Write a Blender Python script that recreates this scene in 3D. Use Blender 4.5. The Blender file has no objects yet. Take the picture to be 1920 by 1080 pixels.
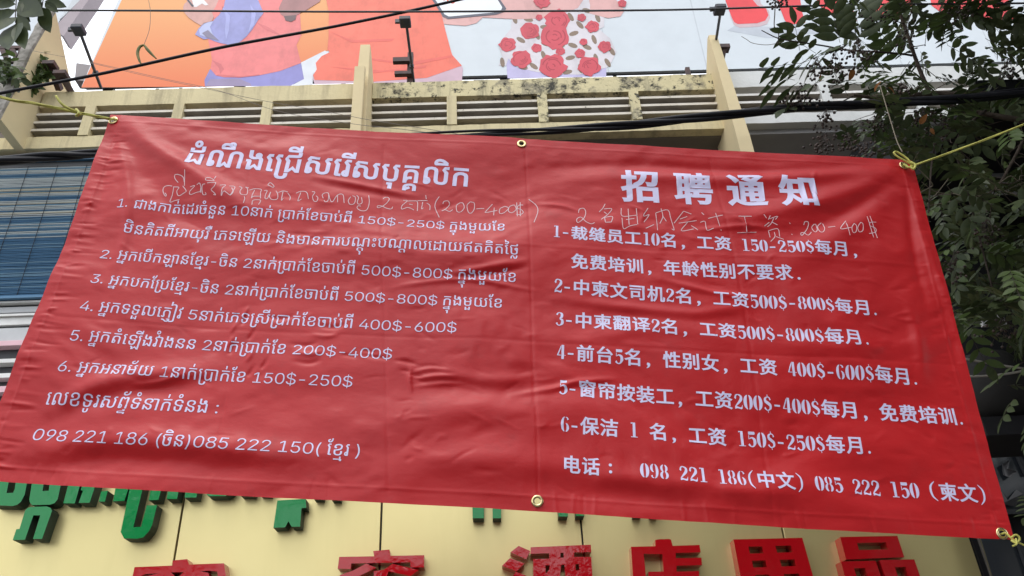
import bpy, bmesh, math, random
import numpy as np
from mathutils import Vector, Matrix
from mathutils.geometry import delaunay_2d_cdt

random.seed(7)
rng = np.random.default_rng(7)
sc = bpy.context.scene
COL = sc.collection

# ---------------------------------------------------------------- camera
F_PX, CX, CY = 1500.0, 960.0, 540.0
_U = np.array([-140.0, 2490.0, -1500.0]); _U /= np.linalg.norm(_U)
_X = np.array([1.0, .036, -.034]); _X -= _X @ _U * _U; _X /= np.linalg.norm(_X)
_Y = np.cross(_U, _X)
ROT = np.array([_X, _Y, _U])                 # camera axes -> world axes
EYE = np.array([0.0, 0.0, 1.6])
cam_data = bpy.data.cameras.new('camera')
cam = bpy.data.objects.new('camera', cam_data); COL.objects.link(cam)
cam_data.sensor_width = 36.0
cam_data.lens = F_PX / 1920.0 * 36.0
cam_data.clip_start = 0.05; cam_data.clip_end = 2000
cam.matrix_world = Matrix(ROT.tolist()).to_4x4()
cam.location = EYE.tolist()
sc.camera = cam

# ---------------------------------------------------------------- sky, sun, exposure (overcast)
SUN_EL, SUN_AZ = 62.0, 205.0
world = bpy.data.worlds.new("World"); sc.world = world; world.use_nodes = True
wn, wl = world.node_tree.nodes, world.node_tree.links
wn.clear()
w_out = wn.new('ShaderNodeOutputWorld'); w_bg = wn.new('ShaderNodeBackground')
w_sky = wn.new('ShaderNodeTexSky'); w_sky.sky_type = 'NISHITA'; w_sky.sun_disc = False
w_sky.sun_elevation = math.radians(SUN_EL); w_sky.sun_rotation = math.radians(SUN_AZ)
w_sky.dust_density = 5.0; w_sky.air_density = 1.0; w_sky.ozone_density = 1.0
w_mix = wn.new('ShaderNodeMix'); w_mix.data_type = 'RGBA'
w_mix.inputs[0].default_value = 0.86         # cloud cover
w_mix.inputs[7].default_value = (17.0, 17.6, 18.6, 1)
wl.new(w_sky.outputs[0], w_mix.inputs[6]); wl.new(w_mix.outputs[2], w_bg.inputs[0])
w_bg.inputs[1].default_value = 0.10
wl.new(w_bg.outputs[0], w_out.inputs[0])
sun_d = bpy.data.lights.new('sun', 'SUN'); sun_d.energy = 0.8; sun_d.angle = math.radians(25)
sun_d.color = (1.0, .96, .9)
sun = bpy.data.objects.new('sun', sun_d); COL.objects.link(sun)
_el, _az = math.radians(SUN_EL), math.radians(SUN_AZ)
_d = Vector((math.sin(_az) * math.cos(_el), math.cos(_az) * math.cos(_el), math.sin(_el)))
sun.rotation_euler = _d.to_track_quat('Z', 'Y').to_euler()
sun.location = (0, -10, 30)
sc.view_settings.view_transform = 'Standard'; sc.view_settings.look = 'None'
sc.view_settings.gamma = 1.0; sc.view_settings.use_curve_mapping = False
sc.view_settings.exposure = 0.22

# ---------------------------------------------------------------- helpers
def ray(px, py):
    return ROT @ np.array([(px - CX) / F_PX, (CY - py) / F_PX, -1.0])
def at(px, py, Y):
    r = ray(px, py); return EYE + r * (Y / r[1])
def proj(P):
    c = (np.asarray(P, float) - EYE) @ ROT
    return np.stack([CX + F_PX * c[..., 0] / -c[..., 2], CY - F_PX * c[..., 1] / -c[..., 2], -c[..., 2]], -1)

def tag(o, label=None, cat=None, group=None, kind=None):
    if label: o['label'] = label
    if cat: o['category'] = cat
    if group: o['group'] = group
    if kind: o['kind'] = kind
    return o
def link(o, parent=None):
    COL.objects.link(o)
    if parent: o.parent = parent
    return o
def empty(name, loc=(0, 0, 0)):
    o = bpy.data.objects.new(name, None); o.location = loc; o.empty_display_size = .1
    return link(o)
def child_fix(o, parent):
    """parent keeping world place (parents are never rotated)"""
    if parent:
        o.parent = parent
        p = Vector((0, 0, 0)); q = parent
        while q: p += Vector(q.location); q = q.parent
        o.matrix_parent_inverse = Matrix.Translation(-p)
    return o
def mesh_obj(name, verts, faces, mat, parent=None, smooth=False):
    me = bpy.data.meshes.new(name)
    me.from_pydata([tuple(map(float, v)) for v in verts], [], faces)
    if smooth: me.polygons.foreach_set('use_smooth', [True] * len(me.polygons))
    me.materials.append(mat); me.update()
    o = bpy.data.objects.new(name, me); COL.objects.link(o)
    return child_fix(o, parent)

class MB:
    """collects shapes for ONE mesh object"""
    def __init__(s): s.v = []; s.f = []
    def add(s, v, f):
        n = len(s.v); s.v += [tuple(map(float, p)) for p in v]; s.f += [[i + n for i in q] for q in f]; return s
    def box(s, x0, x1, y0, y1, z0, z1, bev=0.0):
        if bev <= 0:
            v = [(x, y, z) for z in (z0, z1) for y in (y0, y1) for x in (x0, x1)]
            return s.add(v, [[0, 2, 3, 1], [4, 5, 7, 6], [0, 1, 5, 4], [2, 6, 7, 3], [0, 4, 6, 2], [1, 3, 7, 5]])
        bm = bmesh.new(); bmesh.ops.create_cube(bm, size=1)
        for q in bm.verts:
            q.co = Vector(((x0 + x1) / 2 + q.co.x * (x1 - x0), (y0 + y1) / 2 + q.co.y * (y1 - y0), (z0 + z1) / 2 + q.co.z * (z1 - z0)))
        bmesh.ops.bevel(bm, geom=bm.edges[:], offset=bev, segments=1, affect='EDGES')
        bm.verts.ensure_lookup_table()
        s.add([q.co[:] for q in bm.verts], [[q.index for q in f.verts] for f in bm.faces]); bm.free(); return s
    def bar(s, a, b, w, h, up=(0, 0, 1)):
        a, b = Vector(a), Vector(b); d = (b - a).normalized(); u = Vector(up)
        r = d.cross(u)
        if r.length < 1e-4: r = d.cross(Vector((1, 0, 0)))
        r.normalize(); u = r.cross(d)
        v = [p + r * (w / 2 * i) + u * (h / 2 * j) for p in (a, b) for i, j in ((-1, -1), (1, -1), (1, 1), (-1, 1))]
        return s.add(v, [[3, 2, 1, 0], [4, 5, 6, 7], [0, 1, 5, 4], [1, 2, 6, 5], [2, 3, 7, 6], [3, 0, 4, 7]])
    def tube(s, pts, rad, n=8, caps=True):
        pts = [Vector(p) for p in pts]; m = len(pts)
        if not hasattr(rad, '__len__'): rad = [rad] * m
        ref = None; v = []; f = []
        for i, p in enumerate(pts):
            d = (pts[min(i + 1, m - 1)] - pts[max(i - 1, 0)]).normalized()
            if ref is None: ref = d.orthogonal().normalized()
            ref = (ref - d * ref.dot(d))
            if ref.length < 1e-6: ref = d.orthogonal()
            ref.normalize(); c = d.cross(ref)
            for k in range(n):
                a = 2 * math.pi * k / n; v.append(p + (ref * math.cos(a) + c * math.sin(a)) * rad[i])
        for i in range(m - 1):
            for k in range(n):
                k2 = (k + 1) % n; f.append([i * n + k, i * n + k2, (i + 1) * n + k2, (i + 1) * n + k])
        if caps: f.append(list(range(n))[::-1]); f.append([(m - 1) * n + k for k in range(n)])
        return s.add(v, f)
    def prism_x(s, prof, x0, x1, taper=None):
        """profile in (y, z) extruded along x"""
        n = len(prof)
        v = [(x0 + (taper(z) if taper else 0), y, z) for y, z in prof] + [(x1 - (taper(z) if taper else 0), y, z) for y, z in prof]
        return s.add(v, [list(range(n)), [n + i for i in range(n)][::-1]] + [[i, n + i, n + (i + 1) % n, (i + 1) % n][::-1] for i in range(n)])
    def build(s, name, mat, parent=None, smooth=False):
        o = mesh_obj(name, s.v, s.f, mat, parent, smooth)
        bm = bmesh.new(); bm.from_mesh(o.data); bmesh.ops.recalc_face_normals(bm, faces=bm.faces[:]); bm.to_mesh(o.data); bm.free()
        return o

def spline(pts, k=6):
    P = [np.array(p, float) for p in pts]
    if len(P) < 3: return P
    P = [2 * P[0] - P[1]] + P + [2 * P[-1] - P[-2]]
    out = []
    for i in range(1, len(P) - 2):
        for j in range(k):
            t = j / k
            out.append(.5 * (2 * P[i] + (P[i + 1] - P[i - 1]) * t + (2 * P[i - 1] - 5 * P[i] + 4 * P[i + 1] - P[i + 2]) * t * t + (3 * P[i] - P[i - 1] - 3 * P[i + 1] + P[i + 2]) * t ** 3))
    out.append(P[-2]); return out

# ---------------------------------------------------------------- materials
def material(name, base, rough=.6, spec=.5, metal=0.0, vary=None, bump=None, stains=None, trans=0.0, coord='Object', streak=None):
    m = bpy.data.materials.new(name); m.use_nodes = True
    N, L = m.node_tree.nodes, m.node_tree.links
    b = N['Principled BSDF']
    b.inputs['Base Color'].default_value = (*base, 1)
    b.inputs['Roughness'].default_value = rough
    b.inputs['Specular IOR Level'].default_value = spec
    b.inputs['Metallic'].default_value = metal
    tc = N.new('ShaderNodeTexCoord')
    src = tc.outputs[coord]
    last = None
    def noise(scale, detail=5, rough_=.6, vec=None, stretch=None):
        n = N.new('ShaderNodeTexNoise'); n.inputs['Scale'].default_value = scale
        n.inputs['Detail'].default_value = detail; n.inputs['Roughness'].default_value = rough_
        if stretch:
            mp = N.new('ShaderNodeMapping'); mp.inputs['Scale'].default_value = stretch
            L.new(src, mp.inputs[0]); L.new(mp.outputs[0], n.inputs['Vector'])
        else: L.new(src, n.inputs['Vector'])
        return n.outputs['Fac']
    def ramp(fac, a, b_):
        r = N.new('ShaderNodeMapRange'); r.inputs[1].default_value = a; r.inputs[2].default_value = b_
        L.new(fac, r.inputs[0]); return r.outputs[0]
    def mix(fac, A, B):
        x = N.new('ShaderNodeMix'); x.data_type = 'RGBA'
        if hasattr(fac, 'links') or not isinstance(fac, float): L.new(fac, x.inputs[0])
        else: x.inputs[0].default_value = fac
        for s, val in ((6, A), (7, B)):
            if isinstance(val, tuple): x.inputs[s].default_value = (*val, 1)
            else: L.new(val, x.inputs[s])
        return x.outputs[2]
    cur = tuple(base)
    if vary:                                    # (colour2, scale, lo, hi)
        cur = mix(ramp(noise(vary[1]), vary[2], vary[3]), cur, tuple(vary[0]))
    if streak:                                  # (colour, stretch, lo, hi)
        cur = mix(ramp(noise(1.0, 6, .65, stretch=streak[1]), streak[2], streak[3]), cur, tuple(streak[0]))
    for st in (stains or []):                   # (colour, scale, lo, hi)
        cur = mix(ramp(noise(st[1], 8, .7), st[2], st[3]), cur, tuple(st[0]))
    if not isinstance(cur, tuple): L.new(cur, b.inputs['Base Color'])
    if bump:                                    # (scale, strength, distance[, stretch])
        bp = N.new('ShaderNodeBump'); bp.inputs['Strength'].default_value = bump[1]; bp.inputs['Distance'].default_value = bump[2]
        L.new(noise(bump[0], 6, .6, stretch=bump[3] if len(bump) > 3 else None), bp.inputs['Height']); L.new(bp.outputs[0], b.inputs['Normal'])
    if trans:
        t = N.new('ShaderNodeBsdfTranslucent'); ms = N.new('ShaderNodeMixShader'); ms.inputs[0].default_value = trans
        t.inputs[0].default_value = (*[min(1, c * 1.6) for c in base], 1)
        if not isinstance(cur, tuple): L.new(cur, t.inputs[0])
        L.new(b.outputs[0], ms.inputs[1]); L.new(t.outputs[0], ms.inputs[2])
        L.new(ms.outputs[0], N['Material Output'].inputs[0])
    return m

M = {}
M['cream'] = material('cream_render', (.66, .575, .35), .85, .2, vary=((.58, .50, .31), 1.2, .35, .7),
                      stains=[((.30, .27, .19), 3.5, .62, .76), ((.06, .055, .045), 7, .66, .70)], streak=((.34, .29, .19), (4, 4, .45), .50, .72), bump=(14, .35, .02))
M['cream_stained'] = material('cream_render_mouldy', (.66, .58, .35), .88, .2, vary=((.54, .48, .30), 2.0, .35, .65),
                      stains=[((.30, .27, .19), 3.3, .54, .62), ((.06, .058, .048), 3.2, .54, .64), ((.05, .048, .04), 9.0, .55, .61)], streak=((.22, .20, .14), (5, 5, .5), .53, .68), bump=(12, .5, .02))
M['cream_clean'] = material('cream_wall_paint', (.70, .58, .35), .8, .2, vary=((.60, .50, .31), .8, .4, .7),
                      stains=[((.30, .27, .20), 2.2, .68, .80)], bump=(10, .2, .01))
M['edge_grey'] = material('weathered_concrete', (.33, .31, .28), .9, .2, vary=((.16, .15, .13), 6, .4, .65), bump=(16, .8, .03))
M['white_render'] = material('white_render', (.66, .67, .66), .85, .2, vary=((.55, .56, .55), 1.5, .4, .7), stains=[((.3, .3, .28), 6, .66, .72)], bump=(12, .3, .02))
M['slat'] = material('concrete_slat', (.70, .66, .58), .85, .2, vary=((.60, .55, .46), 3, .4, .7), stains=[((.08, .072, .06), 6, .62, .68)], bump=(20, .4, .01))
M['slat_shaded'] = material('shaded_concrete', (.42, .385, .335), .9, .2, vary=((.31, .285, .25), 3, .4, .7), bump=(20, .4, .01))  # darker copy of the slat colour, stands in for shade underneath
M['slat_clean'] = material('concrete_slat_white', (.78, .77, .74), .85, .2, vary=((.5, .48, .45), 3, .45, .8), bump=(20, .3, .01))
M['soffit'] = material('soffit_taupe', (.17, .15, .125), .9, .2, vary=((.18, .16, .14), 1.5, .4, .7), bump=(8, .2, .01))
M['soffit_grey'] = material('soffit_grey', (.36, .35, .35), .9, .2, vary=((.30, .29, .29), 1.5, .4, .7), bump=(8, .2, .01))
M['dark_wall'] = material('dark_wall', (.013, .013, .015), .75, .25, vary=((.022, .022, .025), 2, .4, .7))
M['dark_board'] = material('dark_grey_board', (.040, .043, .047), .5, .4, vary=((.028, .03, .032), 3, .4, .7))
M['glass'] = material('dark_glass', (.02, .024, .03), .08, .6)
M['steel'] = material('rusty_dark_steel', (.055, .035, .035), .6, .4, vary=((.09, .045, .04), 9, .45, .65), bump=(30, .3, .005))
M['dark_steel'] = material('dark_blue_steel', (.03, .035, .05), .5, .5, vary=((.06, .05, .05), 9, .5, .7))
M['pipe'] = material('galvanised_pipe', (.16, .20, .23), .4, .5, metal=.3)
M['cable'] = material('black_cable', (.006, .006, .010), .55, .3, vary=((.014, .014, .018), 8, .45, .7))
M['thin_cable'] = material('grey_cable', (.06, .06, .065), .5, .5)
M['thin_wire'] = material('brown_wire', (.20, .17, .15), .7, .3)
M['rope'] = material('yellow_rope', (.64, .61, .15), .5, .4, vary=((.46, .45, .10), 40, .35, .65), bump=(120, .6, .004), trans=.15)
M['sign_panel'] = material('yellow_panel', (.70, .60, .285), .34, .5, metal=.6, vary=((.67, .57, .265), .7, .4, .7), streak=((.62, .53, .245), (2.2, 2.2, .3), .5, .95), bump=(1.2, .03, .02))
M['black_trim'] = material('black_trim', (.012, .012, .014), .4, .5)
M['green_face'] = material('green_acrylic', (.002, .21, .05), .04, .42, bump=(1.8, .45, .02))
M['red_face'] = material('red_acrylic', (.42, .005, .010), .04, .6, bump=(1.8, .45, .02))
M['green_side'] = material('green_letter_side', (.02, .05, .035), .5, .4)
M['brass'] = material('brass', (.72, .58, .30), .25, .5, metal=1.0)
M['leaf'] = material('leaf_green', (.044, .064, .024), .50, .35, vary=((.072, .092, .034), 1.3, .4, .65), stains=[((.013, .024, .009), .9, .5, .7), ((.10, .09, .02), 5.0, .68, .76)], trans=.20)
M['leaf_light'] = material('leaf_light', (.075, .115, .03), .45, .4, vary=((.07, .11, .035), 5, .4, .65), trans=.3)
M['leaf_brown'] = material('leaf_brown', (.22, .09, .025), .5, .3, trans=.2)
M['bark'] = material('bark', (.07, .052, .042), .9, .2, vary=((.12, .095, .075), 12, .4, .65), bump=(40, .8, .01))
M['twig'] = material('twig', (.055, .042, .035), .85, .2)
M['twig_pale'] = material('twig_pale', (.20, .17, .13), .85, .2)
M['berry'] = material('berry', (.025, .016, .014), .5, .4, vary=((.05, .03, .022), 20, .4, .6))
M['pod'] = material('dried_pod', (.20, .17, .05), .6, .3, vary=((.10, .12, .03), 20, .4, .6))
M['asphalt'] = material('asphalt', (.05, .05, .05), .9, .3, vary=((.07, .07, .068), .6, .4, .7), bump=(60, .4, .01))
M['pavement'] = material('pavement', (.15, .145, .135), .85, .3, vary=((.11, .105, .10), 2, .4, .7), bump=(30, .4, .01))
M['far_wall'] = material('far_wall', (.36, .34, .31), .85, .2, vary=((.26, .25, .23), .5, .4, .7))
M['ink'] = material('white_ink', (.66, .63, .86), .42, .4)
M['pen'] = material('marker_pen', (.72, .54, .58), .5, .3)
M['shade_grey'] = material('pale_grey_metal', (.52, .53, .54), .45, .4, vary=((.44, .45, .46), 3, .4, .7))
M['shade_white'] = material('white_metal', (.74, .74, .72), .5, .4, vary=((.6, .6, .58), 3, .45, .75))
M['shade_pink'] = material('pink_board', (.74, .47, .52), .55, .4, vary=((.66, .43, .47), 3, .4, .7))
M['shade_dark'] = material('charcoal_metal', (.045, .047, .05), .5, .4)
def flat(name, c, rough=.45):
    k = .95 if name in ('print_white', 'print_screen') else .86 if name.startswith('print') else .92
    cloth = name in ('print_coral', 'print_red', 'print_blue', 'print_violet', 'print_lilac', 'print_dress', 'print_skin', 'print_skin_pale', 'print_shadow_skin', 'print_rose')
    return material(name, c, rough, .35, vary=(tuple(x * k for x in c), 2.4, .40, .66), bump=(1.0, .15, .02) if name.startswith('print') else None,
                    streak=(tuple(x * .70 for x in c), (3.2, 3.2, 1.6), .50, .80) if cloth else None)

# outlines as plain numbers, 1/500 em, each contour: start x, y then steps
KHMER_AND_LATIN = {
  60:[[49,235,0,70,45,0,0,-37,102,0,8,1,6,1,6,2,4,2,2,3,0,4,0,56,46,0,0,-56,0,-10,-2,-9,-3,-7,-4,-6,-7,-5,-8,-4,-10,-3,-14,-1,-16,-1],
  [49,0,0,201,46,0,0,-161,64,59,63,-58,0,160,46,0,0,-201,-52,0,-57,52,-57,-52]],
  137:[[-148,342,-10,1,-10,3,-8,4,-8,6,-7,6,-6,8,-4,9,-3,9,0,10,0,10,3,10,4,9,6,7,7,8,8,5,8,5,10,2,10,1,10,-1,10,-2,8,-5,8,-5,7,-8,6,-7,4,-9,3,-10,0,-10,0,-10,-3,-9,-4,-9,-6,-8,-7,-6,-8,-6,-8,-4,-10,-3],
  [-148,372,6,2,6,2,6,4,4,6,3,6,1,6,-1,8,-3,6,-4,6,-5,4,-7,2,-6,2,-8,-2,-6,-2,-5,-4,-4,-6,-3,-6,0,-8,0,-6,3,-6,4,-6,5,-4,7,-2]],
  64:[[49,118,0,96,3,24,8,20,14,15,20,11,26,7,31,2,31,-2,26,-7,20,-11,14,-15,8,-20,4,-24,0,-174,56,52,56,-51,0,173,3,24,9,20,14,15,20,11,26,7,30,2,32,-2,26,-7,19,-11,15,-15,8,-20,3,-24,0,-214,-46,0,0,214,-1,14,-6,11,-7,9,-11,6,-14,4,-18,2,-16,-2,-14,-4,-12,-6,-8,-9,-4,-11,-2,-14,0,-214,-53,0,-49,44,-50,-44,-52,0,0,214,-2,14,-5,11,-8,9,-11,6,-14,4,-17,2,-17,-2,-14,-4,-11,-6,-8,-9,-5,-11,-1,-14,0,-96],
  [49,124,46,0,0,-14,10,-1,9,-2,8,-3,8,-4,6,-6,5,-7,4,-9,2,-10,1,-12,-2,-16,-4,-14,-9,-11,-11,-8,-12,-5,-14,-2,-14,0,-8,1,-8,3,-7,4,-5,6,-4,7,-1,9],
  [95,34,5,0,4,0,3,2,3,2,2,3,2,3,2,4,0,4,1,4,-1,6,-2,4,-2,4,-4,3,-6,1,-7,2]],
  111:[[-139,432,5,10,8,7,8,7,10,5,10,3,10,1,14,-1,10,-4,10,-7,7,-9,5,-10,1,-12,-1,-8,-2,-9,-2,-8,-4,-7,-3,-5,-3,-3],
  [-111,424,35,-21,2,2,2,3,0,2,2,4,0,2,0,4,0,4,-2,4,-2,4,-4,2,-4,2,-6,0,-4,0,-4,-1,-4,-2,-4,-2,-4,-3],
  [-226,342,-7,1,-7,3,-4,5,-4,7,-2,9,0,11,1,11,3,11,5,9,7,9,8,7,10,6,12,5,14,2,16,2,12,-1,12,-1,12,-4,12,-3,12,-5,11,-5,11,-6,10,-7,11,-6,9,-8,10,-8,10,-8,0,-36],
  [-213,374,124,0,-9,6,-8,6,-9,4,-8,4,-7,4,-8,2,-6,3,-8,2,-6,1,-6,1,-5,1,-5,0,-12,-1,-9,-3,-8,-4,-5,-6,-4,-9]],
  53:[[48,0,0,128,0,6,-2,3,-3,3,-5,1,-6,1,-8,0,0,34,37,0,11,-1,8,-3,6,-5,5,-7,3,-9,0,-11,0,-100,65,59,63,-58,0,129,0,9,-2,7,-4,7,-5,5,-5,5,-7,5,-11,-4,-12,-4,-12,-4,-11,-2,-12,-2,-11,0,-15,0,-13,2,-13,4,-11,6,-10,6,-8,9,-6,9,-4,12,-1,14,0,83,45,0,0,-83,2,-8,2,-7,6,-6,6,-5,9,-2,11,-1,6,0,5,1,6,0,5,2,8,1,7,2,-5,4,-4,5,-2,4,-2,6,-2,6,0,6,0,6,2,6,3,5,3,6,6,5,6,4,7,3,9,2,9,1,9,-1,9,-2,7,-3,6,-4,5,-5,4,-5,3,-6,2,-7,0,-7,0,-6,-1,-5,-1,-5,-2,-4,-4,-4,-4,-5,8,-4,8,-5,6,-5,5,-5,5,-6,2,-8,2,-8,2,-9,0,-11,0,-170,-52,0,-57,52,-57,-52]],
  131:[[94,188,0,-137,1,-6,1,-5,2,-3,3,-2,4,-1,5,0,24,0,0,-34,-48,0,-12,0,-9,3,-7,3,-6,5,-2,7,-2,7,0,163],
  [48,180,0,17,-9,12,-7,9,-6,8,-5,5,-3,5,-2,2,-1,3,-1,3,0,2,0,2,1,2,1,3,2,3,4,4,4,6,5,8,7,8,8,11,60,0,0,-33,-60,0,0,-1,48,-54,0,-25]],
  220:[[95,188,0,-236,1,-8,2,-7,4,-7,4,-5,6,-5,7,-4,7,-2,9,-2,9,0,12,0,12,4,10,6,8,8,5,10,1,12,0,24,46,0,0,-28,-1,-15,-5,-13,-7,-12,-10,-10,-11,-8,-14,-5,-15,-4,-15,-2,-16,-1,-16,1,-16,2,-14,4,-14,5,-12,8,-10,10,-7,12,-5,13,-1,15,0,240],
  [49,180,0,17,-9,12,-8,9,-6,8,-4,5,-4,5,-2,2,0,3,-2,3,0,2,1,2,1,2,1,3,2,3,3,4,4,6,6,8,6,8,8,11,61,0,0,-33,-61,0,0,-1,49,-54,0,-25]],
  56:[[49,0,0,192,-8,10,-6,8,-5,8,-3,5,-2,5,-1,5,0,3,1,3,1,3,1,2,1,4,3,3,3,4,4,5,4,6,6,7,7,9,8,11,139,0,6,1,4,0,5,2,3,2,2,4,0,3,0,32,46,0,0,-32,0,-9,-2,-9,-4,-7,-4,-6,-6,-6,-9,-4,-9,-2,-12,-2,-14,0,-144,0,-1,-2,-1,-1,-1,-1,-1,-2,0,-1,-1,-1,-1,0,0,-2,0,-3,2,-3,2,-4,3,-4,4,-6,5,-6,6,-6,7,-8,8,-10,0,-160,64,59,63,-58,0,185,46,0,0,-226,-52,0,-57,52,-57,-52]],
  109:[[-42,342,-34,0,0,110,34,0],
  [-226,342,-7,1,-7,3,-4,5,-4,7,-2,9,0,11,1,11,3,11,5,9,7,9,8,7,10,6,12,5,14,2,16,2,12,-1,12,-1,12,-4,12,-3,12,-5,11,-5,11,-6,10,-7,11,-6,9,-8,10,-8,10,-8,0,-36],
  [-213,374,124,0,-9,6,-8,6,-9,4,-8,4,-7,4,-8,2,-6,3,-8,2,-6,1,-6,1,-5,1,-5,0,-12,-1,-9,-3,-8,-4,-5,-6,-4,-9]],
  83:[[84,210,-6,8,-5,6,-4,6,-3,4,-2,2,-2,3,0,3,-1,2,0,2,1,2,0,2,2,3,2,3,2,4,5,6,5,8,7,8,8,11,139,0,0,-33,-139,0,0,-1,33,-37],
  [415,189,0,-110,-3,-24,-8,-20,-14,-15,-20,-11,-26,-7,-32,-2,-56,9,-34,26,-12,44,0,67,-1,14,-5,12,-8,8,-12,6,-14,4,-18,2,-17,-2,-15,-4,-11,-6,-7,-8,-6,-12,-1,-14,0,-29,-46,0,0,29,1,18,4,15,6,13,10,10,11,9,14,7,17,4,19,2,21,2,22,-2,20,-2,16,-5,14,-7,12,-9,9,-11,7,-12,3,-15,1,-17,0,-67,2,-14,4,-11,8,-9,12,-7,14,-3,16,-1,18,1,14,3,11,7,8,9,5,11,1,14,0,110],
  [49,124,46,0,0,-14,10,-1,9,-2,8,-3,8,-4,6,-6,5,-7,4,-9,2,-10,1,-12,-2,-16,-4,-14,-9,-11,-11,-8,-12,-5,-14,-2,-14,0,-8,1,-8,3,-7,4,-5,6,-4,7,-1,9],
  [95,34,5,0,4,0,3,2,3,2,2,3,2,3,2,4,0,4,1,4,-1,6,-2,4,-2,4,-4,3,-6,1,-7,2],
  [369,180,0,17,-9,12,-8,9,-6,8,-4,5,-4,5,-2,2,0,3,-2,3,0,2,1,2,1,2,1,3,2,3,3,4,4,6,6,8,6,8,8,11,61,0,0,-33,-61,0,0,-1,49,-54,0,-25]],
  78:[[68,180,0,17,-9,12,-7,9,-6,8,-5,5,-3,5,-2,2,-1,3,-1,3,0,2,0,2,1,2,1,3,2,3,4,4,4,6,5,8,7,8,8,11,60,0,0,-33,-60,0,0,-1,48,-54,0,-25],
  [114,188,0,-154,0,-10,-4,-10,-4,-6,-8,-4,-8,-3,-10,-1,-9,0,-9,0,-9,2,-9,2,-8,4,-8,5,-6,7,-6,9,-2,11,-2,14,2,12,2,11,6,9,6,7,8,5,8,5,8,3,8,2,8,2,0,78],
  [68,34,0,42,-4,-1,-5,-1,-5,-3,-4,-4,-3,-5,-1,-8,1,-6,2,-6,4,-4,5,-2,5,-2]],
  70:[[95,186,0,-107,2,-14,5,-11,9,-9,12,-7,16,-3,19,-1,20,1,16,3,13,7,9,9,5,11,1,14,0,107,46,0,0,-107,-12,-44,-36,-26,-62,-9,-60,9,-37,26,-12,44,0,107],
  [222,180,0,17,-9,12,-7,9,-6,8,-5,5,-3,5,-2,2,-1,3,-1,3,0,2,0,2,1,2,1,3,2,3,4,4,4,6,5,8,7,8,8,11,60,0,0,-33,-60,0,0,-1,48,-54,0,-25],
  [49,180,0,17,-9,12,-8,9,-6,8,-4,5,-4,5,-2,2,0,3,-2,3,0,2,1,2,1,2,1,3,2,3,3,4,4,6,6,8,6,8,8,11,61,0,0,-33,-61,0,0,-1,49,-54,0,-25]],115:[[-160,-122,0,76,-26,0,0,29,72,0,0,-105]],
  51:[[49,260,0,33,219,0,0,-33],
  [49,0,0,146,3,24,9,20,15,16,22,10,27,8,33,2,34,-2,28,-8,21,-10,15,-16,10,-20,2,-24,0,-146,-46,0,0,146,-1,14,-5,12,-9,8,-13,6,-16,4,-20,2,-19,-2,-16,-4,-13,-6,-8,-8,-6,-12,-2,-14,0,-68,6,6,7,5,7,4,8,3,9,1,9,1,31,0,0,-34,-25,0,-16,-1,-12,-4,-8,-6,-6,-9,-6,-10,-4,-13,0,-21]],
  185:[[-256,-122,0,53,0,11,4,9,5,9,7,8,11,7,13,5,16,4,19,3,23,1,22,-1,19,-3,16,-4,13,-5,10,-7,8,-8,5,-9,3,-9,1,-11,0,-53,-41,0,0,53,-2,10,-4,8,-6,6,-11,5,-15,2,-18,2,-20,-2,-14,-2,-11,-5,-7,-6,-4,-8,-2,-10,0,-9,44,20,16,-26,-60,-28,0,-10]],
  79:[[415,190,0,-111,-3,-24,-8,-20,-14,-15,-20,-11,-26,-7,-32,-2,-56,9,-34,26,-12,44,0,135,-1,14,-5,11,-8,9,-12,6,-14,4,-18,2,-17,-2,-15,-4,-11,-6,-7,-9,-6,-11,-1,-14,0,-96,-46,0,0,96,11,44,35,26,57,9,58,-9,35,-26,11,-44,0,-135,2,-14,4,-11,8,-9,12,-7,14,-3,16,-1,18,1,14,3,11,7,8,9,5,11,1,14,0,111],
  [49,124,46,0,0,-14,10,-1,9,-2,8,-3,8,-4,6,-6,5,-7,4,-9,2,-10,1,-12,-2,-16,-4,-14,-9,-11,-11,-8,-12,-5,-14,-2,-14,0,-8,1,-8,3,-7,4,-5,6,-4,7,-1,9],
  [95,34,5,0,4,0,3,2,3,2,2,3,2,3,2,4,0,4,1,4,-1,6,-2,4,-2,4,-4,3,-6,1,-7,2],
  [369,180,0,17,-9,12,-8,9,-6,8,-4,5,-4,5,-2,2,0,3,-2,3,0,2,1,2,1,2,1,3,2,3,3,4,4,6,6,8,6,8,8,11,61,0,0,-33,-61,0,0,-1,49,-54,0,-25]],
  105:[[-226,342,-7,1,-7,3,-4,5,-4,7,-2,9,0,11,1,11,3,11,5,9,7,9,8,7,10,6,12,5,14,2,16,2,12,-1,12,-1,12,-4,12,-3,12,-5,11,-5,11,-6,10,-7,11,-6,9,-8,10,-8,10,-8,0,-36],
  [-213,374,124,0,-9,6,-8,6,-9,4,-8,4,-7,4,-8,2,-6,3,-8,2,-6,1,-6,1,-5,1,-5,0,-12,-1,-9,-3,-8,-4,-5,-6,-4,-9]],49:[[49,260,0,33,220,0,0,-33],
  [49,0,0,146,3,24,10,20,15,16,21,10,28,8,33,2,33,-2,28,-8,22,-10,15,-16,9,-20,3,-24,0,-146,-46,0,0,146,-2,14,-5,12,-9,8,-12,7,-16,3,-20,2,-19,-2,-16,-3,-13,-7,-9,-8,-5,-12,-2,-14,0,-146]],
  10049:[[55,0,0,39,225,0,0,-39],[198,364,0,-364,-46,0,0,321,-2,0,-88,-65,0,50,79,58]],
  10046:[[68,-3,-8,1,-8,3,-7,5,-5,8,-4,7,-1,9,1,8,4,8,5,7,7,5,8,4,8,0,9,0,7,-4,8,-5,5,-7,3,-8,1,-8,-1,-9,-3,-7,-5,-8,-8,-5,-7,-3]],
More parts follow.
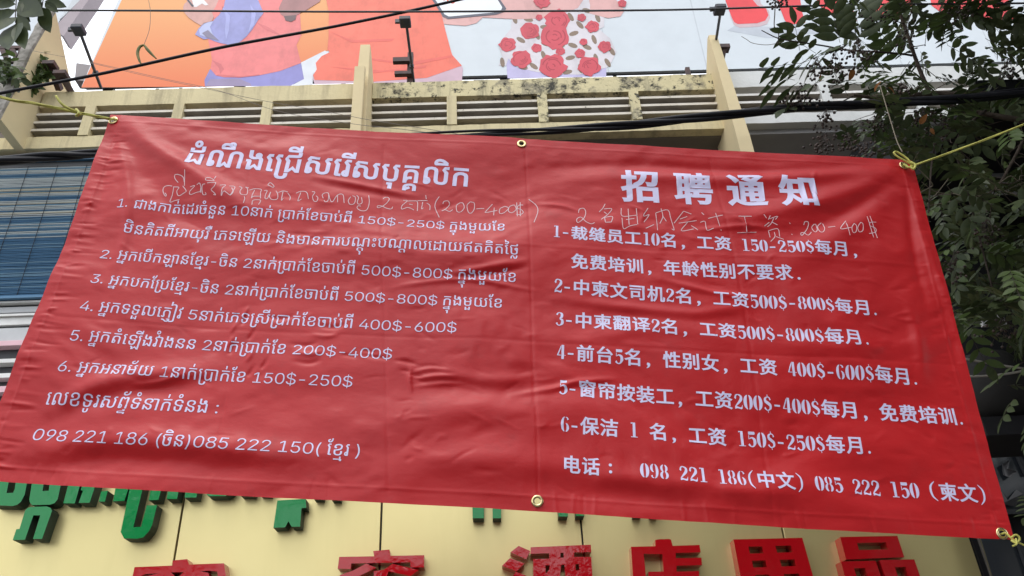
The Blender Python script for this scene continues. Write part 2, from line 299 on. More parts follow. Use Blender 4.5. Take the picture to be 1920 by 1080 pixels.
  250:[[49,0,0,192,-8,10,-6,8,-5,8,-3,5,-2,5,-1,5,0,3,1,3,1,3,1,2,1,4,3,3,3,4,4,5,4,6,6,7,7,9,8,11,139,0,6,1,4,0,5,2,3,2,2,4,0,3,0,32,46,0,0,-32,0,-9,-2,-9,-4,-7,-4,-6,-6,-6,-9,-4,-9,-2,-12,-2,-14,0,-144,0,-1,-2,-1,-1,-1,-1,-1,-2,0,-1,-1,-1,-1,0,0,-2,0,-3,2,-3,2,-4,3,-4,4,-6,5,-6,6,-6,7,-8,8,-10,0,-160,64,59,63,-58,0,185,46,0,0,-226,-52,0,-57,52,-57,-52],
  [212,293,64,0,0,-33,-64,0],[366,0,0,229,0,11,-3,8,-4,5,-7,3,-10,3,-14,1,-70,0,0,33,92,0,16,-1,13,-2,10,-4,8,-6,6,-7,5,-9,2,-10,2,-12,0,-13,0,-229]],
  236:[[49,260,0,33,220,0,0,-33],
  [49,0,0,146,3,24,10,20,15,16,21,10,28,8,33,2,33,-2,28,-8,22,-10,15,-16,9,-20,3,-24,0,-146,-46,0,0,146,-2,14,-5,12,-9,8,-12,7,-16,3,-20,2,-19,-2,-16,-3,-13,-7,-9,-8,-5,-12,-2,-14,0,-146],
  [367,0,0,229,-1,11,-2,8,-5,5,-7,3,-10,3,-14,1,-69,0,0,33,92,0,15,-1,14,-2,10,-4,8,-6,6,-7,4,-9,3,-10,1,-12,1,-13,0,-229]],65:[[49,260,0,33,219,0,0,-33],
  [49,124,46,0,0,-14,10,-1,9,-2,8,-3,8,-4,6,-6,5,-7,4,-9,2,-10,1,-12,-2,-16,-4,-14,-9,-11,-11,-8,-12,-5,-14,-2,-14,0,-8,1,-8,3,-7,4,-5,6,-4,7,-1,9],
  [95,34,5,0,4,0,3,2,3,2,2,3,2,3,2,4,0,4,1,4,-1,6,-2,4,-2,4,-4,3,-6,1,-7,2],
  [49,114,0,32,12,44,37,26,60,10,62,-10,36,-26,12,-44,0,-146,-46,0,0,146,-1,14,-5,12,-9,8,-13,6,-16,4,-20,2,-19,-2,-16,-4,-12,-6,-9,-8,-5,-12,-2,-14,0,-32],
  [49,124,46,0,0,-14,10,-1,9,-2,8,-3,8,-4,6,-6,5,-7,4,-9,2,-10,1,-12,-2,-16,-4,-14,-9,-11,-11,-8,-12,-5,-14,-2,-14,0,-8,1,-8,3,-7,4,-5,6,-4,7,-1,9],
  [95,34,5,0,4,0,3,2,3,2,2,3,2,3,2,4,0,4,1,4,-1,6,-2,4,-2,4,-4,3,-6,1,-7,2]],146:[[-167,342,0,98,37,0,0,-98]],
  54:[[258,100,0,-21,-2,-24,-10,-20,-15,-15,-21,-11,-28,-7,-34,-2,-33,2,-27,7,-22,11,-15,15,-9,20,-3,24,0,113,-8,10,-6,8,-5,8,-3,5,-2,5,-1,5,0,3,1,3,1,3,1,2,1,4,3,3,3,4,4,5,4,6,6,7,7,9,8,11,205,0,0,-33,-204,0,-1,-2,-1,-1,-1,-1,-1,-2,0,-1,-1,-1,-1,0,0,-2,1,-5,3,-5,4,-7,8,-9,9,-10,12,-14,0,-121,2,-14,5,-11,9,-9,12,-7,16,-3,19,-1,20,1,16,3,13,7,9,9,5,11,1,14,0,21],
  [258,99,-46,0,0,23,-10,1,-10,2,-9,3,-7,4,-7,5,-5,6,-4,7,-2,9,-2,9,2,16,6,12,10,10,14,8,14,4,16,2,12,-2,10,-2,8,-4,6,-6,4,-7,0,-9],
  [212,156,0,30,-4,0,-4,-1,-4,-1,-3,-1,-3,-2,-2,-2,-1,-2,-1,-3,0,-3,0,-5,2,-3,4,-3,4,-2,6,-1]],
  69:[[48,0,0,123,46,0,0,-37,12,-1,11,-1,9,-3,8,-3,8,-4,6,-4,6,-4,4,-4,6,-4,5,-6,5,-4,6,-6,6,-4,7,-4,7,0,4,0,4,2,4,2,4,3,4,4,3,6,3,7,1,8,1,8,-1,9,-2,7,-3,8,-4,6,-5,4,-7,5,-7,4,-9,3,-11,2,-21,4,-18,4,-18,6,-15,5,-13,7,-12,7,-10,7,-8,10,-7,9,-5,10,-2,11,-1,12,1,14,4,14,6,12,8,12,12,9,14,8,18,5,22,4,24,1,26,-1,22,-3,18,-5,14,-6,12,-8,8,-10,6,-10,4,-10,0,-12,0,-9,-2,-9,-4,-8,-5,-7,-7,-7,-9,-5,-11,-4,-13,-3,-15,0,-4,0,0,30,6,0,4,1,4,1,3,3,3,3,2,3,2,4,0,4,0,5,0,4,-2,6,-4,4,-4,4,-6,4,-9,3,-9,3,-12,1,-14,1,-23,-2,-17,-4,-13,-6,-8,-9,-5,-11,-2,-14,2,-10,3,-9,5,-8,8,-7,10,-6,12,-6,14,-4,16,-5,18,-3,20,-5,18,-5,15,-7,12,-8,10,-9,7,-10,6,-12,2,-12,2,-14,-2,-15,-3,-13,-6,-12,-7,-10,-10,-8,-10,-7,-12,-5,-12,-3,-12,-1,-12,1,-10,3,-8,4,-8,6,-9,6,-9,8,-5,4,-5,4,-5,4,-5,4,-5,2,-5,3,-6,1,-6,2,-8,0,0,-52]],
  119:[[-228,-122,0,105,44,0,0,-76,36,32,35,-31,0,75,43,0,0,-105,-48,0,-30,26,-31,-26]],
  10048:[[162,-5,-26,3,-22,7,-21,12,-17,17,-15,21,-11,26,-8,29,-6,34,-2,38,2,37,6,33,8,30,12,26,14,22,18,16,20,13,22,7,26,2,26,-2,22,-7,21,-13,17,-16,15,-22,11,-26,9,-30,5,-33,2,-37,-2,-38,-5,-34,-9,-29,-11,-26,-14,-21,-17,-17,-21,-12,-23,-7],
  [162,36,17,2,15,6,14,9,10,13,10,16,8,21,5,23,3,26,1,30,-1,29,-3,27,-5,23,-8,20,-10,17,-10,13,-14,9,-15,6,-17,2,-16,-2,-16,-6,-13,-9,-11,-13,-10,-17,-8,-20,-4,-23,-4,-27,-1,-29,1,-30,4,-26,4,-23,8,-21,10,-16,11,-13,13,-9,16,-6]],
  276:[[48,0,0,123,46,0,0,-37,12,-1,11,-1,9,-3,8,-3,8,-4,6,-4,6,-4,4,-4,6,-4,5,-6,5,-4,6,-6,6,-4,7,-4,7,0,4,0,4,2,4,2,4,3,4,4,3,6,3,7,1,8,1,8,-1,9,-2,7,-3,8,-4,6,-5,4,-7,5,-7,4,-9,3,-11,2,-21,4,-18,4,-18,6,-15,5,-13,7,-12,7,-10,7,-8,10,-7,9,-5,10,-2,11,-1,12,1,14,4,14,6,12,8,12,12,9,14,8,18,5,22,4,24,1,26,-1,22,-3,18,-5,14,-6,12,-8,8,-10,6,-10,4,-10,0,-12,0,-9,-2,-9,-4,-8,-5,-7,-7,-7,-9,-5,-11,-4,-13,-3,-15,0,-4,0,0,30,6,0,4,1,4,1,3,3,3,3,2,3,2,4,0,4,0,5,0,4,-2,6,-4,4,-4,4,-6,4,-9,3,-9,3,-12,1,-14,1,-23,-2,-17,-4,-13,-6,-8,-9,-5,-11,-2,-14,2,-10,3,-9,5,-8,8,-7,10,-6,12,-6,14,-4,16,-5,18,-3,20,-5,18,-5,15,-7,12,-8,10,-9,7,-10,6,-12,2,-12,2,-14,-2,-15,-3,-13,-6,-12,-7,-10,-10,-8,-10,-7,-12,-5,-12,-3,-12,-1,-12,1,-10,3,-8,4,-8,6,-9,6,-9,8,-5,4,-5,4,-5,4,-5,4,-5,2,-5,3,-6,1,-6,2,-8,0,0,-52],
  [367,0,0,229,-1,11,-2,8,-5,5,-7,3,-10,3,-14,1,-69,0,0,33,92,0,15,-1,14,-2,10,-4,8,-6,6,-7,4,-9,3,-10,1,-12,1,-13,0,-229]],
  278:[[366,0,0,229,0,11,-3,8,-4,5,-7,3,-10,3,-14,1,-70,0,0,33,92,0,16,-1,13,-2,10,-4,8,-6,6,-7,5,-9,2,-10,2,-12,0,-13,0,-229],[268,12,0,-32,-46,0,0,32],
  [49,192,-8,10,-6,8,-5,8,-3,5,-2,5,-1,5,0,3,1,3,1,3,1,2,1,4,3,3,3,4,4,5,4,6,6,7,7,9,8,11,218,0,0,-33,-217,0,-1,-2,-1,-1,-1,-1,-1,-2,0,-1,-1,-1,-1,0,0,-2,0,-3,2,-3,2,-4,3,-4,4,-6,5,-6,6,-6,7,-8,8,-10,0,-121,1,-14,4,-12,6,-11,8,-8,11,-4,13,-2,8,1,8,2,10,3,10,4,9,5,9,5,8,6,8,6,6,6,4,6,4,6,0,6,0,136,46,0,0,-225,-46,0,0,34,-8,-7,-10,-6,-8,-5,-10,-5,-9,-4,-10,-3,-10,-2,-11,-1,-12,-1,-17,1,-15,4,-14,7,-11,9,-10,10,-8,12,-5,12,-4,14,-1,15]],
  132:[[58,318,-10,0,-10,2,-8,2,-8,4,-8,5,-6,6,-4,7,-3,8,-1,10,2,14,5,11,9,9,13,6,16,4,20,2,0,-32,-9,0,-6,-2,-6,-2,-4,-2,-2,-4,0,-4,0,-4,2,-2,2,-3,3,-3,5,0,5,-1,10,1,9,3,8,5,6,6,6,9,5,11,3,12,2,14,1,17,37,0,-2,-23,-3,-21,-6,-17,-8,-16,-10,-12,-11,-9,-14,-7,-14,-3],
  [94,188,0,-137,1,-6,1,-5,2,-3,3,-2,4,-1,5,0,24,0,0,-34,-48,0,-12,0,-9,3,-7,3,-6,5,-2,7,-2,7,0,163],
  [48,180,0,17,-9,12,-7,9,-6,8,-5,5,-3,5,-2,2,-1,3,-1,3,0,2,0,2,1,2,1,3,2,3,4,4,4,6,5,8,7,8,8,11,60,0,0,-33,-60,0,0,-1,48,-54,0,-25]],
  50:[[158,0,-24,1,-22,3,-18,6,-14,8,-12,10,-8,11,-6,12,-4,13,-1,15,0,64,87,13,26,5,22,7,17,9,12,11,7,14,2,16,-1,12,-5,10,-8,8,-12,6,-16,4,-22,2,-20,-2,-17,-3,-12,-6,-8,-7,-5,-7,-2,-7,1,-6,3,-4,3,-3,5,-3,6,-1,7,-1,0,-34,-21,0,-12,1,-11,3,-11,7,-8,9,-6,12,-1,14,1,12,4,12,6,10,8,10,12,9,14,8,18,5,22,4,24,1,26,-1,22,-4,18,-5,14,-8,12,-9,8,-10,6,-12,4,-12,0,-13,-1,-17,-5,-16,-8,-13,-12,-13,-14,-10,-18,-9,-20,-7,-24,-7,-28,-5,-43,-6,0,-37,1,-14,6,-11,7,-9,12,-7,17,-3,20,-1,22,1,16,3,12,7,8,9,5,11,1,14,0,38,46,0,0,-38,0,-15,-4,-13,-6,-12,-8,-11,-12,-10,-14,-8,-18,-6,-22,-3]],
  246:[[258,100,0,-21,-2,-24,-10,-20,-15,-15,-21,-11,-28,-7,-34,-2,-33,2,-27,7,-22,11,-15,15,-9,20,-3,24,0,113,-8,10,-6,8,-5,8,-3,5,-2,5,-1,5,0,3,1,3,1,3,1,2,1,4,3,3,3,4,4,5,4,6,6,7,7,9,8,11,205,0,0,-33,-204,0,-1,-2,-1,-1,-1,-1,-1,-2,0,-1,-1,-1,-1,0,0,-2,1,-5,3,-5,4,-7,8,-9,9,-10,12,-14,0,-121,2,-14,5,-11,9,-9,12,-7,16,-3,19,-1,20,1,16,3,13,7,9,9,5,11,1,14,0,21],
  [258,99,-46,0,0,23,-10,1,-10,2,-9,3,-7,4,-7,5,-5,6,-4,7,-2,9,-2,9,2,16,6,12,10,10,14,8,14,4,16,2,12,-2,10,-2,8,-4,6,-6,4,-7,0,-9],
  [212,156,0,30,-4,0,-4,-1,-4,-1,-3,-1,-3,-2,-2,-2,-1,-2,-1,-3,0,-3,0,-5,2,-3,4,-3,4,-2,6,-1],
  [366,0,0,229,0,11,-3,8,-4,5,-7,3,-10,3,-14,1,-70,0,0,33,92,0,16,-1,13,-2,10,-4,8,-6,6,-7,5,-9,2,-10,2,-12,0,-13,0,-229]],
  74:[[49,117,0,109,1,12,2,10,2,11,5,10,6,8,8,7,9,5,12,3,13,1,9,-1,8,-2,8,-4,9,-6,9,-8,8,-10,2,0,9,10,9,8,9,5,9,5,11,2,11,1,12,-1,10,-3,8,-5,6,-7,6,-8,4,-10,2,-11,2,-10,0,-12,0,-226,-46,0,0,226,0,9,-2,7,-2,7,-3,4,-5,3,-5,0,-5,0,-4,-2,-4,-2,-4,-3,-4,-4,-4,-4,-3,-3,-4,-4,-3,-4,-4,-2,-4,-2,-4,0,-4,0,-3,2,-4,2,-3,4,-4,4,-4,3,-3,4,-4,4,-4,3,-3,2,-5,2,-5,0,-5,0,-5,-3,-3,-4,-2,-7,-1,-7,-1,-9,0,-109],
  [49,124,46,0,0,-14,10,-1,9,-2,8,-3,8,-4,6,-6,5,-7,4,-9,2,-10,1,-12,-2,-16,-4,-14,-9,-11,-11,-8,-12,-5,-14,-2,-14,0,-8,1,-8,3,-7,4,-5,6,-4,7,-1,9],
  [95,34,5,0,4,0,3,2,3,2,2,3,2,3,2,4,0,4,1,4,-1,6,-2,4,-2,4,-4,3,-6,1,-7,2]],
  10053:[[158,-5,-21,1,-19,4,-18,8,-16,9,-13,11,-11,14,-8,16,-6,16,-2,18,44,0,2,-10,4,-10,6,-9,6,-8,8,-7,10,-5,10,-4,12,-3,12,0,14,1,13,3,12,6,11,8,8,10,8,10,6,13,2,13,2,16,-2,14,-3,14,-5,14,-8,11,-10,9,-10,8,-13,6,-13,4,-15,2,-11,-2,-12,-1,-12,-3,-10,-4,-10,-4,-8,-6,-43,6,21,180,192,0,0,-41,-152,0,-13,-106,2,0,9,5,8,6,12,4,11,4,12,2,13,0,16,-1,15,-3,15,-5,13,-7,12,-8,11,-10,10,-12,8,-13,6,-14,5,-15,3,-16,1,-18,-1,-22,-6,-21,-8,-19,-12,-17,-15,-15,-17,-11,-19,-9,-21,-5]],
  10036:[[146,-53,0,470,29,0,0,-470],
  [160,-6,-24,1,-24,5,-20,6,-18,10,-15,12,-12,14,-9,16,-6,18,-4,19,48,0,2,-13,5,-11,7,-9,8,-8,11,-8,11,-4,13,-4,13,-2,14,-1,16,1,15,2,13,5,13,7,11,7,8,9,6,10,4,12,2,12,-2,11,-3,9,-5,8,-8,8,-8,6,-11,4,-11,5,-12,4,-12,4,-44,13,-28,9,-22,12,-19,14,-13,17,-8,20,-4,22,2,20,6,18,9,16,13,14,14,12,18,10,20,7,21,4,23,1,22,-1,22,-4,19,-7,17,-10,14,-11,12,-13,10,-16,6,-16,2,-18,-46,0,-4,16,-8,14,-13,11,-16,8,-19,5,-20,2,-15,-1,-13,-3,-13,-4,-11,-6,-9,-7,-7,-8,-6,-9,-3,-10,-1,-12,1,-12,4,-10,7,-8,8,-7,10,-7,10,-4,10,-4,10,-4,9,-2,37,-10,10,-3,10,-4,12,-4,12,-5,10,-6,12,-7,10,-9,8,-9,8,-11,6,-12,4,-15,0,-16,-1,-19,-5,-18,-9,-16,-12,-16,-15,-12,-18,-10,-21,-8,-24,-5]],
  10045:[[241,176,0,-41,-159,0,0,41]],
  10050:[[46,0,0,34,121,130,13,14,11,14,9,11,9,11,7,10,5,10,3,11,3,11,1,10,-1,12,-3,12,-5,10,-7,8,-8,7,-10,6,-10,4,-12,3,-12,0,-14,0,-12,-4,-10,-4,-10,-6,-8,-8,-6,-10,-5,-10,-3,-12,0,-14,-45,0,2,21,5,19,8,17,11,15,13,13,16,10,18,7,20,5,20,1,22,-1,18,-5,18,-7,16,-10,12,-12,12,-15,8,-16,4,-16,2,-19,-1,-13,-3,-13,-4,-13,-6,-12,-8,-14,-10,-16,-14,-16,-16,-20,-20,-22,-80,-84,0,-3,168,0,0,-41]],
  209:[[-94,-122,-8,1,-8,3,-6,4,-4,5,-2,5,-2,4,-70,-5,-26,-1,-20,2,-14,6,-10,7,-4,9,-2,12,0,9,3,7,5,7,6,5,8,4,10,3,12,2,15,1,17,0,70,0,0,20,42,0,0,-20,31,0,0,-24,-31,0,0,-18,6,-2,4,-2,4,-4,2,-4,2,-5,0,-5,-1,-6,-2,-6,-4,-6,-6,-4,-7,-3],
  [-124,-76,0,20,-70,0,-12,0,-8,-1,-7,-1,-5,-2,-3,-4,-1,-4,0,-4,2,-2,2,-2,2,-2,6,-1,6,-1,8,0,11,0,13,1,16,1,18,1]],76:[[80,130,0,33,158,0,0,-33],
  [95,186,0,-107,2,-14,5,-11,9,-9,12,-7,16,-3,19,-1,20,1,16,3,13,7,9,9,5,11,1,14,0,107,46,0,0,-107,-12,-44,-36,-26,-62,-9,-60,9,-37,26,-12,44,0,107],
  [222,180,0,17,-9,12,-7,9,-6,8,-5,5,-3,5,-2,2,-1,3,-1,3,0,2,0,2,1,2,1,3,2,3,4,4,4,6,5,8,7,8,8,11,60,0,0,-33,-60,0,0,-1,48,-54,0,-25],
  [49,180,0,17,-9,12,-8,9,-6,8,-4,5,-4,5,-2,2,0,3,-2,3,0,2,1,2,1,2,1,3,2,3,3,4,4,6,6,8,6,8,8,11,61,0,0,-33,-61,0,0,-1,49,-54,0,-25]],
  77:[[428,189,0,-110,-3,-21,-9,-19,-13,-16,-19,-13,-26,-8,-33,-2,-17,0,-15,3,-14,3,-12,6,-11,5,-9,7,-1,0,-7,-6,-7,-4,-8,-4,-8,-3,-10,-3,-10,-1,-10,-1,-12,-2,-13,0,-3,0,-24,1,-22,3,-18,6,-14,8,-12,10,-9,11,-5,12,-4,13,-2,15,0,189,4,14,13,8,21,3,43,0,0,-33,-11,-1,-8,-1,-7,-2,-5,-2,-2,-2,-2,-4,0,-169,2,-14,5,-11,8,-9,12,-7,17,-3,20,-1,16,0,12,2,10,2,9,4,7,6,4,6,4,7,2,9,0,9,0,110,46,0,0,-110,2,-14,5,-11,8,-9,11,-7,14,-3,17,-1,17,1,14,3,11,7,8,9,5,11,2,14,0,110],
  [382,180,0,17,-10,12,-8,9,-6,8,-4,5,-3,5,-2,2,-1,3,-1,3,0,2,1,2,0,2,2,3,2,3,2,4,5,6,5,8,7,8,8,11,61,0,0,-33,-61,0,0,-1,49,-54,0,-25],
  [222,180,0,17,-9,12,-7,9,-6,8,-5,5,-3,5,-2,2,-1,3,-1,3,0,2,0,2,1,2,1,3,2,3,4,4,4,6,5,8,7,8,8,11,60,0,0,-33,-60,0,0,-1,48,-54,0,-25]],
  308:[[274,188,0,-163,-1,-7,-3,-7,-5,-5,-7,-3,-9,-3,-11,0,-44,0,0,34,10,0,9,1,7,2,4,3,3,3,1,5,0,82,-128,0,0,-105,0,-7,-4,-7,-5,-5,-7,-3,-9,-3,-11,0,-44,0,0,34,10,0,10,1,6,2,4,3,4,3,0,5,0,140,46,0,0,-24,128,0,0,24],
  [228,180,0,17,-10,12,-7,9,-6,8,-5,5,-2,5,-2,2,-2,3,0,3,0,2,0,2,0,2,2,3,2,3,3,4,4,6,5,8,7,8,9,11,60,0,0,-33,-60,0,0,-1,48,-54,0,-25],
  [54,180,0,17,-9,12,-7,9,-6,8,-5,5,-3,5,-2,2,-1,3,-1,3,0,2,0,2,1,2,1,3,2,3,4,4,4,6,5,8,7,8,8,11,60,0,0,-33,-60,0,0,-1,48,-54,0,-25],
  [372,0,0,229,-2,11,-2,8,-4,5,-7,3,-11,3,-14,1,-68,0,0,33,92,0,15,-1,13,-2,10,-4,8,-6,6,-7,4,-9,4,-10,1,-12,1,-13,0,-229]],113:[[-76,452,34,0,0,-110,-34,0],
  [-130,464,34,0,0,-57,-34,0],
  [-226,342,-7,1,-7,3,-4,5,-4,7,-2,9,0,11,1,11,3,11,5,9,7,9,8,7,10,6,12,5,14,2,16,2,12,-1,12,-1,12,-4,12,-3,12,-5,11,-5,11,-6,10,-7,11,-6,9,-8,10,-8,10,-8,0,-36],
  [-213,374,124,0,-9,6,-8,6,-9,4,-8,4,-7,4,-8,2,-6,3,-8,2,-6,1,-6,1,-5,1,-5,0,-12,-1,-9,-3,-8,-4,-5,-6,-4,-9]],75:[[49,260,0,33,219,0,0,-33],
  [62,-2,-14,2,-11,4,-9,8,-8,10,-6,14,-4,16,26,10,2,-4,2,-4,2,-4,2,-2,2,-3,2,-2,3,-1,3,-1,2,-1,3,1,3,1,1,2,2,2,1,3,0,4,0,8,-2,9,-2,8,-3,10,-3,10,-3,10,-2,10,-1,11,-1,11,1,16,4,16,7,13,10,12,12,10,15,8,18,6,20,3,22,2,34,-2,28,-8,21,-10,15,-16,10,-20,2,-24,0,-146,-46,0,0,146,-1,14,-5,12,-9,8,-13,6,-16,4,-20,2,-19,-2,-16,-5,-13,-8,-8,-11,-6,-12,-2,-14,1,-10,1,-9,3,-9,3,-8,3,-8,3,-9,2,-10,2,-11,0,-14,0,-12,-3,-10,-4,-9,-5,-7,-6,-6,-7,-4,-7,-4,-9,-2]],
  67:[[148,0,-30,2,-24,7,-18,11,-14,15,-8,20,-2,24,0,38,46,0,0,-38,2,-14,4,-11,7,-9,9,-7,13,-3,15,-1,16,1,12,3,10,7,7,9,4,11,1,14,0,39,-34,6,-31,6,-25,8,-22,8,-17,10,-13,12,-9,14,-5,14,-2,18,1,14,3,14,6,12,9,12,11,9,15,8,18,5,21,4,26,1,25,-1,21,-4,18,-6,15,-7,11,-9,9,-11,6,-11,3,-12,2,-13,0,-12,-46,0,0,12,-2,11,-5,10,-8,8,-11,6,-17,4,-21,2,-22,-2,-16,-4,-12,-6,-8,-9,-5,-11,-1,-14,1,-12,3,-10,7,-8,9,-8,13,-6,15,-5,19,-5,22,-4,25,-4,3,6,3,4,5,4,5,4,6,1,7,1,6,-1,5,-1,5,-3,5,-3,3,-4,3,-4,2,-4,1,-4,1,-5,-1,-7,-1,-6,-3,-5,-3,-5,-4,-3,-4,-2,0,-36,-2,-24,-8,-20,-14,-15,-18,-11,-24,-7]],
  85:[[148,0,-30,2,-24,7,-18,11,-14,15,-8,20,-2,24,0,38,46,0,0,-38,2,-14,4,-11,7,-9,9,-7,13,-3,15,-1,16,1,12,3,10,7,7,9,4,11,1,14,0,39,-34,6,-31,6,-25,8,-22,8,-17,10,-13,12,-9,14,-5,14,-2,18,1,14,3,14,6,12,9,12,11,9,15,8,18,5,21,4,26,1,25,-1,21,-4,18,-6,15,-7,11,-9,9,-11,6,-11,3,-12,2,-13,0,-12,-46,0,0,12,-2,11,-5,10,-8,8,-11,6,-17,4,-21,2,-22,-2,-16,-4,-12,-6,-8,-9,-5,-11,-1,-14,1,-12,3,-10,7,-8,9,-8,13,-6,15,-5,19,-5,22,-4,25,-4,3,6,3,4,5,4,5,4,6,1,7,1,6,-1,5,-1,5,-3,5,-3,3,-4,3,-4,2,-4,1,-4,1,-5,-1,-7,-1,-6,-3,-5,-3,-5,-4,-3,-4,-2,0,-36,-2,-24,-8,-20,-14,-15,-18,-11,-24,-7],
  [374,188,0,-308,-53,0,-53,46,-53,-46,-49,0,0,48,0,4,-2,3,-4,2,-4,2,-6,1,-8,0,0,36,32,0,10,-2,8,-2,7,-6,5,-6,2,-10,2,-10,0,-19,60,53,60,-53,0,267],
  [328,180,0,17,-10,12,-7,9,-6,8,-5,5,-2,5,-2,2,-2,3,0,3,0,2,0,2,0,2,2,3,2,3,3,4,4,6,5,8,7,8,9,11,60,0,0,-33,-60,0,0,-1,48,-54,0,-25]],288:[[80,130,0,33,158,0,0,-33],
  [95,186,0,-107,2,-14,5,-11,9,-9,12,-7,16,-3,19,-1,20,1,16,3,13,7,9,9,5,11,1,14,0,107,46,0,0,-107,-12,-44,-36,-26,-62,-9,-60,9,-37,26,-12,44,0,107],
  [222,180,0,17,-9,12,-7,9,-6,8,-5,5,-3,5,-2,2,-1,3,-1,3,0,2,0,2,1,2,1,3,2,3,4,4,4,6,5,8,7,8,8,11,60,0,0,-33,-60,0,0,-1,48,-54,0,-25],
  [49,180,0,17,-9,12,-8,9,-6,8,-4,5,-4,5,-2,2,0,3,-2,3,0,2,1,2,1,2,1,3,2,3,3,4,4,6,6,8,6,8,8,11,61,0,0,-33,-61,0,0,-1,49,-54,0,-25],
  [366,0,0,229,0,11,-3,8,-4,5,-7,3,-10,3,-14,1,-70,0,0,33,92,0,16,-1,13,-2,10,-4,8,-6,6,-7,5,-9,2,-10,2,-12,0,-13,0,-229]],
  204:[[-224,-122,-10,1,-8,2,-6,4,-5,5,-3,8,0,8,0,25,0,11,4,9,5,9,7,8,11,7,13,5,16,4,19,3,23,1,22,-1,19,-3,16,-4,13,-5,10,-7,8,-8,5,-9,3,-9,1,-11,0,-53,-41,0,0,53,-2,10,-4,8,-6,6,-11,5,-15,2,-18,2,-20,-2,-14,-2,-11,-5,-7,-6,-4,-8,-2,-10,0,-21,1,-2,1,-2,2,-2,2,0,4,-2,4,0,32,0,0,-24]],
  139:[[96,182,-10,0,-9,3,-9,4,-8,6,-6,7,-6,8,-4,8,-3,10,-1,10,1,10,3,10,4,8,6,8,6,7,8,6,9,4,9,3,10,0,10,0,10,-3,9,-4,7,-6,8,-7,5,-8,5,-8,2,-10,1,-10,-1,-10,-2,-10,-5,-8,-5,-8,-8,-7,-7,-6,-9,-4,-10,-3],
  [96,212,7,1,6,3,6,4,4,5,3,6,0,7,0,7,-3,7,-4,5,-5,5,-7,2,-7,1,-7,-1,-6,-2,-5,-5,-4,-5,-3,-7,-1,-7,1,-7,3,-6,4,-5,5,-4,7,-3],
  [96,-2,-10,2,-9,2,-9,4,-8,6,-6,7,-6,8,-4,9,-3,9,-1,10,1,10,3,9,4,9,6,8,6,7,8,6,9,4,9,2,10,2,10,-2,10,-2,9,-4,7,-6,8,-7,5,-8,5,-9,2,-9,1,-10,-1,-10,-2,-9,-5,-9,-5,-8,-8,-7,-7,-6,-9,-4,-10,-2],
  [96,29,7,1,6,2,6,4,4,6,3,6,0,7,0,7,-3,6,-4,6,-5,4,-7,3,-7,1,-7,-1,-6,-3,-5,-4,-4,-6,-3,-6,-1,-7,1,-7,3,-6,4,-6,5,-4,7,-2]],
  266:[[49,118,0,96,3,24,8,20,14,15,20,11,26,7,31,2,31,-2,26,-7,20,-11,14,-15,8,-20,4,-24,0,-174,56,52,56,-51,0,173,3,24,9,20,14,15,20,11,26,7,30,2,32,-2,26,-7,19,-11,15,-15,8,-20,3,-24,0,-214,-46,0,0,214,-1,14,-6,11,-7,9,-11,6,-14,4,-18,2,-16,-2,-14,-4,-12,-6,-8,-9,-4,-11,-2,-14,0,-214,-53,0,-49,44,-50,-44,-52,0,0,214,-2,14,-5,11,-8,9,-11,6,-14,4,-17,2,-17,-2,-14,-4,-11,-6,-8,-9,-5,-11,-1,-14,0,-96],
  [49,124,46,0,0,-14,10,-1,9,-2,8,-3,8,-4,6,-6,5,-7,4,-9,2,-10,1,-12,-2,-16,-4,-14,-9,-11,-11,-8,-12,-5,-14,-2,-14,0,-8,1,-8,3,-7,4,-5,6,-4,7,-1,9],
  [95,34,5,0,4,0,3,2,3,2,2,3,2,3,2,4,0,4,1,4,-1,6,-2,4,-2,4,-4,3,-6,1,-7,2],
  [669,0,0,229,-1,11,-2,8,-5,5,-7,3,-10,3,-14,1,-69,0,0,33,92,0,15,-1,14,-2,10,-4,8,-6,6,-7,4,-9,3,-10,1,-12,1,-13,0,-229]],
  258:[[49,235,0,70,45,0,0,-37,102,0,8,1,6,1,6,2,4,2,2,3,0,4,0,56,46,0,0,-56,0,-10,-2,-9,-3,-7,-4,-6,-7,-5,-8,-4,-10,-3,-14,-1,-16,-1],
  [49,0,0,201,46,0,0,-161,64,59,63,-58,0,160,46,0,0,-201,-52,0,-57,52,-57,-52],
  [366,0,0,229,0,11,-3,8,-4,5,-7,3,-10,3,-14,1,-70,0,0,33,92,0,16,-1,13,-2,10,-4,8,-6,6,-7,5,-9,2,-10,2,-12,0,-13,0,-229]],
  89:[[47,197,-6,8,-5,8,-5,7,-3,7,-2,5,-1,6,1,3,0,3,2,4,2,3,4,5,4,6,6,8,9,12,11,13,139,0,5,1,5,0,4,2,3,2,2,4,1,4,0,36,46,0,0,-36,-1,-10,-2,-8,-5,-8,-7,-6,-8,-5,-10,-4,-11,-3,-13,-2,-16,0,-132,0,-2,-4,-2,-2,-1,-1,0,-1,-1,-1,0,-1,1,-3,1,-3,3,-5,3,-5,5,-6,6,-7],
  [49,114,0,32,12,44,37,26,60,10,62,-10,36,-26,12,-44,0,-146,-46,0,0,146,-1,14,-5,12,-9,8,-13,6,-16,4,-20,2,-19,-2,-16,-4,-12,-6,-9,-8,-5,-12,-2,-14,0,-32],
  [49,124,46,0,0,-14,10,-1,9,-2,8,-3,8,-4,6,-6,5,-7,4,-9,2,-10,1,-12,-2,-16,-4,-14,-9,-11,-11,-8,-12,-5,-14,-2,-14,0,-8,1,-8,3,-7,4,-5,6,-4,7,-1,9],
  [95,34,5,0,4,0,3,2,3,2,2,3,2,3,2,4,0,4,1,4,-1,6,-2,4,-2,4,-4,3,-6,1,-7,2]],
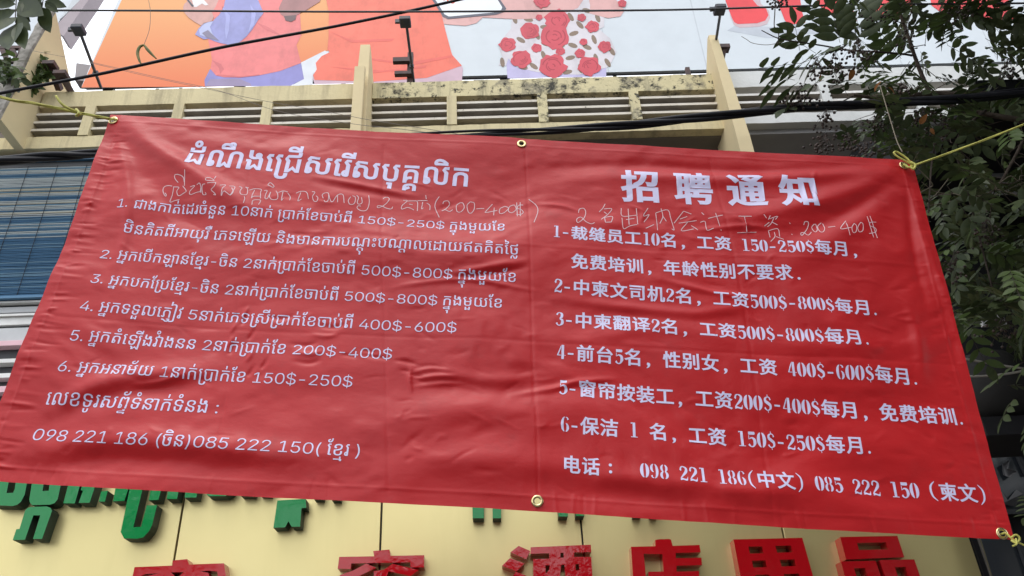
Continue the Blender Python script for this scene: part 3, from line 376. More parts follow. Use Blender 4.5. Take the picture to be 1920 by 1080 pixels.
  133:[[12,318,0,31,48,0,12,1,10,2,5,3,3,5,2,4,1,6,-1,5,-1,5,-3,3,-4,3,-5,2,-6,0,-7,0,-4,-2,-4,-2,-4,-4,-2,-3,-3,-3,-37,0,0,52,0,4,-2,2,-1,2,-3,2,-2,0,-4,1,0,27,24,0,9,0,7,-2,4,-4,3,-4,1,-6,1,-8,0,-32,3,2,4,3,6,2,6,1,6,2,7,0,15,-2,12,-4,10,-8,8,-10,4,-12,2,-14,-1,-10,-2,-10,-4,-7,-5,-7,-7,-6,-9,-4,-10,-4,-12,-2,-14,0],
  [94,188,0,-137,1,-6,1,-5,2,-3,3,-2,4,-1,5,0,24,0,0,-34,-48,0,-12,0,-9,3,-7,3,-6,5,-2,7,-2,7,0,163],
  [48,180,0,17,-9,12,-7,9,-6,8,-5,5,-3,5,-2,2,-1,3,-1,3,0,2,0,2,1,2,1,3,2,3,4,4,4,6,5,8,7,8,8,11,60,0,0,-33,-60,0,0,-1,48,-54,0,-25]],
  66:[[268,108,0,-29,-2,-24,-10,-20,-15,-15,-21,-11,-28,-7,-34,-2,-60,9,-37,26,-12,44,0,113,-8,10,-6,8,-5,8,-3,5,-2,5,-1,5,0,3,1,3,1,3,1,2,1,4,3,3,3,4,4,5,4,6,6,7,7,9,8,11,141,0,6,1,5,0,3,2,2,2,2,4,0,3,0,32,46,0,0,-32,-1,-14,-4,-11,-7,-9,-10,-7,-12,-3,-16,-1,-154,0,-2,-2,0,-2,-2,-1,0,-1,-1,-1,-1,-1,0,-2,0,-3,2,-3,2,-4,3,-4,4,-6,5,-6,6,-6,7,-8,8,-10,0,-121,2,-14,5,-11,9,-9,12,-7,16,-3,19,-1,20,1,16,3,13,7,9,9,5,11,1,14,0,29],
  [268,99,-46,0,0,23,-10,1,-10,2,-9,3,-7,4,-7,5,-5,6,-4,7,-2,9,-2,9,2,16,6,12,10,10,14,8,14,4,16,2,12,-2,10,-2,8,-4,6,-6,4,-7,0,-9],
  [222,156,0,30,-4,0,-4,-1,-4,-1,-3,-1,-3,-2,-2,-2,-1,-2,-1,-3,0,-3,0,-5,2,-3,4,-3,4,-2,6,-1]],
  222:[[-262,-122,0,22,2,18,4,16,4,14,5,11,6,9,7,6,6,6,8,4,7,2,7,2,7,0,9,0,7,-2,7,-3,6,-4,6,-5,4,-5,5,-7,4,-6,4,-8,6,-12,5,-10,3,-8,3,-6,5,-4,6,-1,6,1,5,3,4,5,3,8,3,9,1,11,1,13,1,15,0,16,41,0,-1,-28,-3,-22,-5,-19,-7,-14,-8,-11,-8,-8,-10,-5,-11,-3,-11,-1,-14,1,-10,4,-9,6,-7,9,-6,9,-6,12,-4,8,-4,8,-3,6,-3,6,-2,4,-3,3,-3,3,-4,1,-4,1,-4,-1,-3,-1,-3,-3,-2,-4,-2,-5,-2,-6,-2,-7,-1,-8,-1,-9,0,-11,-1,-12,0,-13]],
  86:[[274,188,0,-163,-1,-7,-3,-7,-5,-5,-7,-3,-9,-3,-11,0,-44,0,0,34,10,0,9,1,7,2,4,3,3,3,1,5,0,82,-128,0,0,-105,0,-7,-4,-7,-5,-5,-7,-3,-9,-3,-11,0,-44,0,0,34,10,0,10,1,6,2,4,3,4,3,0,5,0,140,46,0,0,-24,128,0,0,24],
  [228,180,0,17,-10,12,-7,9,-6,8,-5,5,-2,5,-2,2,-2,3,0,3,0,2,0,2,0,2,2,3,2,3,3,4,4,6,5,8,7,8,9,11,60,0,0,-33,-60,0,0,-1,48,-54,0,-25],
  [54,180,0,17,-9,12,-7,9,-6,8,-5,5,-3,5,-2,2,-1,3,-1,3,0,2,0,2,1,2,1,3,2,3,4,4,4,6,5,8,7,8,8,11,60,0,0,-33,-60,0,0,-1,48,-54,0,-25]],
  306:[[148,0,-30,2,-24,7,-18,11,-14,15,-8,20,-2,24,0,38,46,0,0,-38,2,-14,4,-11,7,-9,9,-7,13,-3,15,-1,16,1,12,3,10,7,7,9,4,11,1,14,0,39,-34,6,-31,6,-25,8,-22,8,-17,10,-13,12,-9,14,-5,14,-2,18,1,14,3,14,6,12,9,12,11,9,15,8,18,5,21,4,26,1,25,-1,21,-4,18,-6,15,-7,11,-9,9,-11,6,-11,3,-12,2,-13,0,-12,-46,0,0,12,-2,11,-5,10,-8,8,-11,6,-17,4,-21,2,-22,-2,-16,-4,-12,-6,-8,-9,-5,-11,-1,-14,1,-12,3,-10,7,-8,9,-8,13,-6,15,-5,19,-5,22,-4,25,-4,3,6,3,4,5,4,5,4,6,1,7,1,6,-1,5,-1,5,-3,5,-3,3,-4,3,-4,2,-4,1,-4,1,-5,-1,-7,-1,-6,-3,-5,-3,-5,-4,-3,-4,-2,0,-36,-2,-24,-8,-20,-14,-15,-18,-11,-24,-7],
  [374,188,0,-308,-53,0,-53,46,-53,-46,-49,0,0,48,0,4,-2,3,-4,2,-4,2,-6,1,-8,0,0,36,32,0,10,-2,8,-2,7,-6,5,-6,2,-10,2,-10,0,-19,60,53,60,-53,0,267],
  [328,180,0,17,-10,12,-7,9,-6,8,-5,5,-2,5,-2,2,-2,3,0,3,0,2,0,2,0,2,2,3,2,3,3,4,4,6,5,8,7,8,9,11,60,0,0,-33,-60,0,0,-1,48,-54,0,-25],
  [472,0,0,229,-1,11,-3,8,-4,5,-6,3,-11,3,-14,1,-69,0,0,33,92,0,16,-1,12,-2,11,-4,7,-6,7,-7,4,-9,3,-10,2,-12,0,-13,0,-229]],
  216:[[-81,-122,-7,0,-5,2,-5,2,-4,4,-4,4,-4,4,-2,4,-2,5,-1,5,-149,0,0,30,149,0,0,50,41,0,0,-50,8,-2,6,-4,4,-5,4,-5,2,-7,0,-6,0,-5,-2,-6,-2,-4,-2,-5,-4,-3,-4,-4,-6,-2,-5,-2]],
  10056:[[162,-5,-24,1,-22,5,-19,7,-17,10,-16,12,-11,14,-9,16,-5,18,-2,18,1,16,3,14,5,14,8,12,8,10,10,10,11,8,12,6,13,3,0,2,-16,6,-14,10,-12,13,-9,16,-5,18,-2,18,2,18,4,16,8,16,12,13,12,11,16,10,18,7,19,5,21,0,20,0,20,-5,17,-7,15,-10,14,-11,10,-13,8,-16,6,-16,1,-18,-1,-18,-6,-18,-8,-16,-12,-13,-14,-10,-16,-6,0,-2,12,-3,12,-6,12,-8,10,-10,8,-10,8,-12,4,-14,4,-14,1,-16,-2,-18,-5,-18,-9,-16,-12,-14,-15,-12,-18,-10,-19,-7,-21,-5],
  [162,36,15,0,14,3,13,5,10,6,10,6,7,10,5,10,4,11,0,12,0,13,-4,12,-6,11,-8,9,-9,8,-11,8,-12,4,-14,3,-14,1,-15,-1,-13,-3,-13,-4,-11,-8,-10,-8,-7,-9,-5,-11,-4,-12,-1,-13,1,-12,3,-11,5,-10,8,-10,8,-6,12,-6,12,-5,14,-3],
  [162,207,12,1,12,2,10,4,10,6,7,8,7,8,4,10,4,11,0,11,0,12,-4,11,-4,9,-6,8,-8,8,-10,5,-10,5,-12,2,-12,0,-13,0,-11,-2,-11,-5,-9,-5,-8,-8,-6,-8,-5,-9,-3,-11,-1,-12,1,-11,3,-11,5,-10,6,-8,8,-8,9,-6,11,-4,12,-2]],
  10051:[[155,-5,-21,1,-20,4,-20,6,-16,10,-16,10,-12,14,-10,15,-6,17,-4,20,48,0,2,-12,4,-10,6,-9,8,-7,10,-7,10,-5,12,-4,12,-2,14,0,14,0,13,4,13,4,10,6,10,7,8,9,6,10,3,13,1,14,-1,13,-3,12,-5,11,-7,11,-10,8,-12,8,-15,6,-17,3,-21,1,-30,0,0,37,92,107,0,3,-157,0,0,41,218,0,0,-34,-114,-132,0,8,24,0,24,-3,20,-7,18,-10,14,-13,12,-15,10,-18,4,-18,2,-20,-2,-20,-5,-18,-9,-17,-12,-15,-14,-12,-18,-11,-20,-8,-22,-5]],
  10052:[[30,74,0,38,144,252,46,0,-142,-246,0,-4,216,0,0,-40],[201,0,0,85,0,18,0,124,44,0,0,-227]],
  194:[[-121,-115,-10,1,-9,0,-8,2,-8,2,-6,2,-7,4,-7,4,-7,4,-7,6,-8,4,-6,5,-7,4,-7,3,-6,3,-7,2,-7,2,-6,1,-6,0,-16,0,0,39,6,0,10,-1,11,0,10,-2,10,-2,9,-3,9,-3,8,-5,7,-5,8,-6,6,-6,8,-4,6,-5,6,-4,6,-3,6,-3,6,-1,6,-2,7,0,5,0,6,2,4,1,4,3,4,3,2,5,2,4,1,6,1,6,-40,0,0,34,80,0,0,-32,0,-14,-4,-12,-5,-11,-7,-9,-9,-7,-10,-5,-11,-4,-11,-2]],
  127:[[95,289,0,-353,-1,-12,-4,-10,-6,-10,-8,-8,-10,-6,-13,-6,-15,-3,-18,-3,-20,0,-20,0,-18,3,-14,3,-14,6,-10,6,-8,8,-6,10,-4,10,0,12,0,40,58,0,0,-30,-12,0,0,-8,1,-7,4,-7,7,-5,9,-5,12,-2,15,0,15,0,12,2,10,5,7,5,4,7,1,7,0,351],
  [49,288,0,36,-1,18,-6,14,-8,11,-10,7,-14,6,-14,1,-10,-1,-8,-1,-8,-3,-8,-4,-6,-4,-5,-6,-46,0,0,122,46,0,0,-86,7,4,7,4,9,2,8,2,11,2,11,0,19,0,17,-4,15,-5,12,-8,10,-9,8,-12,5,-14,4,-17,1,-19,0,-36]],
  80:[[68,177,0,20,-12,12,-10,10,-8,7,-6,6,-4,4,-3,4,-1,2,-1,3,-1,2,1,2,1,3,1,2,2,3,3,5,4,5,5,7,7,8,8,11,24,0,6,1,4,0,3,2,3,2,1,4,1,3,0,32,46,0,0,-32,-2,-9,-2,-9,-4,-7,-5,-6,-7,-6,-8,-4,-10,-2,-12,-2,-14,0,-24,0,0,-1,60,-54,0,-28],
  [114,188,0,-154,0,-10,-4,-10,-4,-6,-8,-4,-8,-3,-10,-1,-9,0,-9,0,-9,2,-9,2,-8,4,-8,5,-6,7,-6,9,-2,11,-2,14,2,12,2,11,6,9,6,7,8,5,8,5,8,3,8,2,8,2,0,78],
  [68,34,0,42,-4,-1,-5,-1,-5,-3,-4,-4,-3,-5,-1,-8,1,-6,2,-6,4,-4,5,-2,5,-2]],
  10054:[[162,-5,-22,2,-20,5,-18,8,-16,12,-14,14,-10,17,-9,19,-5,21,-2,23,2,17,4,19,6,18,9,21,13,24,18,27,82,122,50,0,-121,-178,-5,0,4,7,5,6,6,6,7,5,6,4,8,4,10,3,8,2,10,1,21,-2,19,-4,18,-8,15,-11,13,-13,10,-15,8,-18,4,-19,2,-22,-2,-22,-5,-20,-9,-18,-10,-16,-14,-14,-16,-12,-18,-8,-20,-5],
  [162,35,14,1,12,4,11,5,10,7,9,10,6,10,6,12,2,14,2,14,-2,14,-2,14,-6,12,-6,10,-9,10,-10,7,-11,5,-12,4,-14,0,-14,0,-12,-4,-11,-5,-10,-7,-9,-9,-6,-11,-6,-12,-2,-13,-2,-14,2,-15,2,-13,6,-13,6,-10,9,-10,10,-7,11,-5,12,-4]],
  296:[[78,293,36,0,0,-33,-36,0],
  [68,177,0,20,-12,12,-10,10,-8,7,-6,6,-4,4,-3,4,-1,2,-1,3,-1,2,1,2,1,3,1,2,2,3,3,5,4,5,5,7,7,8,8,11,24,0,6,1,4,0,3,2,3,2,1,4,1,3,0,32,46,0,0,-32,-2,-9,-2,-9,-4,-7,-5,-6,-7,-6,-8,-4,-10,-2,-12,-2,-14,0,-24,0,0,-1,60,-54,0,-28],
  [114,188,0,-154,0,-10,-4,-10,-4,-6,-8,-4,-8,-3,-10,-1,-9,0,-9,0,-9,2,-9,2,-8,4,-8,5,-6,7,-6,9,-2,11,-2,14,2,12,2,11,6,9,6,7,8,5,8,5,8,3,8,2,8,2,0,78],
  [68,34,0,42,-4,-1,-5,-1,-5,-3,-4,-4,-3,-5,-1,-8,1,-6,2,-6,4,-4,5,-2,5,-2],
  [212,0,0,229,0,11,-3,8,-4,5,-7,3,-10,3,-14,1,-70,0,0,33,92,0,16,-1,13,-2,10,-4,8,-6,6,-7,5,-9,2,-10,2,-12,0,-13,0,-229]],
  156:[[-162,341,-14,1,-12,2,-11,3,-9,4,-6,5,-6,7,-4,8,-2,8,-1,9,3,16,6,14,12,10,16,6,19,4,23,2,0,-30,-13,0,-11,-2,-8,-2,-6,-4,-3,-5,-1,-6,0,-5,3,-4,4,-4,5,-3,9,-2,11,-1,14,2,12,2,10,5,10,7,8,9,7,11,5,12,2,14,2,17,37,0,-1,-21,-5,-20,-7,-17,-11,-15,-13,-13,-15,-10,-17,-8,-20,-5]],
  117:[[-148,-122,-22,2,-18,4,-14,8,-10,10,-6,14,-2,16,0,51,42,0,0,-51,0,-5,1,-5,2,-3,3,-4,2,-3,5,-2,5,-2,5,0,7,-1,8,1,8,2,6,4,4,4,2,6,2,8,0,51,40,0,0,-51,-2,-16,-5,-14,-9,-10,-14,-8,-18,-4]],
  207:[[-112,-122,2,2,1,2,1,2,1,2,1,2,0,2,0,2,-1,1,-1,2,-1,1,-2,0,-2,0,-99,-6,-11,0,-9,2,-7,2,-5,3,-5,3,-3,5,-2,5,-2,4,0,4,0,8,4,6,4,6,8,6,10,3,12,2,76,6,11,1,9,2,8,3,5,3,3,3,2,3,-20,0,0,18,63,0,0,-10,-1,-7,-2,-6,-2,-5,-5,-5,-5,-4,-7,-3,-8,-3,-9,-2,-11,-1,-87,-10,-6,-2,-4,0,-4,-2,-2,-3,-2,-3,0,-3,1,-3,1,-2,3,-2,4,0,5,-1,6,1,135,14,0,-28,-1,-6,-1,-4,-2,-5,-3,-3,-4,-2,-6,0]],
  10058:[[68,-3,-8,1,-8,3,-7,5,-5,8,-4,7,-1,9,1,8,4,8,5,7,7,5,8,4,8,0,9,0,7,-4,8,-5,5,-7,3,-8,1,-8,-1,-9,-3,-7,-5,-8,-8,-5,-7,-3],
  [68,194,-8,2,-8,2,-7,6,-5,7,-4,7,-1,10,1,8,4,8,5,6,7,6,8,3,8,1,9,-1,7,-3,8,-6,5,-6,3,-8,1,-8,-1,-10,-3,-7,-5,-7,-8,-6,-7,-2]],
  10057:[[162,368,22,-1,20,-5,18,-8,16,-12,14,-14,10,-18,9,-18,5,-21,2,-23,-2,-18,-4,-18,-6,-18,-9,-22,-13,-24,-18,-26,-82,-122,-50,0,121,178,5,0,-4,-7,-5,-7,-6,-5,-7,-5,-6,-5,-9,-3,-9,-4,-8,-1,-10,-1,-21,2,-19,4,-18,8,-15,10,-13,14,-10,15,-8,17,-4,20,-2,22,2,22,5,20,9,18,10,16,14,14,16,12,18,8,20,5],
  [162,329,-14,-1,-12,-4,-11,-5,-10,-7,-9,-10,-6,-10,-6,-12,-2,-14,-2,-14,2,-14,2,-14,6,-12,6,-11,9,-9,10,-7,11,-5,12,-4,14,-1,14,1,12,4,11,4,10,8,9,9,6,11,6,12,2,12,2,15,-2,15,-2,13,-6,13,-6,10,-9,10,-10,7,-11,5,-12,4]],
  10040:[[62,148,1,27,3,28,4,29,6,28,8,28,9,28,9,26,12,23,11,21,43,0,-12,-26,-11,-26,-9,-28,-9,-28,-7,-26,-6,-28,-4,-26,-2,-26,-1,-24,1,-22,2,-22,4,-22,4,-22,7,-24,9,-24,10,-25,11,-27,13,-28,-43,0,-19,36,-16,36,-12,36,-8,36,-6,36]],
  10041:[[28,-68,13,29,11,27,10,26,8,24,7,24,5,22,4,22,2,21,0,21,0,24,-3,26,-4,26,-5,28,-8,26,-8,28,-10,28,-10,26,-12,26,42,0,12,-21,10,-23,10,-26,10,-28,7,-28,6,-28,5,-29,2,-28,1,-27,-1,-36,-6,-36,-9,-37,-13,-37,-15,-35,-19,-35]],
}
CHINESE = {
  19981:[[280,239,94,-69,76,-68,30,28,-78,67,-94,66],
  [34,385,0,-39,223,0,-44,-63,-55,-60,-64,-53,-72,-42,14,-17,12,-17,50,31,48,34,44,39,40,42,0,-279,40,0,0,331,18,27,17,27,161,0,0,39]],
  20013:[[229,420,0,-90,-181,0,0,-237,38,0,0,31,143,0,0,-164,39,0,0,164,144,0,0,-28,39,0,0,234,-183,0,0,90],[86,161,0,133,143,0,0,-133],[412,161,-144,0,0,133,144,0]],
  20445:[[226,363,186,0,0,-92,-186,0],
  [190,396,0,-159,109,0,0,-62,-146,0,0,-35,124,0,-29,-38,-34,-36,-37,-31,-39,-23,14,-14,12,-16,37,25,36,32,33,37,29,40,0,-156,37,0,0,158,28,-41,32,-37,33,-33,35,-26,12,16,14,14,-36,24,-35,31,-33,36,-27,38,118,0,0,35,-141,0,0,62,114,0,0,159],
  [138,418,-25,-56,-30,-53,-35,-48,-36,-41,11,-18,9,-18,28,30,26,34,0,-286,36,0,0,342,28,51,24,53]],
  20813:[[166,422,-24,-40,-33,-41,-41,-40,-48,-37,15,-13,13,-15,29,23,0,-121,135,0,-24,-45,-36,-39,-53,-32,-73,-26,12,-15,10,-17,81,31,59,40,39,48,25,55,22,0,0,-116,3,-25,10,-16,18,-9,31,-2,84,0,26,4,17,14,10,27,5,45,-18,5,-16,9,-3,-36,-4,-22,-7,-10,-14,-2,-76,0,-14,1,-9,2,-3,6,-2,9,0,116,126,0,0,156,-146,0,27,36,24,37,-25,17,-7,-2,-124,0,20,32],
  [115,294,26,28,23,28,126,0,-20,-29,-22,-27],[114,260,119,0,-4,-45,-7,-43,-108,0],[272,260,128,0,0,-88,-140,0,8,43]],21035:[[313,360,0,-278,37,0,0,278],
  [419,410,0,-401,-3,-9,-10,-3,-72,1,9,-20,5,-18,54,1,33,6,10,6,6,8,4,12,1,17,0,400],[81,364,129,0,0,-96,-129,0],[46,398,0,-164,200,0,0,164],
  [118,221,-3,-43,-87,0,0,-34,84,0,-10,-50,-18,-43,-27,-36,-41,-29,14,-13,10,-15,45,34,31,43,20,51,11,58,69,0,-7,-102,-10,-38,-7,-4,-9,-1,-49,2,7,-17,3,-19,32,-1,24,2,17,4,13,10,9,18,6,33,5,53,4,77,0,17,-104,0,3,43]],
  21069:[[302,257,0,-205,35,0,0,205],[404,272,0,-265,-3,-7,-8,-2,-66,0,8,-18,5,-18,49,1,31,5,9,6,7,8,3,10,1,14,0,266],
  [362,422,-22,-40,-26,-41,-150,0,25,9,-21,35,-29,35,-35,-12,26,-34,20,-33,-124,0,0,-35,448,0,0,35,-117,0,45,69],[204,150,0,-50,-110,0,0,50],[204,180,-110,0,0,50,110,0],
  [58,262,0,-300,36,0,0,108,110,0,0,-66,-1,-7,-7,-2,-56,1,8,-17,6,-17,42,1,27,5,9,6,5,7,3,9,1,13,0,259]],21488:[[90,171,0,-211,38,0,0,28,242,0,0,-26,40,0,0,209],
  [128,24,0,111,242,0,0,-111],
  [63,213,68,9,269,15,17,-22,13,-21,32,23,-24,35,-34,38,-37,38,-38,36,-29,-20,36,-36,36,-38,-256,-12,66,68,63,80,-37,16,-67,-88,-49,-54,-23,-20,-19,-10]],
  21496:[[48,299,0,-33,301,0,0,33],[44,388,0,-36,362,0,0,-336,-3,-9,-9,-3,-80,0,8,-20,6,-20,57,1,36,5,11,7,7,9,4,13,1,17,0,372],[116,178,162,0,0,-93,-162,0],
  [80,212,0,-198,36,0,0,38,198,0,0,160]],
  21517:[[132,264,39,-29,37,-32,-44,-22,-47,-18,-47,-15,-46,-12,11,-16,8,-18,41,11,42,13,0,-166,38,0,0,26,222,0,0,-26,38,0,0,210,-198,0,59,37,55,43,46,50,36,56,-25,16,-7,-2,-176,0,17,21,15,22,-43,9,-27,-38,-38,-37,-47,-36,-57,-31,15,-14,12,-16,65,41,54,45,186,0,-24,-32,-29,-30,-33,-27,-36,-25,-41,33,-43,31],
  [386,21,-222,0,0,115,222,0]],21592:[[134,365,234,0,0,-57,-234,0],[95,398,0,-122,313,0,0,122],
  [228,164,0,-46,-6,-32,-24,-34,-58,-34,-107,-29,14,-15,11,-16,111,35,64,41,28,42,7,41,0,47],[264,32,100,-37,85,-37,19,32,-86,36,-99,34],
  [78,230,0,-184,38,0,0,150,272,0,0,-146,40,0,0,180]],22521:[[224,315,17,-45,10,-42,32,11,-11,41,-18,44],[214,144,0,-184,34,0,0,22,155,0,0,-20,36,0,0,182],
  [248,16,0,95,155,0,0,-95],[298,417,8,-27,6,-27,-123,0,0,-34,275,0,0,34,-116,0,-7,29,-10,30],[393,326,-16,-52,-19,-52,-188,0,0,-34,310,0,0,34,-88,0,18,46,18,48],
  [18,64,12,-38,151,62,-7,34,-58,-22,0,162,56,0,0,36,-56,0,0,116,-35,0,0,-116,-59,0,0,-36,59,0,0,-175]],22899:[[334,260,-13,-46,-16,-42,-21,-36,-25,-32,-56,25,-57,23,24,51,24,57],
  [88,135,71,-29,69,-30,-40,-26,-47,-20,-55,-16,-63,-12,12,-18,9,-20,70,16,60,19,51,25,43,32,90,-49,72,-47,32,34,-74,45,-90,47,26,35,22,41,17,47,13,51,96,0,0,40,-262,0,22,61,18,59,-40,5,-19,-61,-24,-64,-137,0,0,-40,120,0,-31,-68]],
  24037:[[26,36,0,-38,450,0,0,38,-206,0,0,289,180,0,0,39,-398,0,0,-39,176,0,0,-289]],24088:[[188,314,-65,-36,-68,-28,21,-30,73,34,69,42],
  [288,292,77,-34,65,-36,19,28,-66,34,-76,32],
  [74,194,0,-196,38,0,0,162,122,0,0,-200,40,0,0,200,124,0,0,-118,-2,-6,-8,-2,-70,0,8,-18,4,-18,51,1,33,5,10,6,7,8,3,10,1,14,0,152,-161,0,0,57,-40,0,0,-57],
  [213,412,21,-42,-196,0,0,-89,38,0,0,55,348,0,0,-52,40,0,0,86,-186,0,-13,26,-15,26]],
  24180:[[24,112,0,-36,232,0,0,-116,38,0,0,116,183,0,0,36,-183,0,0,99,148,0,0,35,-148,0,0,78,160,0,0,36,-300,0,22,52,-38,10,-21,-50,-26,-47,-31,-42,-35,-35,33,-24,39,45,37,55,122,0,0,-78,-150,0,0,-134],
  [144,112,0,99,112,0,0,-99]],24615:[[86,420,0,-460,38,0,0,460],[40,325,-9,-67,-17,-62,30,-10,16,66,8,69],[127,328,21,-45,14,-41,28,14,-15,40,-21,44],
  [167,14,0,-36,307,0,0,36,-126,0,0,125,104,0,0,35,-104,0,0,104,114,0,0,36,-114,0,0,104,-38,0,0,-104,-62,0,18,77,-36,6,-11,-51,-13,-48,-17,-44,-20,-36,33,-18,19,36,16,42,73,0,0,-104,-106,0,0,-35,106,0,0,-125]],
  25307:[[83,420,0,-101,-62,0,0,-35,62,0,0,-110,-69,-20,10,-36,59,18,0,-130,-2,-8,-7,-2,-46,0,6,-18,4,-18,40,2,24,6,8,5,6,8,3,10,1,15,0,143,59,19,-5,34,-54,-16,0,98,60,0,0,35,-60,0,0,101],
  [210,166,0,-206,37,0,0,24,169,0,0,-22,38,0,0,204],[247,19,0,113,169,0,0,-113],
  [195,396,0,-35,86,0,-10,-45,-18,-41,-29,-35,-44,-26,12,-14,10,-16,51,33,33,41,21,49,11,54,104,0,-7,-90,-10,-35,-7,-4,-10,-1,-50,3,7,-18,3,-18,58,0,17,4,13,10,9,17,6,31,5,49,4,71,1,16]],
  25353:[[386,190,-8,-34,-10,-30,-14,-27,-16,-23,-80,41,34,73],
  [208,105,51,-26,53,-29,-27,-19,-31,-16,-35,-13,-40,-10,11,-16,8,-16,43,13,39,16,34,19,30,22,60,-37,46,-34,27,29,-48,33,-59,36,18,27,16,31,13,35,9,40,54,0,0,34,-174,0,26,73,-38,5,-13,-38,-15,-40,-88,0,0,-34,73,0,-21,-46],
  [192,356,0,-98,35,0,0,64,209,0,0,-63,36,0,0,97,-116,0,-10,33,-12,33,-38,-6,19,-60],
  [88,420,0,-100,-67,0,0,-36,67,0,0,-124,-73,-22,9,-36,64,20,0,-118,-2,-8,-7,-2,-50,0,7,-17,4,-17,41,1,26,5,8,6,6,7,3,11,0,14,0,130,64,20,-4,34,-60,-18,0,114,54,0,0,36,-54,0,0,100]],
  25991:[[212,412,21,-41,15,-38,42,13,-17,38,-23,40],
  [25,332,0,-37,78,0,24,-55,28,-51,32,-47,37,-42,-44,-32,-49,-28,-54,-24,-59,-20,13,-17,11,-18,60,22,54,26,50,30,45,34,45,-35,49,-30,54,-25,59,-19,12,18,14,16,-58,18,-53,23,-49,28,-44,33,36,42,31,45,27,51,24,57,79,0,0,37],
  [252,126,-33,38,-30,41,-25,43,-22,47,214,0,-21,-48,-24,-45,-28,-39]],
  26376:[[104,394,0,-154,-3,-64,-12,-67,-26,-64,-49,-59,16,-12,13,-14,32,34,25,38,18,42,12,42,241,0,0,-100,-1,-7,-2,-4,-5,-3,-7,-1,-94,1,10,-20,6,-20,66,1,40,7,12,6,8,9,5,13,1,18,0,378],
  [142,357,229,0,0,-84,-229,0],[142,238,229,0,0,-86,-235,0,4,44]],
  26426:[[249,392,0,-161,-2,-61,-10,-65,-22,-64,-41,-57,16,-11,13,-13,43,62,25,70,12,72,3,67,0,125,94,0,0,-322,0,-26,2,-17,4,-10,5,-7,13,-7,16,-2,25,0,15,2,12,5,8,10,6,18,2,33,2,45,-16,6,-13,10,-3,-72,-1,-12,-3,-6,-5,-3,-5,-1,-15,0,-5,1,-4,2,-3,9,-1,19,0,361],
  [109,420,0,-107,-83,0,0,-36,78,0,-17,-53,-21,-52,-26,-47,-26,-37,10,-17,10,-17,20,29,20,36,18,41,17,43,0,-243,37,0,0,230,30,-40,22,-33,24,31,-76,84,0,45,74,0,0,36,-74,0,0,107]],
  26604:[[335,248,-17,-38,-20,-36,24,-10,22,35,22,39],[133,240,23,-38,16,-35,27,10,-16,35,-24,36],
  [72,292,0,-168,132,0,-38,-37,-46,-33,-50,-28,-52,-22,14,-14,12,-17,50,23,50,31,46,36,40,41,0,-144,38,0,0,146,40,-41,46,-37,50,-32,51,-23,13,17,14,16,-53,20,-51,28,-46,33,-38,37,140,0,0,168,-166,0,0,42,200,0,0,34,-200,0,0,52,-38,0,0,-52,-198,0,0,-34,198,0,0,-42],
  [106,260,124,0,0,-106,-124,0],[268,260,130,0,0,-106,-130,0]],27599:[[196,229,48,-27,40,-30,-150,0,11,80,230,0,-3,-80,-85,0,21,22,-41,30,-50,26],
  [22,174,0,-34,70,0,-9,-62,-10,-52,21,0,266,0,-5,-19,-5,-11,-7,-6,-11,-1,-58,3,6,-16,3,-14,36,-2,29,0,20,5,15,14,8,17,7,30,64,0,0,33,-60,0,6,81,72,0,0,34,-71,0,3,92,1,19,-301,0,-14,-111],
  [364,59,-82,0,18,19,-43,32,-53,30,166,0],[182,119,50,-28,40,-32,-154,0,12,81,73,0],[136,423,-23,-47,-28,-46,-31,-41,-34,-34,33,-23,41,47,38,57,330,0,0,34,-310,0,21,42]],
  27714:[[58,250,48,-48,36,-48,30,23,-37,46,-48,47],
  [22,44,23,-34,87,52,98,59,0,-110,-3,-10,-10,-3,-77,1,8,-20,6,-20,56,1,35,6,11,6,7,9,4,13,1,17,0,199,36,-66,44,-58,50,-48,58,-36,13,17,15,15,-40,21,-37,27,-33,32,-30,36,53,49,51,55,-32,23,-43,-51,-49,-48,-31,55,-25,60,0,7,202,0,0,36,-62,0,22,24,-43,29,-50,28,-23,-24,48,-28,41,-29,-135,0,0,83,-38,0,0,-83,-198,0,0,-36,198,0,0,-140,-114,-64]],
  27905:[[42,387,46,-33,35,-34,25,27,-36,33,-46,31],[21,250,49,-29,38,-30,22,29,-39,30,-49,26],[34,-10,32,-24,43,77,41,80,-28,23,-45,-84],
  [293,420,0,-74,-135,0,0,-36,135,0,0,-75,-120,0,0,-35,279,0,0,35,-120,0,0,75,140,0,0,36,-140,0,0,74],[190,146,0,-186,37,0,0,22,172,0,0,-20,39,0,0,184],[227,16,0,96,172,0,0,-96]],
  30005:[[226,204,0,-72,-124,0,0,72],[266,204,128,0,0,-72,-128,0],[226,239,-124,0,0,71,124,0],[266,239,0,71,128,0,0,-71],
  [63,348,0,-284,39,0,0,32,124,0,0,-54,3,-36,12,-22,23,-12,34,-4,111,0,33,6,21,17,12,32,6,48,-19,7,-18,10,-4,-40,-6,-25,-10,-13,-17,-4,-106,0,-18,2,-11,5,-5,11,-1,18,0,54,166,0,0,252,-166,0,0,71,-40,0,0,-71]],
  30693:[[274,376,0,-402,36,0,0,40,106,0,0,-34,38,0,0,396],[310,50,0,291,106,0,0,-291],
  [78,420,-10,-45,-14,-43,-17,-38,-21,-33,31,-22,22,36,19,43,38,0,0,-82,0,-18,-104,0,0,-36,102,0,-9,-51,-19,-50,-31,-48,-48,-43,14,-14,12,-14,38,32,30,37,21,39,15,40,45,-54,38,-49,26,32,-47,52,-53,57,5,34,97,0,0,36,-95,0,1,18,0,82,79,0,0,35,-143,0,15,60]],
  31383:[[186,336,-32,-22,-36,-19,-38,-16,-37,-12,19,-29,40,14,40,19,37,23,34,24],[288,316,82,-40,67,-42,25,25,-70,40,-81,38],
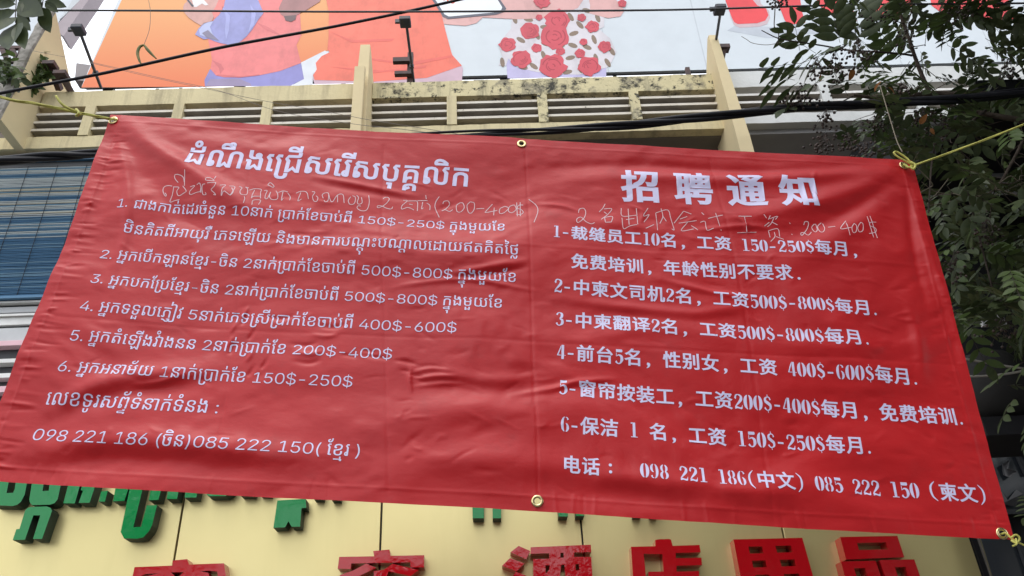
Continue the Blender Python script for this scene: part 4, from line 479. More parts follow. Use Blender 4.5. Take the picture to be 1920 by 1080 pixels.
  [216,286,-15,-25,-17,-25,-102,0,0,-277,38,0,0,21,264,0,0,-18,40,0,0,274,-201,0,17,20,16,22],[120,8,0,199,264,0,0,-199],
  [182,110,63,-29,-51,-24,-56,-16,10,-12,7,-13,62,21,56,29,36,-21,29,-19,19,21,-27,18,-33,19,32,34,23,41,-20,9,-5,0,-113,0,13,25,-29,5,-10,-20,-14,-19,-17,-19,-20,-18,12,-8,11,-10,20,19,17,20,115,0,-19,-24,-23,-21,-35,16,-34,14],
  [213,413,17,-35,-192,0,0,-80,38,0,0,50,346,0,0,-48,39,0,0,78,-185,0,-24,44]],32541:[[170,391,21,-54,17,-49,30,12,-17,48,-22,53],[20,29,9,-36,149,48,-6,30],
  [274,148,0,-25,72,0,0,-32,-91,0,0,-27,91,0,0,-46,34,0,0,46,85,0,0,27,-85,0,0,32,64,0,0,25,-64,0,0,30,76,0,0,26,-76,0,0,28,-34,0,0,-28,-82,0,0,-26,82,0,0,-30],
  [326,352,83,0,-20,-28,-26,-24,-23,22,-20,24],
  [334,422,-16,-29,-20,-27,-24,-23,-26,-20,22,-26,16,13,16,15,18,-22,20,-21,-46,-24,-48,-16,10,-14,8,-14,53,20,49,28,43,-26,47,-18,9,14,12,14,-45,14,-42,20,20,20,17,22,15,24,12,26,-21,10,-6,-2,-81,0,18,33],
  [238,240,-77,0,0,-32,45,0,0,-162,-28,-20,-28,-32,20,-30,15,21,14,18,13,12,11,5,16,-9,23,-17,20,-12,22,-8,26,-4,30,-1,112,3,3,19,5,17,-60,-4,-60,-2,-27,1,-25,3,-21,7,-19,10,-30,23],
  [29,211,18,5,51,8,-25,-41,-18,-25,-18,-23,-16,-10,11,-33,31,10,106,22,1,32,-90,-17,50,74,45,81,-31,18,-13,-28,-15,-28,-52,-5,40,73,33,81,-36,15,-31,-87,-27,-55,-13,-22,-14,-10]],
  32763:[[255,308,19,-53,14,-47,26,9,-14,46,-20,52],[367,309,19,-52,14,-47,26,8,-14,46,-20,51],
  [201,368,-13,-34,-15,-34,-17,0,0,76,45,7,39,7,-21,26,-88,-14,-103,-10,5,-12,3,-14,88,7,0,-73,-100,0,0,-30,88,0,-21,-25,-23,-24,-25,-21,-25,-17,9,-16,7,-17,8,6,0,-196,30,0,0,29,132,0,0,-23,31,0,0,194,-188,0,41,38,36,44,0,-73,32,0,0,75,42,-35,32,-31,19,30,-39,29,-48,33,80,0,0,30,-40,0,28,59],
  [50,355,11,-29,9,-26,26,8,-8,26,-12,28],[126,62,0,-43,-54,0,0,43],[154,62,50,0,0,-43,-50,0],[126,90,-54,0,0,40,54,0],[154,90,0,40,50,0,0,-40],
  [246,100,18,-26,60,65,0,-136,-2,-6,-6,-2,-43,0,7,-16,3,-17,34,1,23,5,6,6,5,7,3,10,0,12,0,393,-98,0,0,-32,68,0,0,-182],
  [361,105,18,-26,55,60,0,-135,-2,-7,-6,-2,-45,1,7,-18,4,-16,35,1,23,5,8,5,4,8,3,10,1,13,0,392,-100,0,0,-32,68,0,0,-182]],
  32856:[[18,66,8,-35,126,29,0,-98,34,0,0,105,30,7,-2,33,-28,-6,0,263,30,0,0,34,-193,0,0,-34,31,0,0,-291],[87,364,65,0,0,-70,-65,0],
  [202,176,0,-31,68,0,-12,-41,-12,-36,170,0,-10,-47,-10,-21,-8,-3,-12,-1,-64,3,8,-17,4,-17,39,-1,27,0,20,4,14,8,10,13,7,21,6,31,6,43,1,15,-160,0,12,46,174,0,0,31],
  [87,263,65,0,0,-71,-65,0],[87,160,65,0,0,-66,-65,-14],[259,278,65,0,0,-40,-65,0],[359,278,63,0,0,-40,-63,0],[259,344,65,0,0,-39,-65,0],[359,344,63,0,0,-39,-63,0],
  [324,420,0,-48,-98,0,0,-162,231,0,0,162,-98,0,0,48]],35009:[[364,386,39,-39,30,-38,28,21,-31,37,-39,39],
  [420,224,-25,-57,-31,-53,-12,63,-8,73,130,0,0,34,-132,0,-3,65,0,71,-37,0,1,-70,3,-66,-128,0,0,53,91,0,0,33,-91,0,0,50,-36,0,0,-50,-92,0,0,-33,92,0,0,-53,-114,0,0,-34,280,0,11,-94,17,-79,-48,-49,-54,-39,15,-13,11,-15,47,35,42,41,15,-30,18,-23,21,-14,23,-5,23,5,16,16,9,30,6,48,-15,8,-15,12,-2,-38,-4,-26,-6,-14,-8,-5,-16,5,-14,13,-13,21,-11,30,23,32,21,36,18,36,16,38],
  [136,232,22,-37,-120,0,0,-33,91,0,-23,-23,-27,-22,-29,-20,-29,-16,25,-27,24,15,24,17,0,-48,-6,-24,-11,-12,9,-12,8,-14,24,12,84,26,-4,31,-70,-20,0,90,23,23,20,24,116,0,0,33,-89,0,-13,24,-17,24],
  [248,146,-18,-20,-20,-22,-42,29,-22,-21,61,-45,49,-45,23,25,-20,19,-25,21,22,20,20,21]],35013:[[34,371,34,-27,27,-27,24,24,-27,26,-35,25],
  [220,188,16,-34,-210,0,0,-30,174,0,-39,-24,-45,-20,-48,-17,-50,-12,12,-13,10,-15,45,13,45,16,0,-32,-3,-14,-6,-9,-9,-6,-8,-3,7,-15,5,-15,36,11,136,31,1,30,-123,-25,0,65,44,25,37,29,36,-57,48,-45,59,-35,69,-24,9,17,12,14,-34,8,-32,12,-30,14,-26,16,46,24,43,26,-27,21,-40,-27,-46,-26,-28,29,-22,33,190,0,0,30,-196,0,-10,23,-12,21],
  [312,420,0,-69,-119,0,0,-33,119,0,0,-80,-104,0,0,-32,250,0,0,32,-108,0,0,80,118,0,0,33,-118,0,0,69],[18,242,14,-31,104,49,0,-76,35,0,0,236,-35,0,0,-126]],
  35201:[[336,116,-14,-21,-16,-18,-18,-16,-22,-15,-55,13,-56,11,34,46],
  [60,322,0,-129,133,0,-25,-44,-141,0,0,-33,119,0,-27,-35,-26,-31,63,-12,60,-14,-39,-11,-44,-9,-49,-6,-54,-4,9,-16,6,-17,67,7,60,11,53,14,45,18,89,-26,71,-25,32,29,-68,23,-82,24,20,16,17,19,16,21,13,24,96,0,0,33,-263,0,22,39,-23,5,234,0,0,129,-120,0,0,43,141,0,0,33,-431,0,0,-33,137,0,0,-43],
  [206,365,82,0,0,-43,-82,0],[95,292,76,0,0,-68,-76,0],[206,292,82,0,0,-68,-82,0],[324,292,83,0,0,-68,-83,0]],35757:[[320,381,0,-357,36,0,0,357],[424,408,0,-442,38,0,0,442],
  [215,406,0,-174,-2,-66,-7,-65,-16,-61,-28,-58,19,-10,16,-12,29,63,17,67,7,70,2,72,0,174],[48,384,48,-42,38,-40,25,28,-39,39,-48,40],
  [88,-30,23,24,79,67,-9,14,-7,17,-47,-38,0,209,-107,0,0,-37,71,0,0,-180,-3,-17,-6,-14,-7,-11,-8,-7,11,-13]],35793:[[50,390,33,-45,25,-42,31,22,-26,41,-35,42],
  [306,206,0,-44,-100,0,0,-34,100,0,0,-53,-128,0,0,-14,-8,19,-40,-30,0,214,-106,0,0,-36,70,0,0,-180,-3,-16,-6,-14,-8,-11,-8,-7,11,-13,10,-15,21,20,67,53,0,-3,128,0,0,-83,36,0,0,83,133,0,0,33,-133,0,0,53,100,0,0,34,-100,0,0,44],
  [401,360,-33,-38,-42,-34,-38,34,-30,38],
  [185,394,0,-34,36,0,34,-48,42,-42,-67,-33,-70,-21,11,-16,9,-16,38,11,37,15,37,17,35,21,31,-19,33,-16,35,-14,36,-11,11,17,13,15,-68,20,-60,28,29,24,26,28,23,29,20,33,-25,13,-7,-1]],
  35805:[[50,384,40,-38,32,-37,26,27,-34,35,-40,36],
  [208,146,0,-186,38,0,0,20,166,0,0,-18,38,0,0,184,-102,0,0,84,132,0,0,36,-132,0,0,96,56,12,49,12,-26,30,-111,-25,-134,-17,11,-32,57,7,60,7,0,-90,-128,0,0,-36,128,0,0,-84],
  [246,14,0,98,166,0,0,-98],[22,263,0,-36,70,0,0,-175,-3,-16,-7,-14,-9,-11,-9,-7,13,-15,9,-15,24,23,83,65,-15,31,-51,-39,0,209]],
  36153:[[236,116,-18,-48,-36,-36,-63,-25,-97,-15,9,-16,7,-16,104,20,70,31,41,45,21,60],[260,29,104,-34,88,-35,20,30,-89,34,-103,30],[177,298,-3,-19,-6,-19,-70,0,6,38],
  [212,298,80,0,0,-38,-86,0,3,19],
  [74,324,-7,-47,-9,-43,92,0,-20,-16,-25,-15,-34,-13,-41,-12,10,-14,8,-16,45,14,0,-132,37,0,0,107,242,0,0,-104,38,0,0,135,-299,0,29,15,23,15,18,17,13,19,98,0,0,-53,36,0,0,53,100,0,-3,-17,-3,-7,-5,-3,-7,-1,-34,2,4,-12,2,-14,44,0,14,2,11,7,9,19,6,38,0,12,-138,0,0,38,108,0,0,90,-108,0,0,32,-36,0,0,-32,-80,0,0,32,-34,0,0,-32,-124,0,0,-28,124,0,0,-35,-90,-1],
  [212,360,80,0,0,-35,-80,0],[328,360,74,0,0,-35,-74,0]],36164:[[42,376,58,-26,47,-28,20,28,-48,28,-57,24],[24,248,12,-35,140,47,-6,32],
  [91,186,0,-140,37,0,0,105,248,0,0,-101,39,0,0,136],[236,136,-16,-55,-35,-42,-62,-30,-98,-19,10,-15,7,-16,105,24,67,36,40,51,20,66],[258,38,101,-38,87,-38,22,31,-88,37,-102,35],
  [242,418,-12,-27,-17,-28,-23,-28,-28,-25,15,-10,12,-13,29,28,24,29,59,0,-15,-37,-26,-34,-40,-29,-57,-22,11,-13,9,-14,47,18,36,21,29,26,21,29,27,-30,32,-25,37,-21,40,-15,10,16,12,14,-44,14,-40,20,-34,26,-26,30,9,26,75,0,-24,-44,33,-10,20,36,21,42,-28,8,-6,-2,-170,0,10,19,8,20]],
  36890:[[32,378,48,-43,38,-43,27,26,-39,40,-48,42],
  [128,232,-106,0,0,-35,70,0,0,-142,-35,-23,-37,-36,23,-31,19,24,18,20,16,14,14,5,21,-10,28,-20,28,-13,31,-8,37,-4,43,-1,95,1,81,3,4,19,6,18,-90,-6,-96,-3,-39,1,-35,3,-31,8,-27,12,-38,26],
  [182,402,0,-30,212,0,-34,-23,-38,-20,-37,16,-35,13,-24,-21,49,-20,49,-23,-142,0,0,-258,35,0,0,82,85,0,0,-80,34,0,0,80,86,0,0,-45,-1,-6,-7,-3,-51,1,6,-15,5,-16,41,1,27,5,8,5,5,7,3,9,0,12,0,221,-65,0,-37,20,55,33,47,39,-23,18,-7,-2],
  [422,266,0,-44,-86,0,0,44],[217,194,85,0,0,-46,-85,0],[217,222,0,44,85,0,0,-44],[422,194,0,-46,-86,0,0,46]],40836:[[317,264,26,-32,21,-30,30,18,-22,28,-27,30],
  [126,224,-6,-51,-10,-47,-15,-41,-22,-33,12,-11,10,-10,22,34,17,41,20,-33,16,-29,22,20,-21,36,-27,41,7,39,5,42],
  [350,421,-20,-45,-25,-44,-31,-42,-34,-37,0,15,-78,0,0,60,70,0,0,30,-70,0,0,60,-34,0,0,-150,-42,0,0,122,-32,0,0,-122,-32,0,0,-31,218,0,0,3,20,-19,29,30,26,33,24,36,21,38,22,-40,25,-37,26,-33,26,-26,13,15,15,14,-31,27,-30,35,-27,40,-22,41,7,18],
  [38,216,0,-233,161,9,0,-24,31,0,0,252,-31,0,0,-198,-130,-6,0,200],[266,186,0,-33,148,0,-32,-53,-34,-48,-54,42,-21,-24,67,-56,55,-54,23,28,-44,40,48,69,42,76,-26,16,-6,-3]],
}
KHMER_LINES = [
  ([[60,0,0],[137,599,-39],[64,635,0],[111,1549,-29],[53,1875,0],[131,2510,0],[220,2798,0],[56,3085,0],[109,3684,30],[83,3720,0],[131,4648,0],[78,4936,0],[109,5373,-29],
  [83,5224,0],[70,6152,0],[115,6766,-26],[51,6787,0],[185,7421,-26],[79,7422,0],[105,8314,-29],[49,8350,0]],8986),([[10049,0,0],[10046,648,0],[250,1186,0],[53,2109,0],[236,2744,0],
  [65,3668,0],[146,4283,-29],[131,4303,0],[60,4591,0],[78,5226,0],[54,5514,0],[137,6097,-29],[69,6129,0],[119,6743,-26],[69,6764,0],[10049,7667,0],[10048,8316,0],[276,8964,0],
  [49,9888,0],[146,10501,-29],[220,10793,0],[278,11080,0],[49,12003,0],[146,12616,-29],[132,12639,0],[50,12927,0],[246,13562,0],[70,14485,0],[146,15074,-29],[74,15120,0],
  [109,15732,-29],[10049,16023,0],[10053,16672,0],[10048,17320,0],[10036,17968,0],[10045,18610,0],[10050,19258,0],[10053,19907,0],[10048,20555,0],[10036,21204,0],[49,22114,0],
  [209,22754,-26],[115,22754,-288],[53,22750,0],[76,23385,0],[119,23999,-26],[77,24020,0],[132,24973,0],[50,25261,0]],25896),([[76,0,0],[105,589,-29],[69,635,0],[51,1270,0],
  [105,1885,-29],[65,1905,0],[74,2540,0],[109,3152,-29],[308,3175,0],[77,4108,0],[115,5055,-26],[78,5061,0],[113,5498,-29],[131,5618,0],[75,5906,0],[67,6541,0],[131,7140,0],
  [85,7428,0],[109,8284,-29],[77,8274,0],[69,9495,0],[105,10094,-29],[53,10130,0],[288,10765,0],[69,11688,0],[236,12323,0],[78,13247,0],[70,13535,0],[64,14170,0],[204,15107,-26],
  [115,15087,-296],[139,15410,0],[70,15796,0],[266,16431,0],[204,17671,0],[79,17959,0],[131,18887,0],[258,19175,0],[77,20098,0],[89,21051,0],[65,21686,0],[51,22321,0],
  [105,22936,-29],[65,22956,0],[133,23591,0],[66,23879,0],[222,24513,-26]],24514),([[10050,0,0],[10046,648,0],[86,1186,0],[209,1803,-26],[49,1821,0],[131,2457,0],[70,2745,0],
  [109,3334,-29],[49,3380,0],[306,4016,0],[69,5150,0],[132,5785,0],[50,6073,0],[216,6730,-26],[78,6708,0],[10045,6996,0],[54,7644,0],[105,8227,-29],[69,8259,0],[10050,9163,0],
  [276,9811,0],[49,10735,0],[146,11348,-29],[220,11371,0],[278,11658,0],[49,12581,0],[146,13194,-29],[132,13217,0],[50,13505,0],[246,14140,0],[70,15063,0],[146,15652,-29],
  [74,15698,0],[109,16310,-29],[10053,16602,0],[10048,17250,0],[10048,17898,0],[10036,18547,0],[10045,19188,0],[10056,19837,0],[10048,20485,0],[10048,21134,0],[10036,21782,0],
  [49,22692,0],[209,23332,-26],[115,23332,-288],[53,23328,0],[76,23963,0],[119,24577,-26],[77,24598,0],[132,25551,0],[50,25839,0]],26474),([[10051,0,0],[10046,648,0],[86,1186,0],
  [209,1803,-26],[49,1821,0],[70,2457,0],[49,3092,0],[132,3728,0],[220,4016,0],[70,4303,0],[132,4938,0],[50,5226,0],[216,5883,-26],[78,5861,0],[10045,6149,0],[54,6797,0],
  [105,7380,-29],[69,7412,0],[10050,8316,0],[276,8964,0],[49,9888,0],[146,10501,-29],[220,10524,0],[278,10811,0],[49,11734,0],[146,12347,-29],[132,12370,0],[50,12658,0],
  [246,13293,0],[70,14216,0],[146,14805,-29],[74,14851,0],[109,15463,-29],[10053,15755,0],[10048,16403,0],[10048,17051,0],[10036,17700,0],[10045,18341,0],[10056,18990,0],
  [10048,19638,0],[10048,20287,0],[10036,20935,0],[49,21845,0],[209,22485,-26],[115,22485,-288],[53,22481,0],[76,23116,0],[119,23730,-26],[77,23751,0],[132,24704,0],
  [50,24992,0]],25627),([[10052,0,0],[10046,648,0],[86,1186,0],[209,1803,-26],[49,1821,0],[67,2457,0],[67,3056,0],[119,3652,-26],[79,3655,0],[131,4583,0],[75,4871,0],
  [194,5499,-26],[127,5506,0],[80,5794,0],[10053,6388,0],[276,7037,0],[49,7961,0],[146,8574,-29],[131,8597,0],[75,8885,0],[67,9520,0],[220,10119,0],[83,10406,0],[109,11302,-29],
  [220,11334,0],[278,11621,0],[49,12544,0],[146,13157,-29],[132,13180,0],[50,13468,0],[246,14103,0],[70,15026,0],[146,15615,-29],[74,15661,0],[109,16273,-29],[10052,16564,0],
  [10048,17213,0],[10048,17861,0],[10036,18509,0],[10045,19151,0],[10054,19799,0],[10048,20448,0],[10048,21096,0],[10036,21745,0]],22386),([[10053,0,0],[10046,648,0],[86,1186,0],
  [209,1803,-26],[49,1821,0],[65,2457,0],[137,3072,-29],[131,3092,0],[85,3380,0],[109,4236,-29],[53,4226,0],[296,4861,0],[137,5326,40],[53,5476,0],[69,6111,0],[69,6746,0],
  [10050,7649,0],[276,8298,0],[49,9222,0],[146,9835,-29],[220,9858,0],[278,10145,0],[49,11068,0],[146,11681,-29],[132,11704,0],[50,11992,0],[10050,12895,0],[10048,13544,0],
  [10048,14192,0],[10036,14840,0],[10045,15482,0],[10052,16130,0],[10048,16779,0],[10048,17427,0],[10036,18076,0]],18717),([[10054,0,0],[10046,648,0],[86,1186,0],[209,1803,-26],
  [49,1821,0],[86,2457,0],[276,3092,0],[76,4016,0],[156,4605,-29],[77,4651,0],[10049,5872,0],[276,6521,0],[49,7445,0],[146,8058,-29],[220,8081,0],[278,8368,0],[49,9291,0],
  [146,9904,-29],[132,9927,0],[50,10215,0],[10049,11118,0],[10053,11767,0],[10048,12415,0],[10036,13063,0],[10045,13705,0],[10050,14353,0],[10053,15002,0],[10048,15650,0],
  [10036,16299,0]],16940),([[131,0,0],[79,288,0],[50,1216,0],[67,1851,0],[117,2447,-26],[78,2450,0],[83,2738,0],[74,3666,0],[207,4300,-26],[156,4278,-29],[67,4301,0],
  [137,4890,-29],[276,4900,0],[49,5824,0],[146,6437,-29],[67,6460,0],[137,7049,-29],[69,7059,0],[53,7694,0],[10058,8598,0]],8866),([[10048,0,0],[10057,648,0],[10056,1297,0],
  [10050,2214,0],[10050,2862,0],[10049,3511,0],[10049,4428,0],[10056,5076,0],[10054,5725,0],[10040,6642,0],[54,7032,0],[105,7615,-29],[69,7647,0],[10041,8282,0],[10048,8673,0],
  [10056,9321,0],[10053,9970,0],[10050,10887,0],[10050,11535,0],[10050,12184,0],[10049,13101,0],[10053,13749,0],[10048,14397,0],[10040,15046,0],[132,15705,0],[50,15993,0],
  [216,16650,-26],[78,16628,0],[10041,17185,0]],17575),
]

# ---------------------------------------------------------------- outlines of the printed characters
def _pairs(c): return np.array(c, float).reshape(-1, 2)
def _steps(g): return [np.cumsum(np.array(c, float).reshape(-1, 2), 0) * 2 for c in g]
_D = {'K': {str(k): _steps(v) for k, v in KHMER_AND_LATIN.items()}, 'C': {chr(k): _steps(v) for k, v in CHINESE.items()}, 'L': KHMER_LINES}
def embolden(c, dx, dy, sgn):
    """move an outline outwards; sgn +1 when outer contours run clockwise"""
    P = c; A = np.roll(P, 1, 0); B = np.roll(P, -1, 0)
    def nrm(d):
        l = np.hypot(d[:, 0], d[:, 1])[:, None] + 1e-9; d = d / l; return np.stack([-d[:, 1], d[:, 0]], 1) * sgn
    n1, n2 = nrm(P - A), nrm(B - P); n = n1 + n2; l2 = (n * n).sum(1)[:, None]; n = 2 * n / np.maximum(l2, .9)
    return P + n * np.array([dx, dy])

def ellipse_arc(cx, cy, rx, ry, a0, a1, n=10):
    return [(cx + rx * math.cos(math.radians(a0 + (a1 - a0) * i / n)), cy + ry * math.sin(math.radians(a0 + (a1 - a0) * i / n))) for i in range(n + 1)]
def crescent(cx, cy, rx, ry, irx, iry, a0, a1):
    return ellipse_arc(cx, cy, rx, ry, a0, a1) + ellipse_arc(cx, cy, irx, iry, a1, a0)
def wst(pts, ws):
    """stroke with varying width"""
    P = spline(pts, 5); m = len(P); ww = np.interp(np.linspace(0, 1, m), np.linspace(0, 1, len(ws)), ws)
    L, R = [], []
    for i in range(m):
        d = P[min(i + 1, m - 1)] - P[max(i - 1, 0)]; d = d / (np.hypot(*d) + 1e-9); n = np.array([-d[1], d[0]]) * ww[i] / 2
        L.append(tuple(P[i] + n)); R.append(tuple(P[i] - n))
    return L + R[::-1]
def stencil():
    """heavy stencil digits, 0..1 high, about .7 wide"""
    S = {}
    S['0'] = [crescent(.32, .5, .33, .5, .075, .46, 97, 263), crescent(.38, .5, .33, .5, .075, .46, -83, 83)]
    S['1'] = [[(.26, .05), (.26, .95), (.12, .90), (.12, 1.0), (.46, 1.0), (.46, .05)], [(.10, 0), (.10, .05), (.62, .05), (.62, 0)]]
    S['2'] = [wst([(.12, .72), (.18, .92), (.36, .97), (.56, .86), (.56, .66), (.40, .46), (.16, .22), (.08, .10)], [.15, .10, .06, .16, .22, .16, .07, .04]), [(.06, .0), (.10, .13), (.22, .19), (.36, .14), (.50, .11), (.60, .16), (.64, .28), (.67, .28), (.64, .03), (.56, -.01), (.42, .02), (.28, .05)], wst([(.10, .74), (.17, .76)], [.15, .15])]
    S['3'] = [wst([(.12, .80), (.22, .95), (.38, .97), (.52, .86), (.50, .66), (.34, .54)], [.14, .07, .06, .20, .20, .05]), wst([(.34, .50), (.54, .42), (.56, .20), (.40, .04), (.22, .04), (.10, .20)], [.05, .20, .22, .07, .07, .15])]
    S['4'] = [[(.36, .0), (.36, .27), (.36, 1.0), (.56, 1.0), (.56, .0)], [(.02, .24), (.02, .29), (.30, .94), (.33, .94), (.33, .82), (.12, .29), (.33, .29), (.33, .24)], [(.59, .24), (.59, .29), (.68, .29), (.68, .24)]]
    S['5'] = [[(.12, .80), (.12, 1.0), (.60, 1.0), (.64, .88), (.58, .80)], [(.12, .76), (.12, .48), (.16, .48), (.17, .76)], wst([(.18, .52), (.34, .60), (.54, .50), (.58, .28), (.46, .06), (.26, .02), (.10, .16)], [.05, .08, .20, .24, .10, .07, .16])]
    S['6'] = [crescent(.34, .5, .31, .5, .10, .46, 92, 262), crescent(.40, .29, .27, .29, .08, .24, -84, 86), wst([(.40, .97), (.52, .93), (.58, .80)], [.05, .07, .15])]
    S['9'] = [[(.70 - x, 1 - y) for x, y in c] for c in S['6']]
    S['8'] = [crescent(.32, .74, .26, .26, .08, .21, 99, 261), crescent(.38, .74, .26, .26, .08, .21, -81, 81), crescent(.32, .26, .30, .27, .10, .22, 99, 255), crescent(.38, .26, .30, .27, .10, .22, -75, 81)]
    S['$'] = [wst([(.56, .74), (.48, .90), (.33, .93), (.17, .82), (.18, .64), (.36, .52), (.54, .38), (.54, .18), (.38, .06), (.22, .07), (.10, .22)], [.12, .07, .06, .15, .20, .22, .20, .15, .06, .07, .13]), wst([(.35, .97), (.35, 1.10)], [.05, .05]), wst([(.35, .02), (.35, -.11)], [.05, .05])]
    S['-'] = [[(.10, .34), (.10, .46), (.55, .46), (.55, .34)]]
    S['.'] = [ellipse_arc(.22, .09, .10, .09, 0, 342, 9)]
    S['('] = [wst([(.55, 1.10), (.26, .80), (.20, .45), (.28, .10), (.55, -.18)], [.04, .13, .16, .13, .04])]
    S[')'] = [wst([(.12, 1.10), (.41, .80), (.47, .45), (.39, .10), (.12, -.18)], [.04, .13, .16, .13, .04])]
    return S
STENCIL = stencil()

def layout_khmer(i, emb=0.0):
    """-> contours in em units, with a total width"""
    L, X = _D['L'][i]; out = []
    for key, x, y in L:
        lat = key > 10000
        for c in _D['K'][str(key)]:
            P = _pairs(c)
            if lat: P = P * np.array([1.08, .90]) + np.array([x - 12, y]); P = embolden(P, -8, -7, 1)
            else: P = embolden(P, 2 + emb, emb - 3, 1) * np.array([1, 1.12]) + np.array([x, y])
            out.append(P / 1000)
    return out, X / 1000
def layout_cjk(txt, em=1.0, heavy=(20, 13), pitch=1.0):
    out = []; X = 0
    for ch in txt:
        if ch in _D['C']:
            for c in _D['C'][ch]:
                P = embolden(_pairs(c), heavy[0], heavy[1], -1) / 1000
                P[:, 0] = P[:, 0] * .95 + X + .025; P[:, 1] = P[:, 1] * 1.0 + .06; out.append(P)
            X += pitch
        elif ch == ' ': X += .5
        elif ch == '，': out.append(np.array(wst([(.20, .14), (.29, .10), (.28, -.02), (.18, -.12)], [.10, .17, .10, .02])) + [X, 0]); X += 1
        elif ch == '．': out.append(np.array(ellipse_arc(.28, .09, .085, .085, 0, 330, 9)) + [X, 0]); X += .6
        elif ch == '：':
            for yy in (.20, .58): out.append(np.array(ellipse_arc(.5, yy, .085, .085, 0, 330, 9)) + [X, 0])
            X += 1
        elif ch == '（': out += [np.array(c) * [.75, .80] + [X + .45, .08] for c in STENCIL['(']]; X += 1
        else:
            for c in STENCIL[ch]: out.append(np.array(c) * [.655, .80] + [X + .02, .02])
            X += .5
    return out, X

def poly_inside(Q, polys, evenodd=False):
    """winding number of points Q against all contours"""
    W = np.zeros(len(Q)); A = np.concatenate([np.asarray(p) for p in polys]); B = np.concatenate([np.roll(np.asarray(p), -1, 0) for p in polys])
    for k in range(0, len(Q), 2000):
        x = Q[k:k + 2000, 0][:, None]; y = Q[k:k + 2000, 1][:, None]
        up = (A[:, 1] <= y) & (B[:, 1] > y); dn = (A[:, 1] > y) & (B[:, 1] <= y)
        with np.errstate(divide='ignore', invalid='ignore'):
            xi = A[:, 0] + (y - A[:, 1]) * (B[:, 0] - A[:, 0]) / (B[:, 1] - A[:, 1])
        hit = xi > x
        W[k:k + 2000] = (up & hit).sum(1) - (dn & hit).sum(1) if not evenodd else ((up | dn) & hit).sum(1) % 2
    return W != 0
def triangulate(polys, grid=None, evenodd=False, jitter=0.0):
    """2-D triangulation of the union of contours -> verts (n,2), tris"""
    V = []; E = []
    for p in polys:
        n0 = len(V); n = len(p); V += [Vector((float(a), float(b))) for a, b in p]; E += [(n0 + i, n0 + (i + 1) % n) for i in range(n)]
    if grid:
        A = np.concatenate([np.asarray(p) for p in polys]); lo, hi = A.min(0), A.max(0)
        gx, gy = np.meshgrid(np.arange(lo[0], hi[0], grid) + .0003, np.arange(lo[1], hi[1], grid) + .0004)
        G = np.stack([gx.ravel(), gy.ravel()], 1); G = G[poly_inside(G, polys, evenodd)]
        V += [Vector((float(a), float(b))) for a, b in G]
    r = delaunay_2d_cdt(V, E, [], 0, 1e-6)
    v = np.array([tuple(p) for p in r[0]]); t = np.array([f for f in r[2] if len(f) == 3])
    c = v[t].mean(1); t = t[poly_inside(c, polys, evenodd)]
    a = v[t]; area = np.abs((a[:, 1, 0] - a[:, 0, 0]) * (a[:, 2, 1] - a[:, 0, 1]) - (a[:, 2, 0] - a[:, 0, 0]) * (a[:, 1, 1] - a[:, 0, 1]))
    t = t[area > 1e-12]
    used = np.unique(t); mp = -np.ones(len(v), int); mp[used] = np.arange(len(used))
    return v[used], mp[t]
def plate(name, polys, front, back, mat, parent, evenodd=True, mat_side=None):
    """solid cut-out: 2-D contours, front()/back() map (x,y)->3-D"""
    v, t = triangulate(polys, None, evenodd); n = len(v)
    Vf = [front(*p) for p in v]; Vb = [back(*p) for p in v]
    F = [list(map(int, q)) for q in t] + [[int(q[0]) + n, int(q[2]) + n, int(q[1]) + n] for q in t]
    nf = len(F); cnt = {}
    for q in t:
        for i in range(3):
            e = (int(q[i]), int(q[(i + 1) % 3])); cnt[e] = cnt.get(e, 0) + 1
    for (a, b) in list(cnt):
        if (b, a) not in cnt: F.append([b, a, a + n, b + n])
    o = mesh_obj(name, Vf + Vb, F, mat, parent)
    if mat_side:
        o.data.materials.append(mat_side)
        o.data.polygons.foreach_set('material_index', [0] * nf + [1] * (len(F) - nf))
    bm = bmesh.new(); bm.from_mesh(o.data); bmesh.ops.recalc_face_normals(bm, faces=bm.faces[:]); bm.to_mesh(o.data); bm.free()
    return o

# ================================================================= THE SETTING
mesh_obj('ground', [(-300, -300, -.16), (300, -300, -.16), (300, 300, -.16), (-300, 300, -.16)], [[0, 1, 2, 3]], M['asphalt']); tag(bpy.data.objects['ground'], kind='structure')
o = MB().box(-40, 40, -.6, 30, -.3, 0.0).build('pavement', M['pavement']); tag(o, kind='structure')
o = MB().box(-40, 40, -.78, -.6, -.3, 0.015, .01).build('kerb', M['far_wall']); tag(o, kind='structure')
road = mesh_obj('road', [(-200, -12, -.155), (200, -12, -.155), (200, -.8, -.155), (-200, -.8, -.155)], [[0, 1, 2, 3]], M['asphalt']); tag(road, kind='structure')

